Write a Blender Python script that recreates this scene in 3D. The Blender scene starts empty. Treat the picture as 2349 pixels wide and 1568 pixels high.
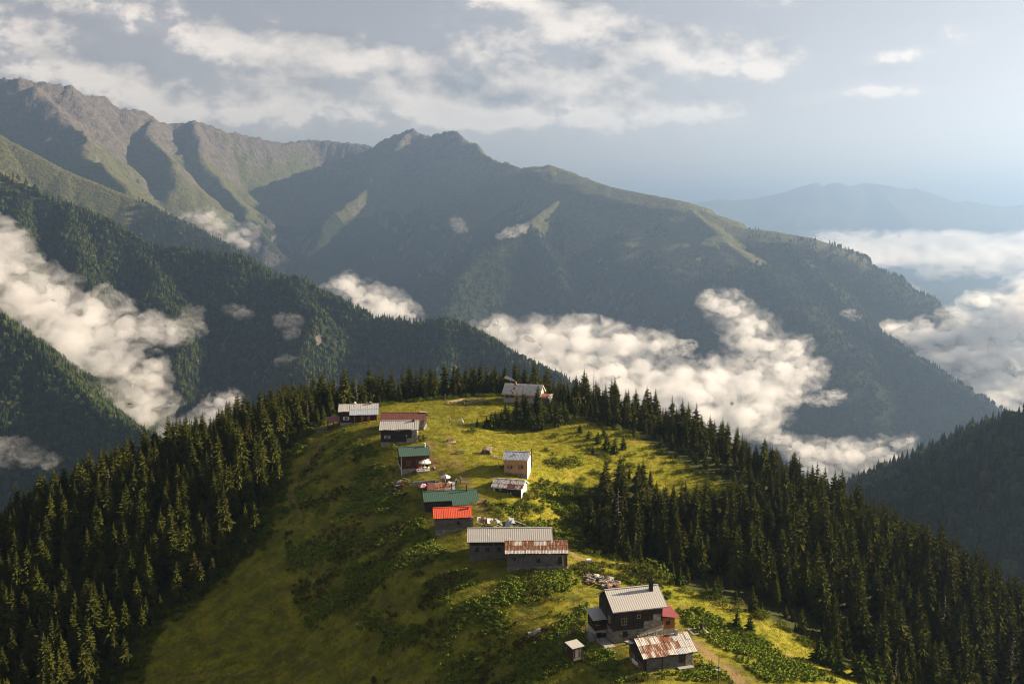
import bpy, bmesh, math, random
import numpy as np
from mathutils import Vector, Matrix, Euler

random.seed(7)
rng = np.random.default_rng(7)
scene = bpy.context.scene
COL = scene.collection

# ------------------------------------------------------------------ camera
F = 2284.0                    # focal length in the 2349 px wide measuring frame
CX, CY, HORY = 1174.5, 784.0, 500.0
PITCH = math.atan((CY - HORY) / F)
CT, ST = math.cos(PITCH), math.sin(PITCH)
CAMZ = 100.0
cam_d = bpy.data.cameras.new("camera")
cam_d.sensor_width = 36.0
cam_d.lens = 36.0 * F / 2349.0
cam_d.clip_start = 1.0
cam_d.clip_end = 120000.0
cam = bpy.data.objects.new("camera", cam_d)
COL.objects.link(cam)
cam.location = (0, 0, CAMZ)
cam.rotation_euler = (math.pi / 2 - PITCH, 0, 0)
scene.camera = cam

# ------------------------------------------------------------------ light
SUN_EL = math.radians(21.5)
SUN_AZ = math.radians(73.0)          # clockwise from the view direction (+Y)
sun_dir = Vector((math.sin(SUN_AZ) * math.cos(SUN_EL), math.cos(SUN_AZ) * math.cos(SUN_EL), math.sin(SUN_EL)))
sd = bpy.data.lights.new("sun", 'SUN')
sd.energy = 5.0
sd.angle = math.radians(0.5)
sd.color = (1.0, 0.80, 0.56)
sun = bpy.data.objects.new("sun", sd)
COL.objects.link(sun)
sun.rotation_euler = sun_dir.to_track_quat('Z', 'Y').to_euler()
sun.location = (400, 0, 600)

scene.view_settings.view_transform = 'Standard'
scene.view_settings.look = 'None'
scene.view_settings.exposure = 2.0
scene.view_settings.gamma = 1.0
scene.render.engine = 'CYCLES'
cy = scene.cycles
cy.use_denoising = True
cy.denoising_prefilter = 'ACCURATE'
cy.filter_width = 1.15
cy.max_bounces = 8
cy.diffuse_bounces = 2
cy.glossy_bounces = 2
cy.transmission_bounces = 2
cy.transparent_max_bounces = 8
cy.volume_bounces = 6
cy.volume_step_rate = 0.5
cy.volume_max_steps = 200
cy.sample_clamp_direct = 6.0
cy.sample_clamp_indirect = 3.0
cy.caustics_reflective = False
cy.caustics_refractive = False


# ------------------------------------------------------------------ node helpers
class NT:
    def __init__(self, tree):
        self.t = tree
        self.n = tree.nodes
        self.l = tree.links

    def new(self, kind, **kw):
        nd = self.n.new(kind)
        for k, v in kw.items():
            setattr(nd, k, v)
        return nd

    def put(self, sock, val):
        if hasattr(val, 'is_linked') or isinstance(val, bpy.types.NodeSocket):
            self.l.new(val, sock)
        elif val is not None:
            if isinstance(val, (tuple, list)) and len(val) == 3 and sock.type == 'RGBA':
                val = tuple(val) + (1.0,)
            sock.default_value = val

    def math(self, op, a, b=None, c=None, clamp=False):
        nd = self.new('ShaderNodeMath', operation=op)
        nd.use_clamp = clamp
        self.put(nd.inputs[0], a)
        if b is not None:
            self.put(nd.inputs[1], b)
        if c is not None:
            self.put(nd.inputs[2], c)
        return nd.outputs[0]

    def vmath(self, op, a, b=None, scale=None):
        nd = self.new('ShaderNodeVectorMath', operation=op)
        self.put(nd.inputs[0], a)
        if b is not None:
            self.put(nd.inputs[1], b)
        if scale is not None:
            self.put(nd.inputs['Scale'], scale)
        return nd.outputs[1] if op in ('DOT_PRODUCT', 'LENGTH', 'DISTANCE') else nd.outputs[0]

    def noise(self, vec, scale, detail=4.0, rough=0.55, dist=0.0, out=0, lac=2.0):
        nd = self.new('ShaderNodeTexNoise')
        if vec is not None:
            self.l.new(vec, nd.inputs['Vector'])
        nd.inputs['Scale'].default_value = scale
        nd.inputs['Detail'].default_value = detail
        nd.inputs['Roughness'].default_value = rough
        nd.inputs['Distortion'].default_value = dist
        nd.inputs['Lacunarity'].default_value = lac
        return nd.outputs[out]

    def ramp(self, fac, stops, interp='LINEAR'):
        nd = self.new('ShaderNodeValToRGB')
        cr = nd.color_ramp
        cr.interpolation = interp
        while len(cr.elements) < len(stops):
            cr.elements.new(0.5)
        for e, (p, c) in zip(cr.elements, stops):
            e.position = p
            e.color = (c[0], c[1], c[2], 1.0) if not isinstance(c, (int, float)) else (c, c, c, 1.0)
        self.put(nd.inputs[0], fac)
        return nd.outputs[0]

    def maprange(self, v, a, b, c=0.0, d=1.0, smooth=False):
        nd = self.new('ShaderNodeMapRange')
        nd.interpolation_type = 'SMOOTHSTEP' if smooth else 'LINEAR'
        nd.clamp = True
        self.put(nd.inputs[0], v)
        for i, x in enumerate((a, b, c, d)):
            self.put(nd.inputs[1 + i], x)
        return nd.outputs[0]

    def mix(self, fac, a, b, blend='MIX'):
        nd = self.new('ShaderNodeMix', data_type='RGBA', blend_type=blend)
        self.put(nd.inputs[0], fac)
        self.put(nd.inputs[6], a)
        self.put(nd.inputs[7], b)
        return nd.outputs[2]

    def bump(self, h, strength, dist):
        nd = self.new('ShaderNodeBump')
        nd.inputs['Strength'].default_value = strength
        nd.inputs['Distance'].default_value = dist
        self.l.new(h, nd.inputs['Height'])
        return nd.outputs[0]


def new_mat(name):
    m = bpy.data.materials.new(name)
    m.use_nodes = True
    t = m.node_tree
    t.nodes.clear()
    nt = NT(t)
    out = nt.new('ShaderNodeOutputMaterial')
    return m, nt, out


def principled(nt, out, color, rough=0.9, normal=None, metallic=0.0, spec=0.3):
    b = nt.new('ShaderNodeBsdfPrincipled')
    nt.put(b.inputs['Base Color'], color)
    nt.put(b.inputs['Roughness'], rough)
    nt.put(b.inputs['Metallic'], metallic)
    b.inputs['Specular IOR Level'].default_value = spec
    if normal is not None:
        nt.l.new(normal, b.inputs['Normal'])
    nt.l.new(b.outputs[0], out.inputs['Surface'])
    return b


# ------------------------------------------------------------------ sky
def px_dir(x, y):
    u, v = (x - CX) / F, (CY - y) / F
    return Vector((u, CT + v * ST, -ST + v * CT)).normalized()


def build_world():
    w = bpy.data.worlds.new("World")
    scene.world = w
    w.use_nodes = True
    w.cycles.sampling_method = 'MANUAL'
    w.cycles.sample_map_resolution = 256
    t = w.node_tree
    t.nodes.clear()
    nt = NT(t)
    out = nt.new('ShaderNodeOutputWorld')
    sky = nt.new('ShaderNodeTexSky', sky_type='NISHITA')
    sky.sun_disc = False
    sky.sun_elevation = SUN_EL
    sky.sun_rotation = SUN_AZ
    sky.altitude = 1800.0
    sky.air_density = 1.0
    sky.dust_density = 1.6
    sky.ozone_density = 1.0
    # hazy summer air: colours washed out
    bw = nt.new('ShaderNodeRGBToBW')
    nt.l.new(sky.outputs[0], bw.inputs[0])
    skyc = nt.mix(0.55, sky.outputs[0], nt.mix(1.0, bw.outputs[0], (0.96, 0.98, 1.02), 'MULTIPLY'))
    skyc = nt.mix(1.0, skyc, (0.97, 0.80, 0.70), 'MULTIPLY')
    tc = nt.new('ShaderNodeTexCoord').outputs['Generated']
    sep = nt.new('ShaderNodeSeparateXYZ')
    nt.l.new(tc, sep.inputs[0])
    x, y, z = sep.outputs
    # cloud layer: flattened direction coordinates (azimuth-like, elevation-like)
    inv = nt.math('DIVIDE', 1.0, nt.math('MAXIMUM', nt.math('ABSOLUTE', y), 0.05))
    a = nt.math('MULTIPLY', x, inv)
    e = nt.math('MULTIPLY', z, inv)

    def vec(ax, ex, ox=0.0, oy=0.0, w_=0.0):
        c = nt.new('ShaderNodeCombineXYZ')
        nt.l.new(nt.math('MULTIPLY_ADD', a, ax, ox), c.inputs[0])
        nt.l.new(nt.math('MULTIPLY_ADD', e, ex, oy), c.inputs[1])
        c.inputs[2].default_value = w_
        return c.outputs[0]

    # banks where the photograph has them: (x, y, half width, half height, tilt, strength)
    banks = [(60, 110, 200, 75, 0.30, 1.0), (290, 185, 260, 62, 0.20, 0.95), (480, 60, 230, 55, 0.22, 0.75),
             (620, 240, 170, 70, 0.10, 1.0), (760, 130, 330, 66, 0.16, 0.95), (1000, 230, 320, 58, 0.02, 0.85),
             (1130, 110, 150, 70, 0.2, 0.75), (1330, 60, 230, 80, 0.35, 1.0), (1560, 120, 230, 66, 0.05, 1.0),
             (1350, 195, 300, 70, 0.10, 1.0), (1530, 255, 170, 52, 0.05, 0.9), (1180, 265, 200, 26, 0.0, 0.6),
             (2045, 135, 75, 20, -0.12, 0.50), (2000, 212, 100, 13, 0.0, 0.50), (2215, 78, 45, 20, 0.0, 0.35),
             (1905, 172, 50, 13, 0.0, 0.30), (1860, 228, 45, 10, 0.0, 0.25), (1760, 8, 45, 12, 0.0, 0.35), (310, 70, 40, 12, 0, 0.5),
             (230, 8, 260, 26, 0.1, 0.6)]

    def bank_field(dx, dy):
        f = None
        for (bx, by, hw, hh, tilt, st) in banks:
            d = px_dir(bx, by)
            ba, be = d.x / d.y, d.z / d.y
            ra, re = hw / F, hh / F
            da = nt.math('ADD', a, -ba + dx)
            de = nt.math('ADD', e, -be + dy)
            de2 = nt.math('MULTIPLY_ADD', da, tilt, de)
            q = nt.math('ADD', nt.math('POWER', nt.math('ABSOLUTE', nt.math('DIVIDE', da, ra)), 2.0),
                        nt.math('POWER', nt.math('ABSOLUTE', nt.math('DIVIDE', de2, re)), 2.0))
            g = nt.math('MULTIPLY', nt.math('SUBTRACT', 1.0, nt.math('MULTIPLY', q, 0.55)), st)
            f = g if f is None else nt.math('SMOOTH_MAX', f, g, 0.25)
        return nt.math('MAXIMUM', f, -0.6)

    behind = nt.math('GREATER_THAN', 0.0, y)

    def density(dx, dy):
        wob = nt.noise(vec(5.0, 9.0, dx * 5, dy * 9, 3.0), 1.0, 3.0, 0.5)
        n1 = nt.noise(vec(9.0, 17.0, dx * 9, dy * 17, 1.0), 1.0, 8.0, 0.56)
        n2 = nt.noise(vec(30.0, 44.0, dx * 30, dy * 44, 5.0), 1.0, 7.0, 0.62)
        # far from the banks in view the same kind of cloud goes on by noise alone
        gen = nt.maprange(wob, 0.42, 0.66, -0.7, 0.7)
        out_of_view = nt.math('MAXIMUM', nt.maprange(nt.math('ABSOLUTE', a), 0.62, 0.85), behind)
        out_of_view = nt.math('MAXIMUM', out_of_view, nt.maprange(e, 0.26, 0.36))
        bf = bank_field(dx, dy)
        base = nt.math('ADD', nt.math('MULTIPLY', bf, nt.math('SUBTRACT', 1.0, out_of_view)),
                       nt.math('MULTIPLY', gen, out_of_view))
        s = nt.math('MULTIPLY_ADD', nt.math('SUBTRACT', n1, 0.5), 2.9, base)
        s = nt.math('MULTIPLY_ADD', nt.math('SUBTRACT', n2, 0.5), 1.7, s)
        return s

    d0 = density(0.0, 0.0)
    d1 = density(-0.012, -0.020)           # a little towards the sun: what shades this bit of cloud
    cover = nt.maprange(d0, 0.25, 0.80, 0.0, 1.0, smooth=True)
    veil = nt.maprange(d0, -0.35, 0.9, 0.0, 0.24, smooth=True)
    cover = nt.math('MAXIMUM', nt.math('MULTIPLY', cover, 0.92), veil)
    cover = nt.math('MULTIPLY', cover, nt.maprange(z, 0.0, 0.05))
    lit = nt.maprange(nt.math('SUBTRACT', d0, d1), -0.55, 0.65, 0.0, 1.0)
    thick = nt.maprange(d0, 0.7, 1.9, 0.0, 1.0)
    cl = nt.mix(lit, (2.2, 2.2, 2.25), (7.4, 6.5, 5.6))
    cl = nt.mix(nt.math('MULTIPLY', thick, 0.35), cl, (2.5, 2.45, 2.45))
    final = nt.mix(cover, skyc, cl)
    bg = nt.new('ShaderNodeBackground')
    nt.l.new(final, bg.inputs[0])
    bg.inputs[1].default_value = 0.05
    nt.l.new(bg.outputs[0], out.inputs[0])


build_world()

# ------------------------------------------------------------------ numeric helpers
_perm = rng.permutation(4096)
_gang = rng.random(4096) * 2 * np.pi


def _h(ix, iy):
    return _perm[(_perm[ix & 4095] + iy) & 4095]


def perlin(x, y):
    xi, yi = np.floor(x).astype(np.int64), np.floor(y).astype(np.int64)
    xf, yf = x - xi, y - yi
    u = xf * xf * xf * (xf * (xf * 6 - 15) + 10)
    v = yf * yf * yf * (yf * (yf * 6 - 15) + 10)

    def g(ox, oy):
        an = _gang[_h(xi + ox, yi + oy)]
        return np.cos(an) * (xf - ox) + np.sin(an) * (yf - oy)
    a = g(0, 0) * (1 - u) + g(1, 0) * u
    b = g(0, 1) * (1 - u) + g(1, 1) * u
    return (a * (1 - v) + b * v) * 1.4


def fbm(x, y, octv=4, gain=0.5, ridged=False):
    s, amp, tot = 0.0, 1.0, 0.0
    for i in range(octv):
        n = perlin(x * 2 ** i + 17.3 * i, y * 2 ** i - 9.1 * i)
        s = s + amp * ((1 - 2 * np.abs(n)) if ridged else n)
        tot += amp
        amp *= gain
    return s / tot


def P(x, y, Y):
    """point seen at measuring-frame pixel (x, y) at forward distance Y (metres)"""
    u, v = (x - CX) / F, (CY - y) / F
    k = Y / (CT + v * ST)
    return np.array((u * k, Y, CAMZ + (-ST + v * CT) * k))


def project(X, Y, Z):
    Zr = Z - CAMZ
    d = Y * CT - Zr * ST
    v = (Y * ST + Zr * CT) / d
    return CX + X / d * F, CY - v * F, d


# ------------------------------------------------------------------ terrain: the near ridge
ctl_px = [
    # crest and meadow, seen
    (1500, 1568, 150), (1700, 1568, 153), (1900, 1568, 158), (1100, 1568, 168), (800, 1568, 182), (500, 1568, 196), (290, 1568, 207),
    (1395, 1474, 168), (1519, 1440, 178), (1440, 1545, 155), (1590, 1500, 163), (1330, 1400, 182), (1380, 1335, 196), (1530, 1380, 190),
    (1165, 1308, 199), (1300, 1290, 203), (1075, 1298, 204), (1000, 1232, 224), (1130, 1200, 226), (1120, 1150, 237), (975, 1180, 235),
    (922, 1092, 256), (962, 1092, 252.5), (940, 1113, 250), (1010, 1112, 249), (1055, 1100, 247), (1185, 1095, 250), (1210, 1145, 240), (1135, 1130, 241), (875, 1028, 272), (960, 1010, 275),
    (1035, 965, 304), (1060, 930, 325), (1160, 915, 330), (1260, 925, 326), (780, 980, 298), (860, 965, 300), (700, 985, 312),
    (900, 928, 335), (1000, 915, 345), (1180, 1000, 292), (1250, 980, 300), (1330, 1060, 272), (1430, 1010, 290), (1290, 1120, 252),
    (1550, 1110, 268), (1640, 1130, 262), (1480, 1000, 296),
    (1320, 1250, 230), (1500, 1310, 207), (1650, 1370, 197), (1800, 1430, 190), (1950, 1530, 176), (2050, 1568, 171),
    # left flank
    (800, 1400, 206), (650, 1500, 205), (700, 1250, 236), (760, 1120, 262), (650, 1100, 276), (620, 1200, 254), (480, 1350, 236), (330, 1450, 225), (1000, 1420, 186), (900, 1320, 208),
]
ctl_w = [  # forest floor, hidden under the trees: world X, Y, Z relative to the camera
    (-142, 280, -92), (-129, 330, -88), (-105, 352, -83), (-77, 362, -75), (-40, 362, -71), (0, 365, -69), (20, 352, -70),
    (-108, 228, -103), (-150, 225, -112), (-180, 280, -116), (-170, 340, -122), (-130, 390, -118), (-60, 420, -108), (0, 425, -103), (-185, 200, -148),
    (46, 324, -71), (71, 294, -75), (90, 264, -81), (105, 244, -88), (121, 227, -95), (95, 190, -95), (85, 165, -96), (100, 150, -103), (74, 185, -88),
    (60, 370, -104), (95, 330, -114), (125, 295, -122), (150, 255, -128), (165, 215, -130), (140, 180, -114), (150, 140, -120), (215, 200, -158), (205, 280, -160),
    (-120, 170, -116), (-90, 140, -98), (-40, 130, -84), (20, 120, -72), (60, 120, -76), (-180, 130, -148),
    (-230, 250, -162), (-220, 340, -166), (-150, 450, -165), (0, 470, -146), (100, 420, -156), (190, 340, -170), (-60, 80, -88), (60, 80, -84), (0, 90, -74), (-160, 80, -130), (140, 80, -116), (230, 120, -150), (-240, 130, -170),
]
_c = np.array([P(*q) for q in ctl_px] + [(a, b, c + CAMZ) for a, b, c in ctl_w])


def _tps_fit(c, lam=1.0):
    n = len(c)
    s = 100.0
    p = c[:, :2] / s
    d = np.sqrt(((p[:, None] - p[None]) ** 2).sum(-1))
    K = np.where(d > 0, d * d * np.log(d + 1e-12), 0.0) + np.eye(n) * lam * 1e-3
    A = np.zeros((n + 3, n + 3))
    A[:n, :n] = K
    A[:n, n] = 1
    A[:n, n + 1:] = p
    A[n:, :n] = A[:n, n:].T
    b = np.zeros(n + 3)
    b[:n] = c[:, 2]
    return p, np.linalg.solve(A, b), s


_tp, _tw, _ts = _tps_fit(_c)


def near_base(X, Y):
    X = np.asarray(X, float)
    Y = np.asarray(Y, float)
    sh = X.shape
    q = np.stack([X.ravel(), Y.ravel()], 1) / _ts
    out = np.empty(len(q))
    n = len(_tp)
    for i in range(0, len(q), 40000):
        qq = q[i:i + 40000]
        d2 = ((qq[:, None] - _tp[None]) ** 2).sum(-1)
        K = np.where(d2 > 0, 0.5 * d2 * np.log(d2 + 1e-20), 0.0)
        out[i:i + 40000] = K @ _tw[:n] + _tw[n] + qq @ _tw[n + 1:]
    return out.reshape(sh)


def near_h(X, Y):
    z = near_base(X, Y)
    return z + 0.6 * fbm(X / 22, Y / 22, 4) + 0.16 * fbm(X / 4.2, Y / 3.2, 3)


# ------------------------------------------------------------------ terrain: the mountains
ridges = []      # (points, slope, gully wavelength, gully depth, sideways wander)


def ridge(pts, slope=0.72, wl=350.0, amp=0.22, drop=0.0, wander=0.0, rnd=7.0, bench=None):
    ridges.append((np.array([P(*q) - np.array((0, 0, drop)) for q in pts]), slope, wl, amp, wander, rnd, bench))


ridge([(-350, 235, 7600), (-120, 205, 7550), (0, 193, 7500), (45, 190, 7500), (100, 200, 7600), (160, 207, 7700), (195, 230, 7800), (240, 233, 8000), (275, 259, 8000),
       (330, 263, 8200), (385, 295, 8500), (445, 286, 8600), (520, 309, 8800), (650, 336, 9200), (720, 329, 9500), (860, 342, 9500), (905, 318, 9000), (948, 303, 8800),
       (985, 321, 8700), (1040, 308, 8500), (1085, 335, 8300), (1130, 373, 8000), (1160, 376, 7800), (1195, 391, 7500), (1262, 384, 7000)], 1.12, 420, 0.22)
ridge([(1195, 391, 7500), (1262, 384, 7000), (1330, 408, 6700),
       (1400, 430, 6400), (1560, 461, 5900), (1630, 491, 5700), (1700, 523, 5500), (1790, 534, 5300), (1850, 545, 5200), (1900, 564, 5100), (1980, 614, 4950), (2050, 659, 4800),
       (2155, 728, 4600)], 1.2, 380, 0.22, rnd=10, bench=(170, 0.34))
ridge([(1262, 384, 7000), (1305, 440, 6550), (1215, 505, 6000), (1165, 550, 5700), (1105, 585, 5450), (1070, 628, 5200), (1040, 690, 4900), (1005, 760, 4600)], 0.80, 260, 0.34, wander=70)
ridge([(1305, 440, 6550), (1385, 500, 6000), (1430, 560, 5600), (1480, 640, 5200), (1490, 720, 4850), (1470, 800, 4500)], 0.95, 220, 0.34, wander=70)
ridge([(1215, 505, 6000), (1260, 580, 5500), (1290, 660, 5150), (1300, 740, 4850)], 0.9, 200, 0.34, wander=70)
ridge([(1330, 408, 6700), (1420, 478, 6100), (1500, 520, 5700), (1600, 575, 5200), (1690, 640, 4750), (1750, 700, 4400), (1790, 780, 4100)], 0.95, 230, 0.34, wander=80, bench=(300, 0.36))
ridge([(1560, 461, 5900), (1650, 540, 5300), (1740, 610, 4800), (1830, 690, 4350), (1900, 770, 4000), (1940, 850, 3750)], 0.90, 220, 0.32, wander=60, bench=(170, 0.4))
ridge([(1790, 534, 5300), (1880, 628, 4700), (1960, 724, 4250), (2050, 787, 3950), (2130, 838, 3750), (2300, 942, 3400), (2480, 1052, 3100)], 0.78, 200, 0.28)
ridge([(945, 303, 8800), (885, 380, 8300), (805, 450, 7800), (745, 520, 7300), (700, 610, 6700)], 1.0, 260, 0.42, wander=200)
ridge([(445, 286, 8600), (458, 345, 8200), (520, 420, 7800), (570, 480, 7400), (600, 540, 7000)], 0.95, 190, 0.42, wander=260)
ridge([(330, 263, 8200), (345, 330, 7700), (400, 390, 7200)], 1.0, 170, 0.42, wander=200)
ridge([(100, 200, 7600), (150, 290, 7000), (230, 370, 6500), (330, 440, 6000)], 0.95, 190, 0.42, wander=260)
ridge([(1085, 335, 8300), (1050, 420, 7900), (1000, 520, 7400), (930, 610, 6800), (860, 700, 6200)], 1.0, 260, 0.42, wander=200)
ridge([(-400, 130, 5300), (-150, 230, 5150), (0, 312, 5000), (150, 392, 4900), (300, 452, 4800), (420, 513, 4650), (520, 565, 4500), (600, 612, 4300), (690, 700, 4000)], 0.72, 330, 0.16)
ridge([(-350, 280, 3300), (-120, 345, 3200), (0, 384, 3100), (60, 420, 3070), (110, 450, 3050), (180, 478, 3000), (250, 508, 2950), (330, 561, 2900), (450, 576, 2850), (560, 590, 2800),
       (610, 634, 2750), (680, 640, 2650), (760, 680, 2600), (860, 728, 2550), (960, 740, 2500), (1040, 737, 2450), (1100, 765, 2350), (1160, 806, 2250),
       (1300, 874, 2100), (1400, 940, 1950), (1500, 1040, 1800)], 0.85, 190, 0.26, 4)
ridge([(60, 420, 3070), (50, 520, 2870), (70, 620, 2650), (60, 700, 2450)], 0.95, 120, 0.26, wander=70)
ridge([(180, 478, 3000), (170, 560, 2800), (190, 650, 2600), (240, 760, 2400)], 0.95, 120, 0.26, wander=70)
ridge([(330, 561, 2900), (380, 650, 2680), (400, 760, 2450), (420, 860, 2250)], 0.95, 140, 0.22, wander=70)
ridge([(680, 640, 2650), (715, 720, 2480), (690, 800, 2300), (720, 900, 2100)], 0.95, 130, 0.24, wander=70)
ridge([(1040, 737, 2450), (1030, 800, 2300), (1000, 870, 2150), (980, 930, 2000)], 0.95, 130, 0.2, wander=70)
ridge([(-350, 520, 2150), (-120, 650, 2020), (0, 732, 1950), (80, 790, 1900), (180, 900, 1800), (260, 965, 1700), (350, 1015, 1600), (430, 1080, 1500), (520, 1180, 1400)], 0.8, 160, 0.2, 3)
ridge([(2900, 700, 820), (2700, 800, 900), (2550, 870, 950), (2349, 968, 1000), (2250, 1003, 1060), (2180, 1033, 1110), (2100, 1065, 1160), (2050, 1085, 1190), (1960, 1128, 1250), (1870, 1193, 1320), (1780, 1280, 1360)], 0.80, 140, 0.14, 0)
ridge([(1250, 520, 26000), (1400, 500, 25000), (1600, 466, 24000), (1640, 459, 24000), (1700, 461, 24000), (1790, 446, 24000), (1845, 428, 24000), (1870, 421, 24000), (1893, 428, 24000), (1920, 420, 24000), (1945, 431, 24000),
       (1990, 422, 24500), (2035, 428, 24000), (2080, 437, 24000), (2100, 434, 24000), (2150, 450, 24000), (2190, 465, 24000), (2220, 462, 24000), (2300, 475, 24000), (2349, 470, 24000), (2480, 462, 24000), (2700, 480, 24000)], 0.45, 1500, 0.2)
ridge([(1990, 422, 24500), (2060, 480, 22000), (2120, 540, 20000)], 0.45, 1200, 0.2)
ridge([(-300, 320, 26000), (300, 360, 26000), (650, 340, 27000), (725, 323, 27000), (800, 345, 27000), (1100, 420, 27000)], 0.5, 1500, 0.2)
FLOOR = -850.0


def sstep(x, a, b):
    t = np.clip((x - a) / (b - a), 0, 1)
    return t * t * (3 - 2 * t)


def far_h(X, Y):
    X = np.asarray(X, float)
    Y = np.asarray(Y, float)
    out = np.full(X.shape, FLOOR)
    wx = 45 * fbm(X / 420 + 3, Y / 420, 4)
    wy = 45 * fbm(X / 420 - 8, Y / 420 + 5, 4)
    for k, (pts, slope, wl, amp, wander, rnd, bench) in enumerate(ridges):
        zmax = pts[:, 2].max()
        reach = (zmax - FLOOR) / slope * 1.25
        lo, hi = pts[:, :2].min(0) - reach, pts[:, :2].max(0) + reach
        m = (X > lo[0]) & (X < hi[0]) & (Y > lo[1]) & (Y < hi[1])
        if not m.any():
            continue
        x, y = X[m], Y[m]
        if wander:
            ws = wander * 4.0
            x = x + wander * fbm(x / ws + 7 * k, y / ws, 4, 0.55)
            y = y + wander * fbm(x / ws - 3 * k, y / ws + 9, 4, 0.55)
        far = np.clip(pts[:, 1].mean() / 3000.0, 0.6, 3.0)
        rnd = rnd * far
        best = np.full(x.shape, 1e9)
        bz = np.zeros(x.shape)
        bt = np.zeros(x.shape)
        bs = np.zeros(x.shape)
        t0 = 0.0
        # crest distance, measured on slightly warped ground
        d_raw = None
        for a, b in zip(pts[:-1], pts[1:]):
            ab = b[:2] - a[:2]
            L2 = ab @ ab
            L = math.sqrt(L2)
            t = np.clip(((x - a[0]) * ab[0] + (y - a[1]) * ab[1]) / L2, 0, 1)
            dx, dy = x - a[0] - t * ab[0], y - a[1] - t * ab[1]
            d = np.sqrt(dx * dx + dy * dy)
            zc = a[2] + t * (b[2] - a[2])
            d = np.sqrt(d * d + rnd * rnd) - rnd
            if bench:            # a gently sloping shoulder before the flank falls away
                d = np.where(d < bench[0], d * bench[1] / slope, d - bench[0] * (1 - bench[1] / slope))
            cost = d * slope - zc
            up = cost < best
            best = np.where(up, cost, best)
            bz = np.where(up, zc, bz)
            bt = np.where(up, t0 + t * L, bt)
            bs = np.where(up, d, bs)
            t0 += L
        # only where this ridge can rise above what is there already
        idx = np.flatnonzero(m.ravel())
        o = out.ravel()[idx]
        can = -best + amp * wl > o
        idx, o = idx[can], o[can]
        x, y, d, bz, bt = x[can], y[can], bs[can], bz[can], bt[can]
        wxm, wym = wx.ravel()[idx], wy.ravel()[idx]
        fade = np.clip(d / (0.9 * wl), 0, 1)
        warp = fade * 1.0
        tt = bt + warp * wxm * far
        g = fbm(tt / wl + 11 * k, d / (wl * 3.6) + 0.12 * wym / 45 + 5 * k, 5, 0.52, ridged=True)
        fine = fbm(x / (wl * 0.33), y / (wl * 0.33) + 3 * k, 4, 0.55)
        z = bz - d * slope * (1 + 0.10 * wym / 45 * fade) - amp * np.minimum(d, wl * 1.8) * (0.55 - g) * 0.9 + fine * amp * 0.16 * np.minimum(d + 10, wl)
        out.ravel()[idx] = np.maximum(o, z)
    crag = fbm(X / 150, Y / 150, 5, 0.58, ridged=True)
    return out + (38 * crag + 16 * fbm(X / 45, Y / 45, 3, 0.6, ridged=True)) * sstep(out, 250, 700) * sstep(Y, 4500, 6000) + 5 * crag * sstep(Y, 3400, 4500)


NX0, NX1, NY0, NY1 = -260.0, 250.0, 70.0, 490.0


def near_weight(X, Y):
    m = np.minimum.reduce([X - NX0, NX1 - X, Y - NY0 + 200, NY1 - Y])
    return np.clip(m / 60.0, 0, 1)


def skirt_h(X, Y):
    """the flanks of the near ridge below the sheet of the meadow"""
    Xc, Yc = np.clip(X, NX0 + 55, NX1 - 55), np.clip(Y, NY0 + 10, NY1 - 55)
    d = np.sqrt((X - Xc) ** 2 + (Y - Yc) ** 2)
    return near_base(Xc, Yc) - 0.62 * d + 0.12 * np.minimum(d, 150) * fbm(X / 90, Y / 90, 4)


def height(X, Y):
    far = np.maximum(far_h(X, Y), skirt_h(X, Y))
    w = near_weight(X, Y)
    if (w > 0).any():
        return np.where(w > 0, near_h(X, Y) * w + far * (1 - w), far)
    return far


def grid_mesh(name, X, Y, Z, attrs=None):
    r, c = X.shape
    co = np.stack([X, Y, Z], -1).reshape(-1, 3).astype(np.float32)
    i = np.arange(r * c).reshape(r, c)
    q = np.stack([i[:-1, :-1], i[:-1, 1:], i[1:, 1:], i[1:, :-1]], -1).reshape(-1, 4)
    me = bpy.data.meshes.new(name)
    me.vertices.add(len(co))
    me.vertices.foreach_set('co', co.ravel())
    me.loops.add(q.size)
    me.loops.foreach_set('vertex_index', q.ravel().astype(np.int32))
    me.polygons.add(len(q))
    me.polygons.foreach_set('loop_start', np.arange(0, q.size, 4, dtype=np.int32))
    me.polygons.foreach_set('loop_total', np.full(len(q), 4, dtype=np.int32))
    me.polygons.foreach_set('use_smooth', np.ones(len(q), dtype=bool))
    for an, av in (attrs or {}).items():
        at = me.attributes.new(an, 'FLOAT', 'POINT')
        at.data.foreach_set('value', av.ravel().astype(np.float32))
    me.update()
    me.validate()
    return me


def link(name, data, parent=None, mat=None):
    o = bpy.data.objects.new(name, data)
    COL.objects.link(o)
    if parent is not None:
        o.parent = parent
    if mat is not None and data is not None:
        data.materials.clear()
        data.materials.append(mat)
    return o


def tag(o, label=None, cat=None, group=None, kind=None):
    if label:
        o['label'] = label
    if cat:
        o['category'] = cat
    if group:
        o['group'] = group
    if kind:
        o['kind'] = kind
    return o


def sstep(x, a, b):
    t = np.clip((x - a) / (b - a), 0, 1)
    return t * t * (3 - 2 * t)


# near sheet
gx = np.arange(NX0, NX1 + 0.1, 1.25)
gy = np.arange(NY0, NY1 + 0.1, 1.25)
GX, GY = np.meshgrid(gx, gy)
GZ = height(GX, GY)


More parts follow.
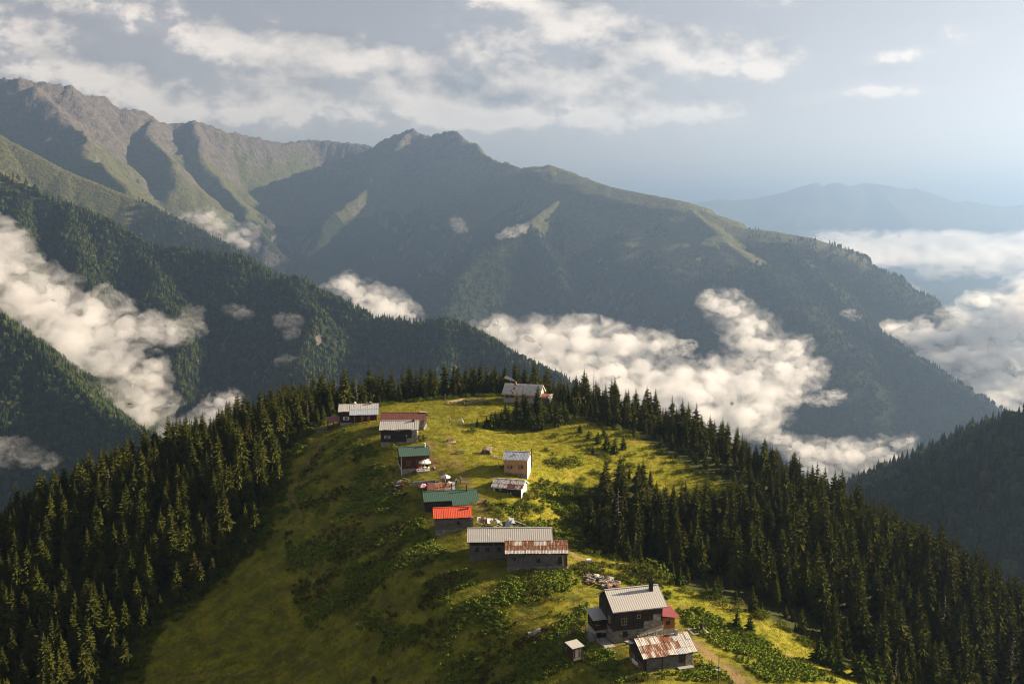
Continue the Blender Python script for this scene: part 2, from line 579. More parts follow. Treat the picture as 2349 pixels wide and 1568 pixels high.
def ground_z(x, y):
    """height of the near sheet (bilinear on its own grid, so things stand on the mesh)"""
    fx = np.clip((np.asarray(x, float) - NX0) / 1.25, 0, len(gx) - 1.001)
    fy = np.clip((np.asarray(y, float) - NY0) / 1.25, 0, len(gy) - 1.001)
    ix, iy = fx.astype(int), fy.astype(int)
    tx, ty = fx - ix, fy - iy
    return ((GZ[iy, ix] * (1 - tx) + GZ[iy, ix + 1] * tx) * (1 - ty) + (GZ[iy + 1, ix] * (1 - tx) + GZ[iy + 1, ix + 1] * tx) * ty)


def G(x, y):
    """ground point of the near ridge seen at measuring-frame pixel (x, y)"""
    d = px_dir(x, y)
    s = np.arange(110, 520, 0.5)
    X, Y, Z = d.x * s, d.y * s, CAMZ + d.z * s
    below = Z < ground_z(X, Y)
    i = int(np.argmax(below)) if below.any() else len(s) - 1
    a, b = s[max(i - 1, 0)], s[i]
    for _ in range(18):
        m = 0.5 * (a + b)
        if CAMZ + d.z * m < float(ground_z(d.x * m, d.y * m)):
            b = m
        else:
            a = m
    return Vector((d.x * b, d.y * b, float(ground_z(d.x * b, d.y * b))))


def inside(poly, X, Y):
    X, Y = np.asarray(X, float), np.asarray(Y, float)
    r = np.zeros(X.shape, bool)
    n = len(poly)
    for i in range(n):
        x1, y1 = poly[i][0], poly[i][1]
        x2, y2 = poly[(i + 1) % n][0], poly[(i + 1) % n][1]
        c = ((y1 > Y) != (y2 > Y)) & (X < (x2 - x1) * (Y - y1) / (y2 - y1 + 1e-12) + x1)
        r ^= c
    return r


def dist_poly(pts, X, Y):
    best = np.full(np.shape(X), 1e9)
    for a, b in zip(pts[:-1], pts[1:]):
        ax, ay, bx, by = a[0], a[1], b[0], b[1]
        L2 = (bx - ax) ** 2 + (by - ay) ** 2 + 1e-9
        t = np.clip(((X - ax) * (bx - ax) + (Y - ay) * (by - ay)) / L2, 0, 1)
        best = np.minimum(best, np.hypot(X - ax - t * (bx - ax), Y - ay - t * (by - ay)))
    return best


# dirt tracks worn into the meadow
tracks = [
    ([G(*q) for q in ((1590, 1470), (1630, 1505), (1665, 1530), (1700, 1567))], 1.5),
    ([G(*q) for q in ((1300, 1262), (1320, 1275), (1345, 1288))], 1.3),
    ([G(*q) for q in ((745, 1010), (720, 1040), (705, 1062), (668, 1100), (676, 1150), (690, 1180))], 0.45),
    ([G(*q) for q in ((1075, 1105), (1062, 1085), (1050, 1060), (1035, 1030), (1030, 1000))], 0.7),
    ([G(*q) for q in ((985, 1010), (990, 1060), (1010, 1090), (1070, 1110), (1100, 1140), (1095, 1180))], 0.6),
    ([G(*q) for q in ((1560, 1385), (1650, 1440), (1800, 1500), (1990, 1566))], 0.5),
]
DIRT = np.zeros(GX.shape)
for q in ((991, 1020, 1.6), (1003, 1061, 2.2), (1028, 1069, 1.8), (1104, 1163, 2.4), (1112, 1155, 1.8), (1290, 1285, 2.4), (1560, 1450, 2.2), (1470, 1535, 2.0), (735, 985, 1.8), (1062, 1098, 2.0), (1400, 1490, 1.8), (1052, 968, 1.2)):
    p = G(q[0], q[1])
    DIRT = np.maximum(DIRT, 0.85 * (1 - sstep(np.hypot(GX - p.x, (GY - p.y) * 0.7) + 1.2 * fbm(GX / 2.5, GY / 2.5, 2), q[2] * 0.4, q[2] * 1.3)))
for pts, wd in tracks:
    DIRT = np.maximum(DIRT, 1 - sstep(dist_poly(pts, GX + 0.5 * fbm(GX / 3, GY / 3, 2), GY), wd * 0.4, wd * 1.5))

# ------------------------------------------------------------------ ground materials
def meadow_material():
    m, nt, out = new_mat("meadow_ground")
    pos = nt.new('ShaderNodeNewGeometry').outputs['Position']
    at = nt.new('ShaderNodeAttribute', attribute_name='dirt').outputs['Fac']
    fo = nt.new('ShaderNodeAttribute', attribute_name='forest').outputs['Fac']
    left_flank = nt.new('ShaderNodeAttribute', attribute_name='left_flank').outputs['Fac']
    big = nt.noise(pos, 0.045, 5, 0.6)
    mid = nt.noise(pos, 0.35, 5, 0.62)
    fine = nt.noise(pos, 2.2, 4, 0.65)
    g = nt.mix(nt.maprange(mid, 0.38, 0.62), (0.155, 0.162, 0.010), (0.250, 0.222, 0.018))
    g = nt.mix(nt.maprange(big, 0.42, 0.62), g, (0.190, 0.190, 0.012))
    dry = nt.math('MULTIPLY', nt.maprange(nt.noise(pos, 0.16, 6, 0.68), 0.52, 0.66), 0.55)
    g = nt.mix(dry, g, (0.27, 0.19, 0.045))
    h = nt.mix(nt.maprange(mid, 0.35, 0.6), (0.066, 0.084, 0.012), (0.108, 0.098, 0.022))
    hm = nt.math('MULTIPLY', left_flank, nt.maprange(nt.noise(pos, 0.22, 7, 0.68), 0.40, 0.62))
    g = nt.mix(hm, g, h)
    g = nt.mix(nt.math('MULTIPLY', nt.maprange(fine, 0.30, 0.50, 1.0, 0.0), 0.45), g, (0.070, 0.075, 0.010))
    dirtc = nt.mix(mid, (0.24, 0.155, 0.075), (0.16, 0.10, 0.05))
    dm = nt.math('MULTIPLY', at, nt.maprange(mid, 0.30, 0.55, 0.35, 1.0))
    g = nt.mix(dm, g, dirtc)
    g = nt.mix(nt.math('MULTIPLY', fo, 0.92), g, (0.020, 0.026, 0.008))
    ter = nt.noise(nt.vmath('MULTIPLY', pos, (0.16, 0.16, 1.5)), 1.0, 3, 0.6, 0.5)
    g = nt.mix(nt.math('MULTIPLY', nt.maprange(ter, 0.34, 0.46, 1.0, 0.0), nt.math('SUBTRACT', 0.30, nt.math('MULTIPLY', fo, 0.30))), g, (0.105, 0.088, 0.018))
    hb = nt.math('ADD', nt.math('MULTIPLY', mid, 0.6), nt.math('MULTIPLY', fine, 0.35))
    hb = nt.math('ADD', hb, nt.math('MULTIPLY', ter, 1.3))
    principled(nt, out, g, 0.95, nt.bump(hb, 0.75, 0.40), spec=0.1)
    return m


def mountain_material():
    m, nt, out = new_mat("mountain_ground")
    pos = nt.new('ShaderNodeNewGeometry').outputs['Position']
    rock = nt.new('ShaderNodeAttribute', attribute_name='rock').outputs['Fac']
    grass = nt.new('ShaderNodeAttribute', attribute_name='grass').outputs['Fac']
    n1 = nt.noise(pos, 0.006, 7, 0.62)
    n2 = nt.noise(pos, 0.028, 6, 0.65)
    n3 = nt.noise(pos, 0.09, 3, 0.6)
    fc = nt.mix(nt.maprange(n2, 0.35, 0.65), (0.012, 0.018, 0.011), (0.028, 0.038, 0.020))
    fc = nt.mix(nt.math('MULTIPLY', nt.maprange(n1, 0.5, 0.66), 0.6), fc, (0.052, 0.068, 0.026))
    gc = nt.mix(nt.maprange(n2, 0.35, 0.62), (0.062, 0.074, 0.028), (0.112, 0.106, 0.044))
    gm = nt.maprange(nt.math('MULTIPLY_ADD', nt.math('SUBTRACT', n1, 0.5), 1.6, grass), 0.35, 0.65)
    c = nt.mix(gm, fc, gc)
    rc = nt.mix(nt.maprange(n2, 0.35, 0.65), (0.065, 0.058, 0.052), (0.150, 0.126, 0.106))
    rm = nt.maprange(nt.math('MULTIPLY_ADD', nt.math('SUBTRACT', n2, 0.5), 1.7, rock), 0.36, 0.6)
    c = nt.mix(rm, c, rc)
    hb = nt.math('ADD', nt.math('MULTIPLY', n2, 1.0), nt.math('MULTIPLY', n3, 0.35))
    principled(nt, out, c, 0.95, nt.bump(hb, 1.0, 30.0), spec=0.1)
    return m


M_MEADOW = meadow_material()
M_MOUNT = mountain_material()

meadow_px = [(280, 1568), (330, 1455), (480, 1352), (600, 1235), (628, 1180), (640, 1100), (680, 1020), (705, 985), (745, 962), (900, 930), (1050, 917), (1150, 908), (1262, 912),
             (1300, 955), (1380, 978), (1460, 1002), (1570, 1066), (1690, 1120), (1610, 1152), (1500, 1122), (1440, 1098), (1400, 1110), (1335, 1130), (1312, 1190), (1325, 1250),
             (1420, 1287), (1500, 1318), (1650, 1378), (1800, 1438), (1950, 1534), (2040, 1566)]
CREST_Y = {(745, 962): 312, (900, 930): 338, (1050, 917): 342, (1150, 908): 342, (1262, 912): 332}
meadow_poly = [Vector(P(q[0], q[1], CREST_Y[q])) if q in CREST_Y else G(*q) for q in meadow_px]
meadow_poly = [(p.x, p.y) for p in meadow_poly] + [(66, 100), (40, 60), (-60, 60), (-100, 110)]
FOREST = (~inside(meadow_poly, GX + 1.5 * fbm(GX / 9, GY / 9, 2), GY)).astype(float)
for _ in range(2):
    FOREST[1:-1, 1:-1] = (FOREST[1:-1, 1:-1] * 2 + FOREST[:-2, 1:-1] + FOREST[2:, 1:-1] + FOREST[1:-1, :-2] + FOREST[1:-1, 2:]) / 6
crest_poly = [(p.x, p.y) for p in (G(1190, 890), G(1080, 960), G(1010, 1060), G(1120, 1215), G(1320, 1300), G(1560, 1440), G(1760, 1560))] + [(30, 60), (-200, 60), (-200, 400)]
LEFT_FLANK = inside(crest_poly, GX, GY).astype(float)  # flank left of the crest, where the ground colour turns darker in patches
for _ in range(10):
    LEFT_FLANK[1:-1, 1:-1] = (LEFT_FLANK[1:-1, 1:-1] + LEFT_FLANK[:-2, 1:-1] + LEFT_FLANK[2:, 1:-1] + LEFT_FLANK[1:-1, :-2] + LEFT_FLANK[1:-1, 2:]) / 5

me = grid_mesh("meadow_hill", GX, GY, GZ, {'dirt': DIRT, 'forest': FOREST, 'left_flank': LEFT_FLANK})
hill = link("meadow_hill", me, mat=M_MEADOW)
tag(hill, "grassy mountain ridge carrying the scattered village houses", kind='structure')

# mountains: one sheet, finer near the viewer
NA = 620
ang = np.radians(np.linspace(-38, 38, NA))
rr = np.concatenate([np.geomspace(330, 1500, 140, endpoint=False), np.geomspace(1500, 3400, 180, endpoint=False), np.geomspace(3400, 10500, 280, endpoint=False),
                     np.geomspace(10500, 20000, 24, endpoint=False), np.geomspace(20000, 28500, 80, endpoint=False), np.geomspace(28500, 60000, 8)])
AA, RR = np.meshgrid(ang, rr)
FX, FY = RR * np.sin(AA), RR * np.cos(AA)
FZ = height(FX, FY)
in_near = (FX > NX0 + 8) & (FX < NX1 - 8) & (FY < NY1 - 8)
FZs = FZ - np.where(in_near, 25.0, 0.0)
dzr = np.gradient(FZ, axis=0) / np.gradient(RR, axis=0)
dza = np.gradient(FZ, axis=1) / (np.gradient(AA, axis=1) * RR)
SL = np.sqrt(dzr ** 2 + dza ** 2)
nb = fbm(FX / 900, FY / 900, 4)
nb2 = fbm(FX / 260 + 9, FY / 260, 4)
GRASS = sstep(FZ - CAMZ + 260 * nb + 120 * nb2 + np.where(FX > 300, 230, 60), -80, 150)
ROCK = sstep(FZ - CAMZ + 320 * nb + 200 * nb2 + 260 * (SL - 0.75), 330, 820) * 0.9
ROCK = np.maximum(ROCK, 0.85 * sstep(SL + 0.35 * nb2, 1.35, 1.6))
GRASS = np.where(RR < 3400, sstep(FZ - CAMZ + 160 * nb + 60 * nb2, 20, 170), GRASS)
me = grid_mesh("mountains", FX, FY, FZs, {'rock': ROCK, 'grass': GRASS})
mts = link("mountains", me, mat=M_MOUNT)
tag(mts, "forested and rocky mountain ridges around the deep valley", kind='structure')
# what the viewer can see of the mountain sheet (used only to spend trees where they show)
el = (FZ - CAMZ) / RR
hor = np.maximum.accumulate(el, axis=0)
VIS = el + 22.0 / RR > np.vstack([np.full((1, NA), -9.0), hor[:-1]])

# ------------------------------------------------------------------ foliage
def foliage_mat(name, dark, light, warm=(0.10, 0.085, 0.03), rough=0.8, transl=0.25, nscale=0.6):
    m, nt, out = new_mat(name)
    oi = nt.new('ShaderNodeObjectInfo')
    pos = nt.new('ShaderNodeNewGeometry').outputs['Position']
    n = nt.noise(pos, nscale, 3, 0.6)
    c = nt.mix(nt.maprange(n, 0.32, 0.68), dark, light)
    c = nt.mix(nt.maprange(oi.outputs['Random'], 0.0, 1.0, 0.0, 0.45), c, tuple(0.55 * d for d in dark))
    c = nt.mix(nt.maprange(oi.outputs['Random'], 0.86, 1.0, 0.0, 0.45), c, warm)
    d = nt.new('ShaderNodeBsdfDiffuse')
    nt.l.new(c, d.inputs[0])
    t = nt.new('ShaderNodeBsdfTranslucent')
    nt.l.new(nt.mix(0.5, c, (0.16, 0.17, 0.02), 'MIX'), t.inputs[0])
    mx = nt.new('ShaderNodeMixShader')
    mx.inputs[0].default_value = transl
    nt.l.new(d.outputs[0], mx.inputs[1])
    nt.l.new(t.outputs[0], mx.inputs[2])
    nt.l.new(mx.outputs[0], out.inputs[0])
    return m


def simple_mat(name, c1, c2, scale=3.0, rough=0.85, bump=0.3, bdist=0.03, stretch=None, spec=0.25, metallic=0.0, detail=5):
    m, nt, out = new_mat(name)
    tc = nt.new('ShaderNodeTexCoord').outputs['Object']
    if stretch:
        tc = nt.vmath('MULTIPLY', tc, stretch)
    n = nt.noise(tc, scale, detail, 0.62)
    c = nt.mix(nt.maprange(n, 0.3, 0.7), c1, c2)
    principled(nt, out, c, rough, nt.bump(n, bump, bdist) if bump else None, metallic, spec)
    return m


M_SPRUCE = foliage_mat("spruce_needles", (0.024, 0.033, 0.009), (0.100, 0.104, 0.017), transl=0.27, nscale=0.5)
M_SPRUCE2 = foliage_mat("spruce_needles_young", (0.030, 0.048, 0.010), (0.080, 0.100, 0.018), transl=0.22, nscale=0.8)
M_BEECH = foliage_mat("broadleaf", (0.024, 0.037, 0.012), (0.056, 0.072, 0.022), warm=(0.12, 0.11, 0.035), transl=0.2, nscale=0.3)
M_BARK = simple_mat("spruce_bark", (0.035, 0.028, 0.020), (0.085, 0.065, 0.048), 2.0, 0.95, 0.4, 0.05)
M_DEAD = simple_mat("dead_wood", (0.26, 0.21, 0.16), (0.42, 0.35, 0.28), 2.0, 0.95, 0.2, 0.03)
M_LEAF = foliage_mat("dock_leaves", (0.110, 0.165, 0.018), (0.230, 0.290, 0.040), warm=(0.22, 0.20, 0.04), transl=0.38, nscale=0.25)
M_WEED = foliage_mat("tall_weeds", (0.050, 0.055, 0.014), (0.110, 0.095, 0.030), warm=(0.16, 0.09, 0.035), transl=0.25, nscale=0.3)
M_GRASS = foliage_mat("meadow_grass", (0.170, 0.175, 0.012), (0.290, 0.262, 0.022), warm=(0.28, 0.20, 0.05), transl=0.3, nscale=0.2)


def mesh_from(name, vs, fs, mat=None, smooth=False):
    me = bpy.data.meshes.new(name)
    me.from_pydata([tuple(map(float, v)) for v in vs], [], fs)
    if smooth:
        me.polygons.foreach_set('use_smooth', np.ones(len(fs), bool))
    if mat:
        me.materials.append(mat)
    me.update()
    return me


def trunk_mesh(h, r, seed, top=0.96):
    R = random.Random(seed)
    vs, fs = [], []
    n, m = 6, 5
    for i in range(m):
        t = i / (m - 1)
        rad = r * (1 - t) ** 0.8 + 0.02
        ox, oy = R.uniform(-1, 1) * 0.05 * t, R.uniform(-1, 1) * 0.05 * t
        for k in range(n):
            a = 2 * math.pi * k / n
            vs.append((ox + math.cos(a) * rad, oy + math.sin(a) * rad, -0.6 + t * (h * top + 0.6)))
    for i in range(m - 1):
        for k in range(n):
            fs.append((i * n + k, i * n + (k + 1) % n, (i + 1) * n + (k + 1) % n, (i + 1) * n + k))
    return mesh_from("trunk", vs, fs, M_BARK, True)


def spruce_crown(h, width, seed, first=0.08, sparse=0.0, mat=None, whorls=30, shape=0.85):
    """drooping branches in whorls; each branch a bent spine with side sprays"""
    R = random.Random(seed)
    vs, fs = [], []
    for w in range(whorls):
        t = w / (whorls - 1)
        z0 = h * (first + (0.985 - first) * t ** 0.92)
        L0 = width * (1 - t) ** shape * (0.80 + 0.35 * R.random()) + 0.12
        if t < 0.12:
            L0 *= 0.6 + 3.2 * t
        k = max(5, int(10 - 4 * t))
        a0 = R.random() * 6.28
        for b in range(k):
            if R.random() < sparse:
                continue
            a = a0 + 2 * math.pi * b / k + R.uniform(-0.3, 0.3)
            L = L0 * R.uniform(0.65, 1.2)
            zb = z0 + R.uniform(-0.25, 0.25) * h / whorls * 2
            ca, sa = math.cos(a), math.sin(a)
            droop = R.uniform(0.30, 0.62) * (1 - 0.75 * t)
            lift = 0.10 + 0.55 * t
            seg = 3 if L > 1.0 else 2
            prev = None
            for s in range(seg + 1):
                u = s / seg
                rad = L * u
                zz = zb + L * (lift * u - droop * u * u * 1.5)
                wd = L * (0.30 * (1 - u) ** 0.7 + 0.05) * (0.9 + 0.3 * R.random())
                hang = L * 0.16 * (1 - 0.6 * u) * (0.6 + R.random())
                i = len(vs)
                vs += [(ca * rad - sa * wd, sa * rad + ca * wd, zz - hang), (ca * rad, sa * rad, zz + 0.04 * L), (ca * rad + sa * wd, sa * rad - ca * wd, zz - hang)]
                if prev is not None:
                    fs += [(prev, prev + 1, i + 1, i), (prev + 1, prev + 2, i + 2, i + 1)]
                    # side sprays leave gaps between them
                    for sg in (-1, 1):
                        j = len(vs)
                        e = L * R.uniform(0.20, 0.36) * (1.1 - 0.55 * u)
                        px_, py_, pz_ = ca * rad * 0.92, sa * rad * 0.92, zz
                        ox, oy = ca * 0.75 - sg * sa * 0.8, sa * 0.75 + sg * ca * 0.8
                        qx, qy = -oy, ox
                        vs += [(px_ + qx * e * 0.16, py_ + qy * e * 0.16, pz_), (px_ - qx * e * 0.16, py_ - qy * e * 0.16, pz_ - 0.02), (px_ + ox * e, py_ + oy * e, pz_ - e * R.uniform(0.25, 0.6))]
                        fs.append((j, j + 1, j + 2))
                prev = i
    # leader
    i = len(vs)
    vs += [(0.10, 0, h * 0.95), (-0.05, 0.09, h * 0.95), (-0.05, -0.09, h * 0.95), (0, 0, h * 1.03)]
    fs += [(i, i + 1, i + 3), (i + 1, i + 2, i + 3), (i + 2, i, i + 3)]
    return mesh_from("crown", vs, fs, mat or M_SPRUCE)


def dead_crown(h, seed):
    R = random.Random(seed)
    vs, fs = [], []
    for w in range(46):
        t = (w + R.random()) / 46
        z = h * (0.2 + 0.78 * t)
        L = (0.5 + 2.2 * (1 - t)) * R.uniform(0.4, 1.1)
        a = R.random() * 6.28
        ca, sa = math.cos(a), math.sin(a)
        i = len(vs)
        e = 0.05
        dz = R.uniform(-0.35, 0.15) * L
        vs += [(-sa * e, ca * e, z), (sa * e, -ca * e, z), (ca * L, sa * L, z + dz), (0, 0, z + 0.09)]
        fs += [(i, i + 1, i + 2), (i, i + 2, i + 3), (i + 1, i + 3, i + 2)]
        j = len(vs)
        m = 0.55 * L
        vs += [(ca * m, sa * m, z + dz * 0.5), (ca * m, sa * m, z + dz * 0.5 + 0.06), (ca * L * 0.9 - sa * L * 0.35, sa * L * 0.9 + ca * L * 0.35, z + dz * 0.7)]
        fs.append((j, j + 1, j + 2))
    return mesh_from("crown", vs, fs, M_DEAD)


def blob_crown(h, w, seed, mat, leaves=260, leaf=0.5):
    """broadleaf crown: leaf clumps spread through several lobes"""
    R = random.Random(seed)
    lobes = [(R.uniform(-.35, .35) * w, R.uniform(-.35, .35) * w, h * R.uniform(.35, .85), w * R.uniform(.3, .55)) for _ in range(7)]
    vs, fs = [], []
    for _ in range(leaves):
        lx, ly, lz, lr = R.choice(lobes)
        v = Vector((R.gauss(0, 1), R.gauss(0, 1), R.gauss(0, 1))).normalized() * lr * R.uniform(0.7, 1.08)
        c = Vector((lx, ly, lz)) + Vector((v.x, v.y, v.z * 0.8))
        n = (v.normalized() + Vector((R.uniform(-.6, .6), R.uniform(-.6, .6), R.uniform(-.2, .8)))).normalized()
        a = n.orthogonal().normalized()
        b = n.cross(a)
        s = leaf * R.uniform(0.6, 1.3)
        i = len(vs)
        vs += [c + a * s, c + b * s * 0.7 + n * 0.1 * s, c - a * s, c - b * s * 0.7 - n * 0.1 * s]
        fs.append((i, i + 1, i + 2, i + 3))
    return mesh_from("crown", vs, fs, mat)


# prototypes (unit: a 16 m spruce), mesh data shared by every copy
SP = []
for s, (w_, fi, spz) in enumerate(((3.4, .05, .10), (3.0, .08, .12), (3.8, .04, .14), (2.6, .12, .18), (3.2, .14, .25), (4.1, .06, .14))):
    SP.append((trunk_mesh(16, 0.19, s), spruce_crown(16, w_, 40 + s, fi, spz)))
SP.append((trunk_mesh(16, 0.24, 9), dead_crown(16, 77)))
YS = [(trunk_mesh(5, 0.10, 20 + s), spruce_crown(5, 1.25 + 0.25 * s, 60 + s, 0.02, 0.05, M_SPRUCE2, 18, 0.8)) for s in range(3)]
for _t, _c2 in SP[:1]:
    pass


def joined(name, meshes):
    bm = bmesh.new()
    mats = []
    for me_ in meshes:
        off = len(bm.faces)
        bm.from_mesh(me_)
        bm.faces.ensure_lookup_table()
        mi = len(mats)
        mats.append(me_.materials[0])
        for f in bm.faces[off:]:
            f.material_index = mi
    o = bpy.data.meshes.new(name)
    bm.to_mesh(o)
    bm.free()
    for m_ in mats:
        o.materials.append(m_)
    return o


# instancing of what nobody could count
def proto_collection(name, meshes):
    c = bpy.data.collections.new(name)
    for i, me_ in enumerate(meshes):
        c.objects.link(bpy.data.objects.new("%s_%02d" % (name, i), me_))
    return c


def scatter(name, pts, scale, rotz, idx, coll, label, tilt=None, parent=None):
    me_ = bpy.data.meshes.new(name)
    n = len(pts)
    me_.vertices.add(n)
    me_.vertices.foreach_set('co', np.asarray(pts, np.float32).ravel())
    for an, av, ty in (('sc', scale, 'FLOAT'), ('rz', rotz, 'FLOAT'), ('pick', idx, 'INT')):
        a = me_.attributes.new(an, ty, 'POINT')
        a.data.foreach_set('value', np.asarray(av, np.int32 if ty == 'INT' else np.float32))
    o = link(name, me_)
    g = bpy.data.node_groups.new(name + "_instances", 'GeometryNodeTree')
    g.interface.new_socket('Geometry', in_out='INPUT', socket_type='NodeSocketGeometry')
    g.interface.new_socket('Geometry', in_out='OUTPUT', socket_type='NodeSocketGeometry')
    N, L = g.nodes, g.links
    gi, go = N.new('NodeGroupInput'), N.new('NodeGroupOutput')
    ci = N.new('GeometryNodeCollectionInfo')
    ci.inputs['Collection'].default_value = coll
    ci.inputs['Separate Children'].default_value = True
    ci.inputs['Reset Children'].default_value = True
    ip = N.new('GeometryNodeInstanceOnPoints')
    ip.inputs['Pick Instance'].default_value = True

    def attr(nm, ty):
        a = N.new('GeometryNodeInputNamedAttribute')
        a.data_type = ty
        a.inputs['Name'].default_value = nm
        return a.outputs['Attribute']
    L.new(gi.outputs[0], ip.inputs['Points'])
    L.new(ci.outputs[0], ip.inputs['Instance'])
    L.new(attr('pick', 'INT'), ip.inputs['Instance Index'])
    cx = N.new('ShaderNodeCombineXYZ')
    L.new(attr('rz', 'FLOAT'), cx.inputs[2])
    L.new(cx.outputs[0], ip.inputs['Rotation'])
    cs = N.new('ShaderNodeCombineXYZ')
    sc_ = attr('sc', 'FLOAT')
    for k in range(3):
        L.new(sc_, cs.inputs[k])
    L.new(cs.outputs[0], ip.inputs['Scale'])
    L.new(ip.outputs[0], go.inputs[0])
    md = o.modifiers.new("instances", 'NODES')
    md.node_group = g
    tag(o, label, kind='stuff')
    return o


# ------------------------------------------------------------------ near forests
def jitter_grid(x0, x1, y0, y1, step, seed):
    r = np.random.default_rng(seed)
    xs, ys = np.meshgrid(np.arange(x0, x1, step), np.arange(y0, y1, step))
    return (xs + r.uniform(-.48, .48, xs.shape) * step).ravel(), (ys + r.uniform(-.48, .48, ys.shape) * step).ravel()


tx, ty = jitter_grid(NX0 + 10, 8, 95, NY1 - 20, 4.5, 3)
tx2, ty2 = jitter_grid(8, NX1 - 10, 95, NY1 - 20, 3.9, 4)
tx, ty = np.concatenate([tx, tx2]), np.concatenate([ty, ty2])
tz = ground_z(tx, ty)
ppx, ppy, ppd = project(tx, ty, tz + 14)
fringe = fbm(tx / 14, ty / 14, 2) * 3
keep = (~inside(meadow_poly, tx + fringe, ty)) & (ppx > -260) & (ppx < 2620) & (ppy < 1900) & (ppd > 60)
tx, ty, tz, ppx, ppy, ppd = (q[keep] for q in (tx, ty, tz, ppx, ppy, ppd))
edge = dist_poly(meadow_poly + meadow_poly[:1], tx, ty)
left = (ppx < 1000) | ((ppy < 1000) & (ppx < 1300))
rt_ = np.random.default_rng(5).random(len(tx))
th = (np.where(left, 9.5, 8.0) + np.where(left, 6.5, 6.5) * rt_ ** 1.3 + 2.5 * fbm(tx / 30, ty / 30, 2)) * np.where(left, 0.6 + 0.4 * sstep(edge, 0, 9), 0.40 + 0.60 * sstep(edge, 0, np.where(ppx < 1480, 7, 20)))
th = np.where((edge < 9) & (np.random.default_rng(6).random(len(tx)) < 0.35), th * 0.55, th)
th = np.maximum(th, 2.0)
# leave out trees the ridge hides
seen = np.ones(len(tx), bool)
for f_ in np.linspace(0.5, 0.97, 24):
    zr = CAMZ + (tz + th - CAMZ) * f_
    ok = (tx * f_ > NX0) & (tx * f_ < NX1) & (ty * f_ > NY0)
    seen &= ~(ok & (zr < ground_z(tx * f_, ty * f_) - 2))
tx, ty, tz, th, ppx, ppy, ppd, edge = (q[seen] for q in (tx, ty, tz, th, ppx, ppy, ppd, edge))
big = th / ppd
inframe = (ppx > -5) & (ppx < 2354) & (ppy < 1585)
order = np.argsort(-np.where(inframe, big, 0))
N_IND = 285
pick = np.random.default_rng(8).choice(len(SP), len(tx), p=[.22, .2, .19, .15, .12, .10, .02])
trz = np.random.default_rng(9).random(len(tx)) * 6.28


def spruce(name, protos, k, loc, h, unit, rz, label, group, wide=1.0):
    r = link(name, None)
    r.location = loc
    r.rotation_euler = (0, 0, rz)
    s = h / unit
    r.scale = (s * wide, s * wide, s)
    tr, cr = protos[k]
    link("trunk", tr, r)
    link("crown", cr, r)
    return tag(r, label, 'tree', group)


ind = set(order[:N_IND].tolist())
sky_y = {}
for i in range(len(tx)):
    key = int(ppx[i] // 40)
    sky_y[key] = min(sky_y.get(key, 9999), ppy[i])
for i in order[:N_IND]:
    low = ppy[i] > 1400
    atop = ppy[i] < sky_y[int(ppx[i] // 40)] + 25
    size = "small" if th[i] < 7 else ("tall" if th[i] > 12.5 else "medium-sized")
    if ppx[i] < 700:
        sl = "left slope"
    elif ppx[i] < 1290 and ppy[i] < 1000:
        sl = "ridge top"
    else:
        sl = "right slope"
    if sl == "ridge top":
        lb, gp = "%s dark spruce in the row behind the houses on the ridge top" % size, "%s spruces along the ridge top" % size
    elif edge[i] < 8:
        lb, gp = "%s dark spruce at the meadow edge of the %s forest" % (size, sl), "%s edge spruces of the %s" % (size, sl)
    elif atop:
        lb, gp = "%s dark spruce standing on the skyline of the %s forest" % (size, sl), "%s skyline spruces of the %s" % (size, sl)
    elif low:
        lb, gp = "%s dark spruce low in the bottom corner of the %s forest" % (size, sl), "%s low spruces of the %s" % (size, sl)
    else:
        lb, gp = "%s dark spruce in the middle of the dense %s forest" % (size, sl), "%s middle spruces of the %s" % (size, sl)
    if pick[i] == 6:
        lb = lb.replace("dark spruce", "bare grey dead spruce")
        gp = "dead " + gp
    spruce("spruce_tree", SP, int(pick[i]), (tx[i], ty[i], tz[i] - 0.1), th[i], 16, trz[i], lb, gp)
rest = np.array([i for i in range(len(tx)) if i not in ind])
sp_coll = proto_collection("spruce_prototype", [joined("spruce_whole", p) for p in SP])
scatter("forest", np.stack([tx[rest], ty[rest], tz[rest] - 0.1], 1), th[rest] / 16, trz[rest], pick[rest], sp_coll,
        "dense dark spruce forest covering both flanks of the ridge")
print("near trees", len(tx), "stuff", len(rest))

# ------------------------------------------------------------------ far forests
def low_conifer(seed, w=0.17):
    R = random.Random(seed)
    vs, fs = [], []
    for (z0, z1, r) in ((0.05, 0.48, w), (0.30, 0.75, w * .78), (0.58, 1.0, w * .5)):
        n = 7
        i = len(vs)
        for k in range(n):
            a = 2 * math.pi * (k + R.random() * .5) / n
            q = r * R.uniform(0.65, 1.25)
            vs.append((q * math.cos(a), q * math.sin(a), z0 + R.uniform(-.05, .05)))
        vs.append((R.uniform(-.01, .01), 0, z1))
        for k in range(n):
            fs.append((i + k, i + (k + 1) % n, i + n))
    return mesh_from("far_conifer", vs, fs, M_SPRUCE_F)


def low_broad(seed):
    R = random.Random(seed)
    bm = bmesh.new()
    bmesh.ops.create_icosphere(bm, subdivisions=2, radius=0.36)
    for v in bm.verts:
        v.co *= R.uniform(0.78, 1.2)
        v.co.z = v.co.z * 1.15 + 0.5
    me_ = bpy.data.meshes.new("far_broadleaf")
    bm.to_mesh(me_)
    bm.free()
    me_.materials.append(M_BEECH)
    return me_


M_SPRUCE_F = foliage_mat("far_needles", (0.018, 0.030, 0.010), (0.045, 0.060, 0.016), warm=(0.13, 0.10, 0.07), transl=0.1, nscale=0.05)
far_coll = proto_collection("far_tree_prototype", [low_conifer(1), low_conifer(2, .14), low_conifer(3, .2), low_broad(4), low_broad(5)])

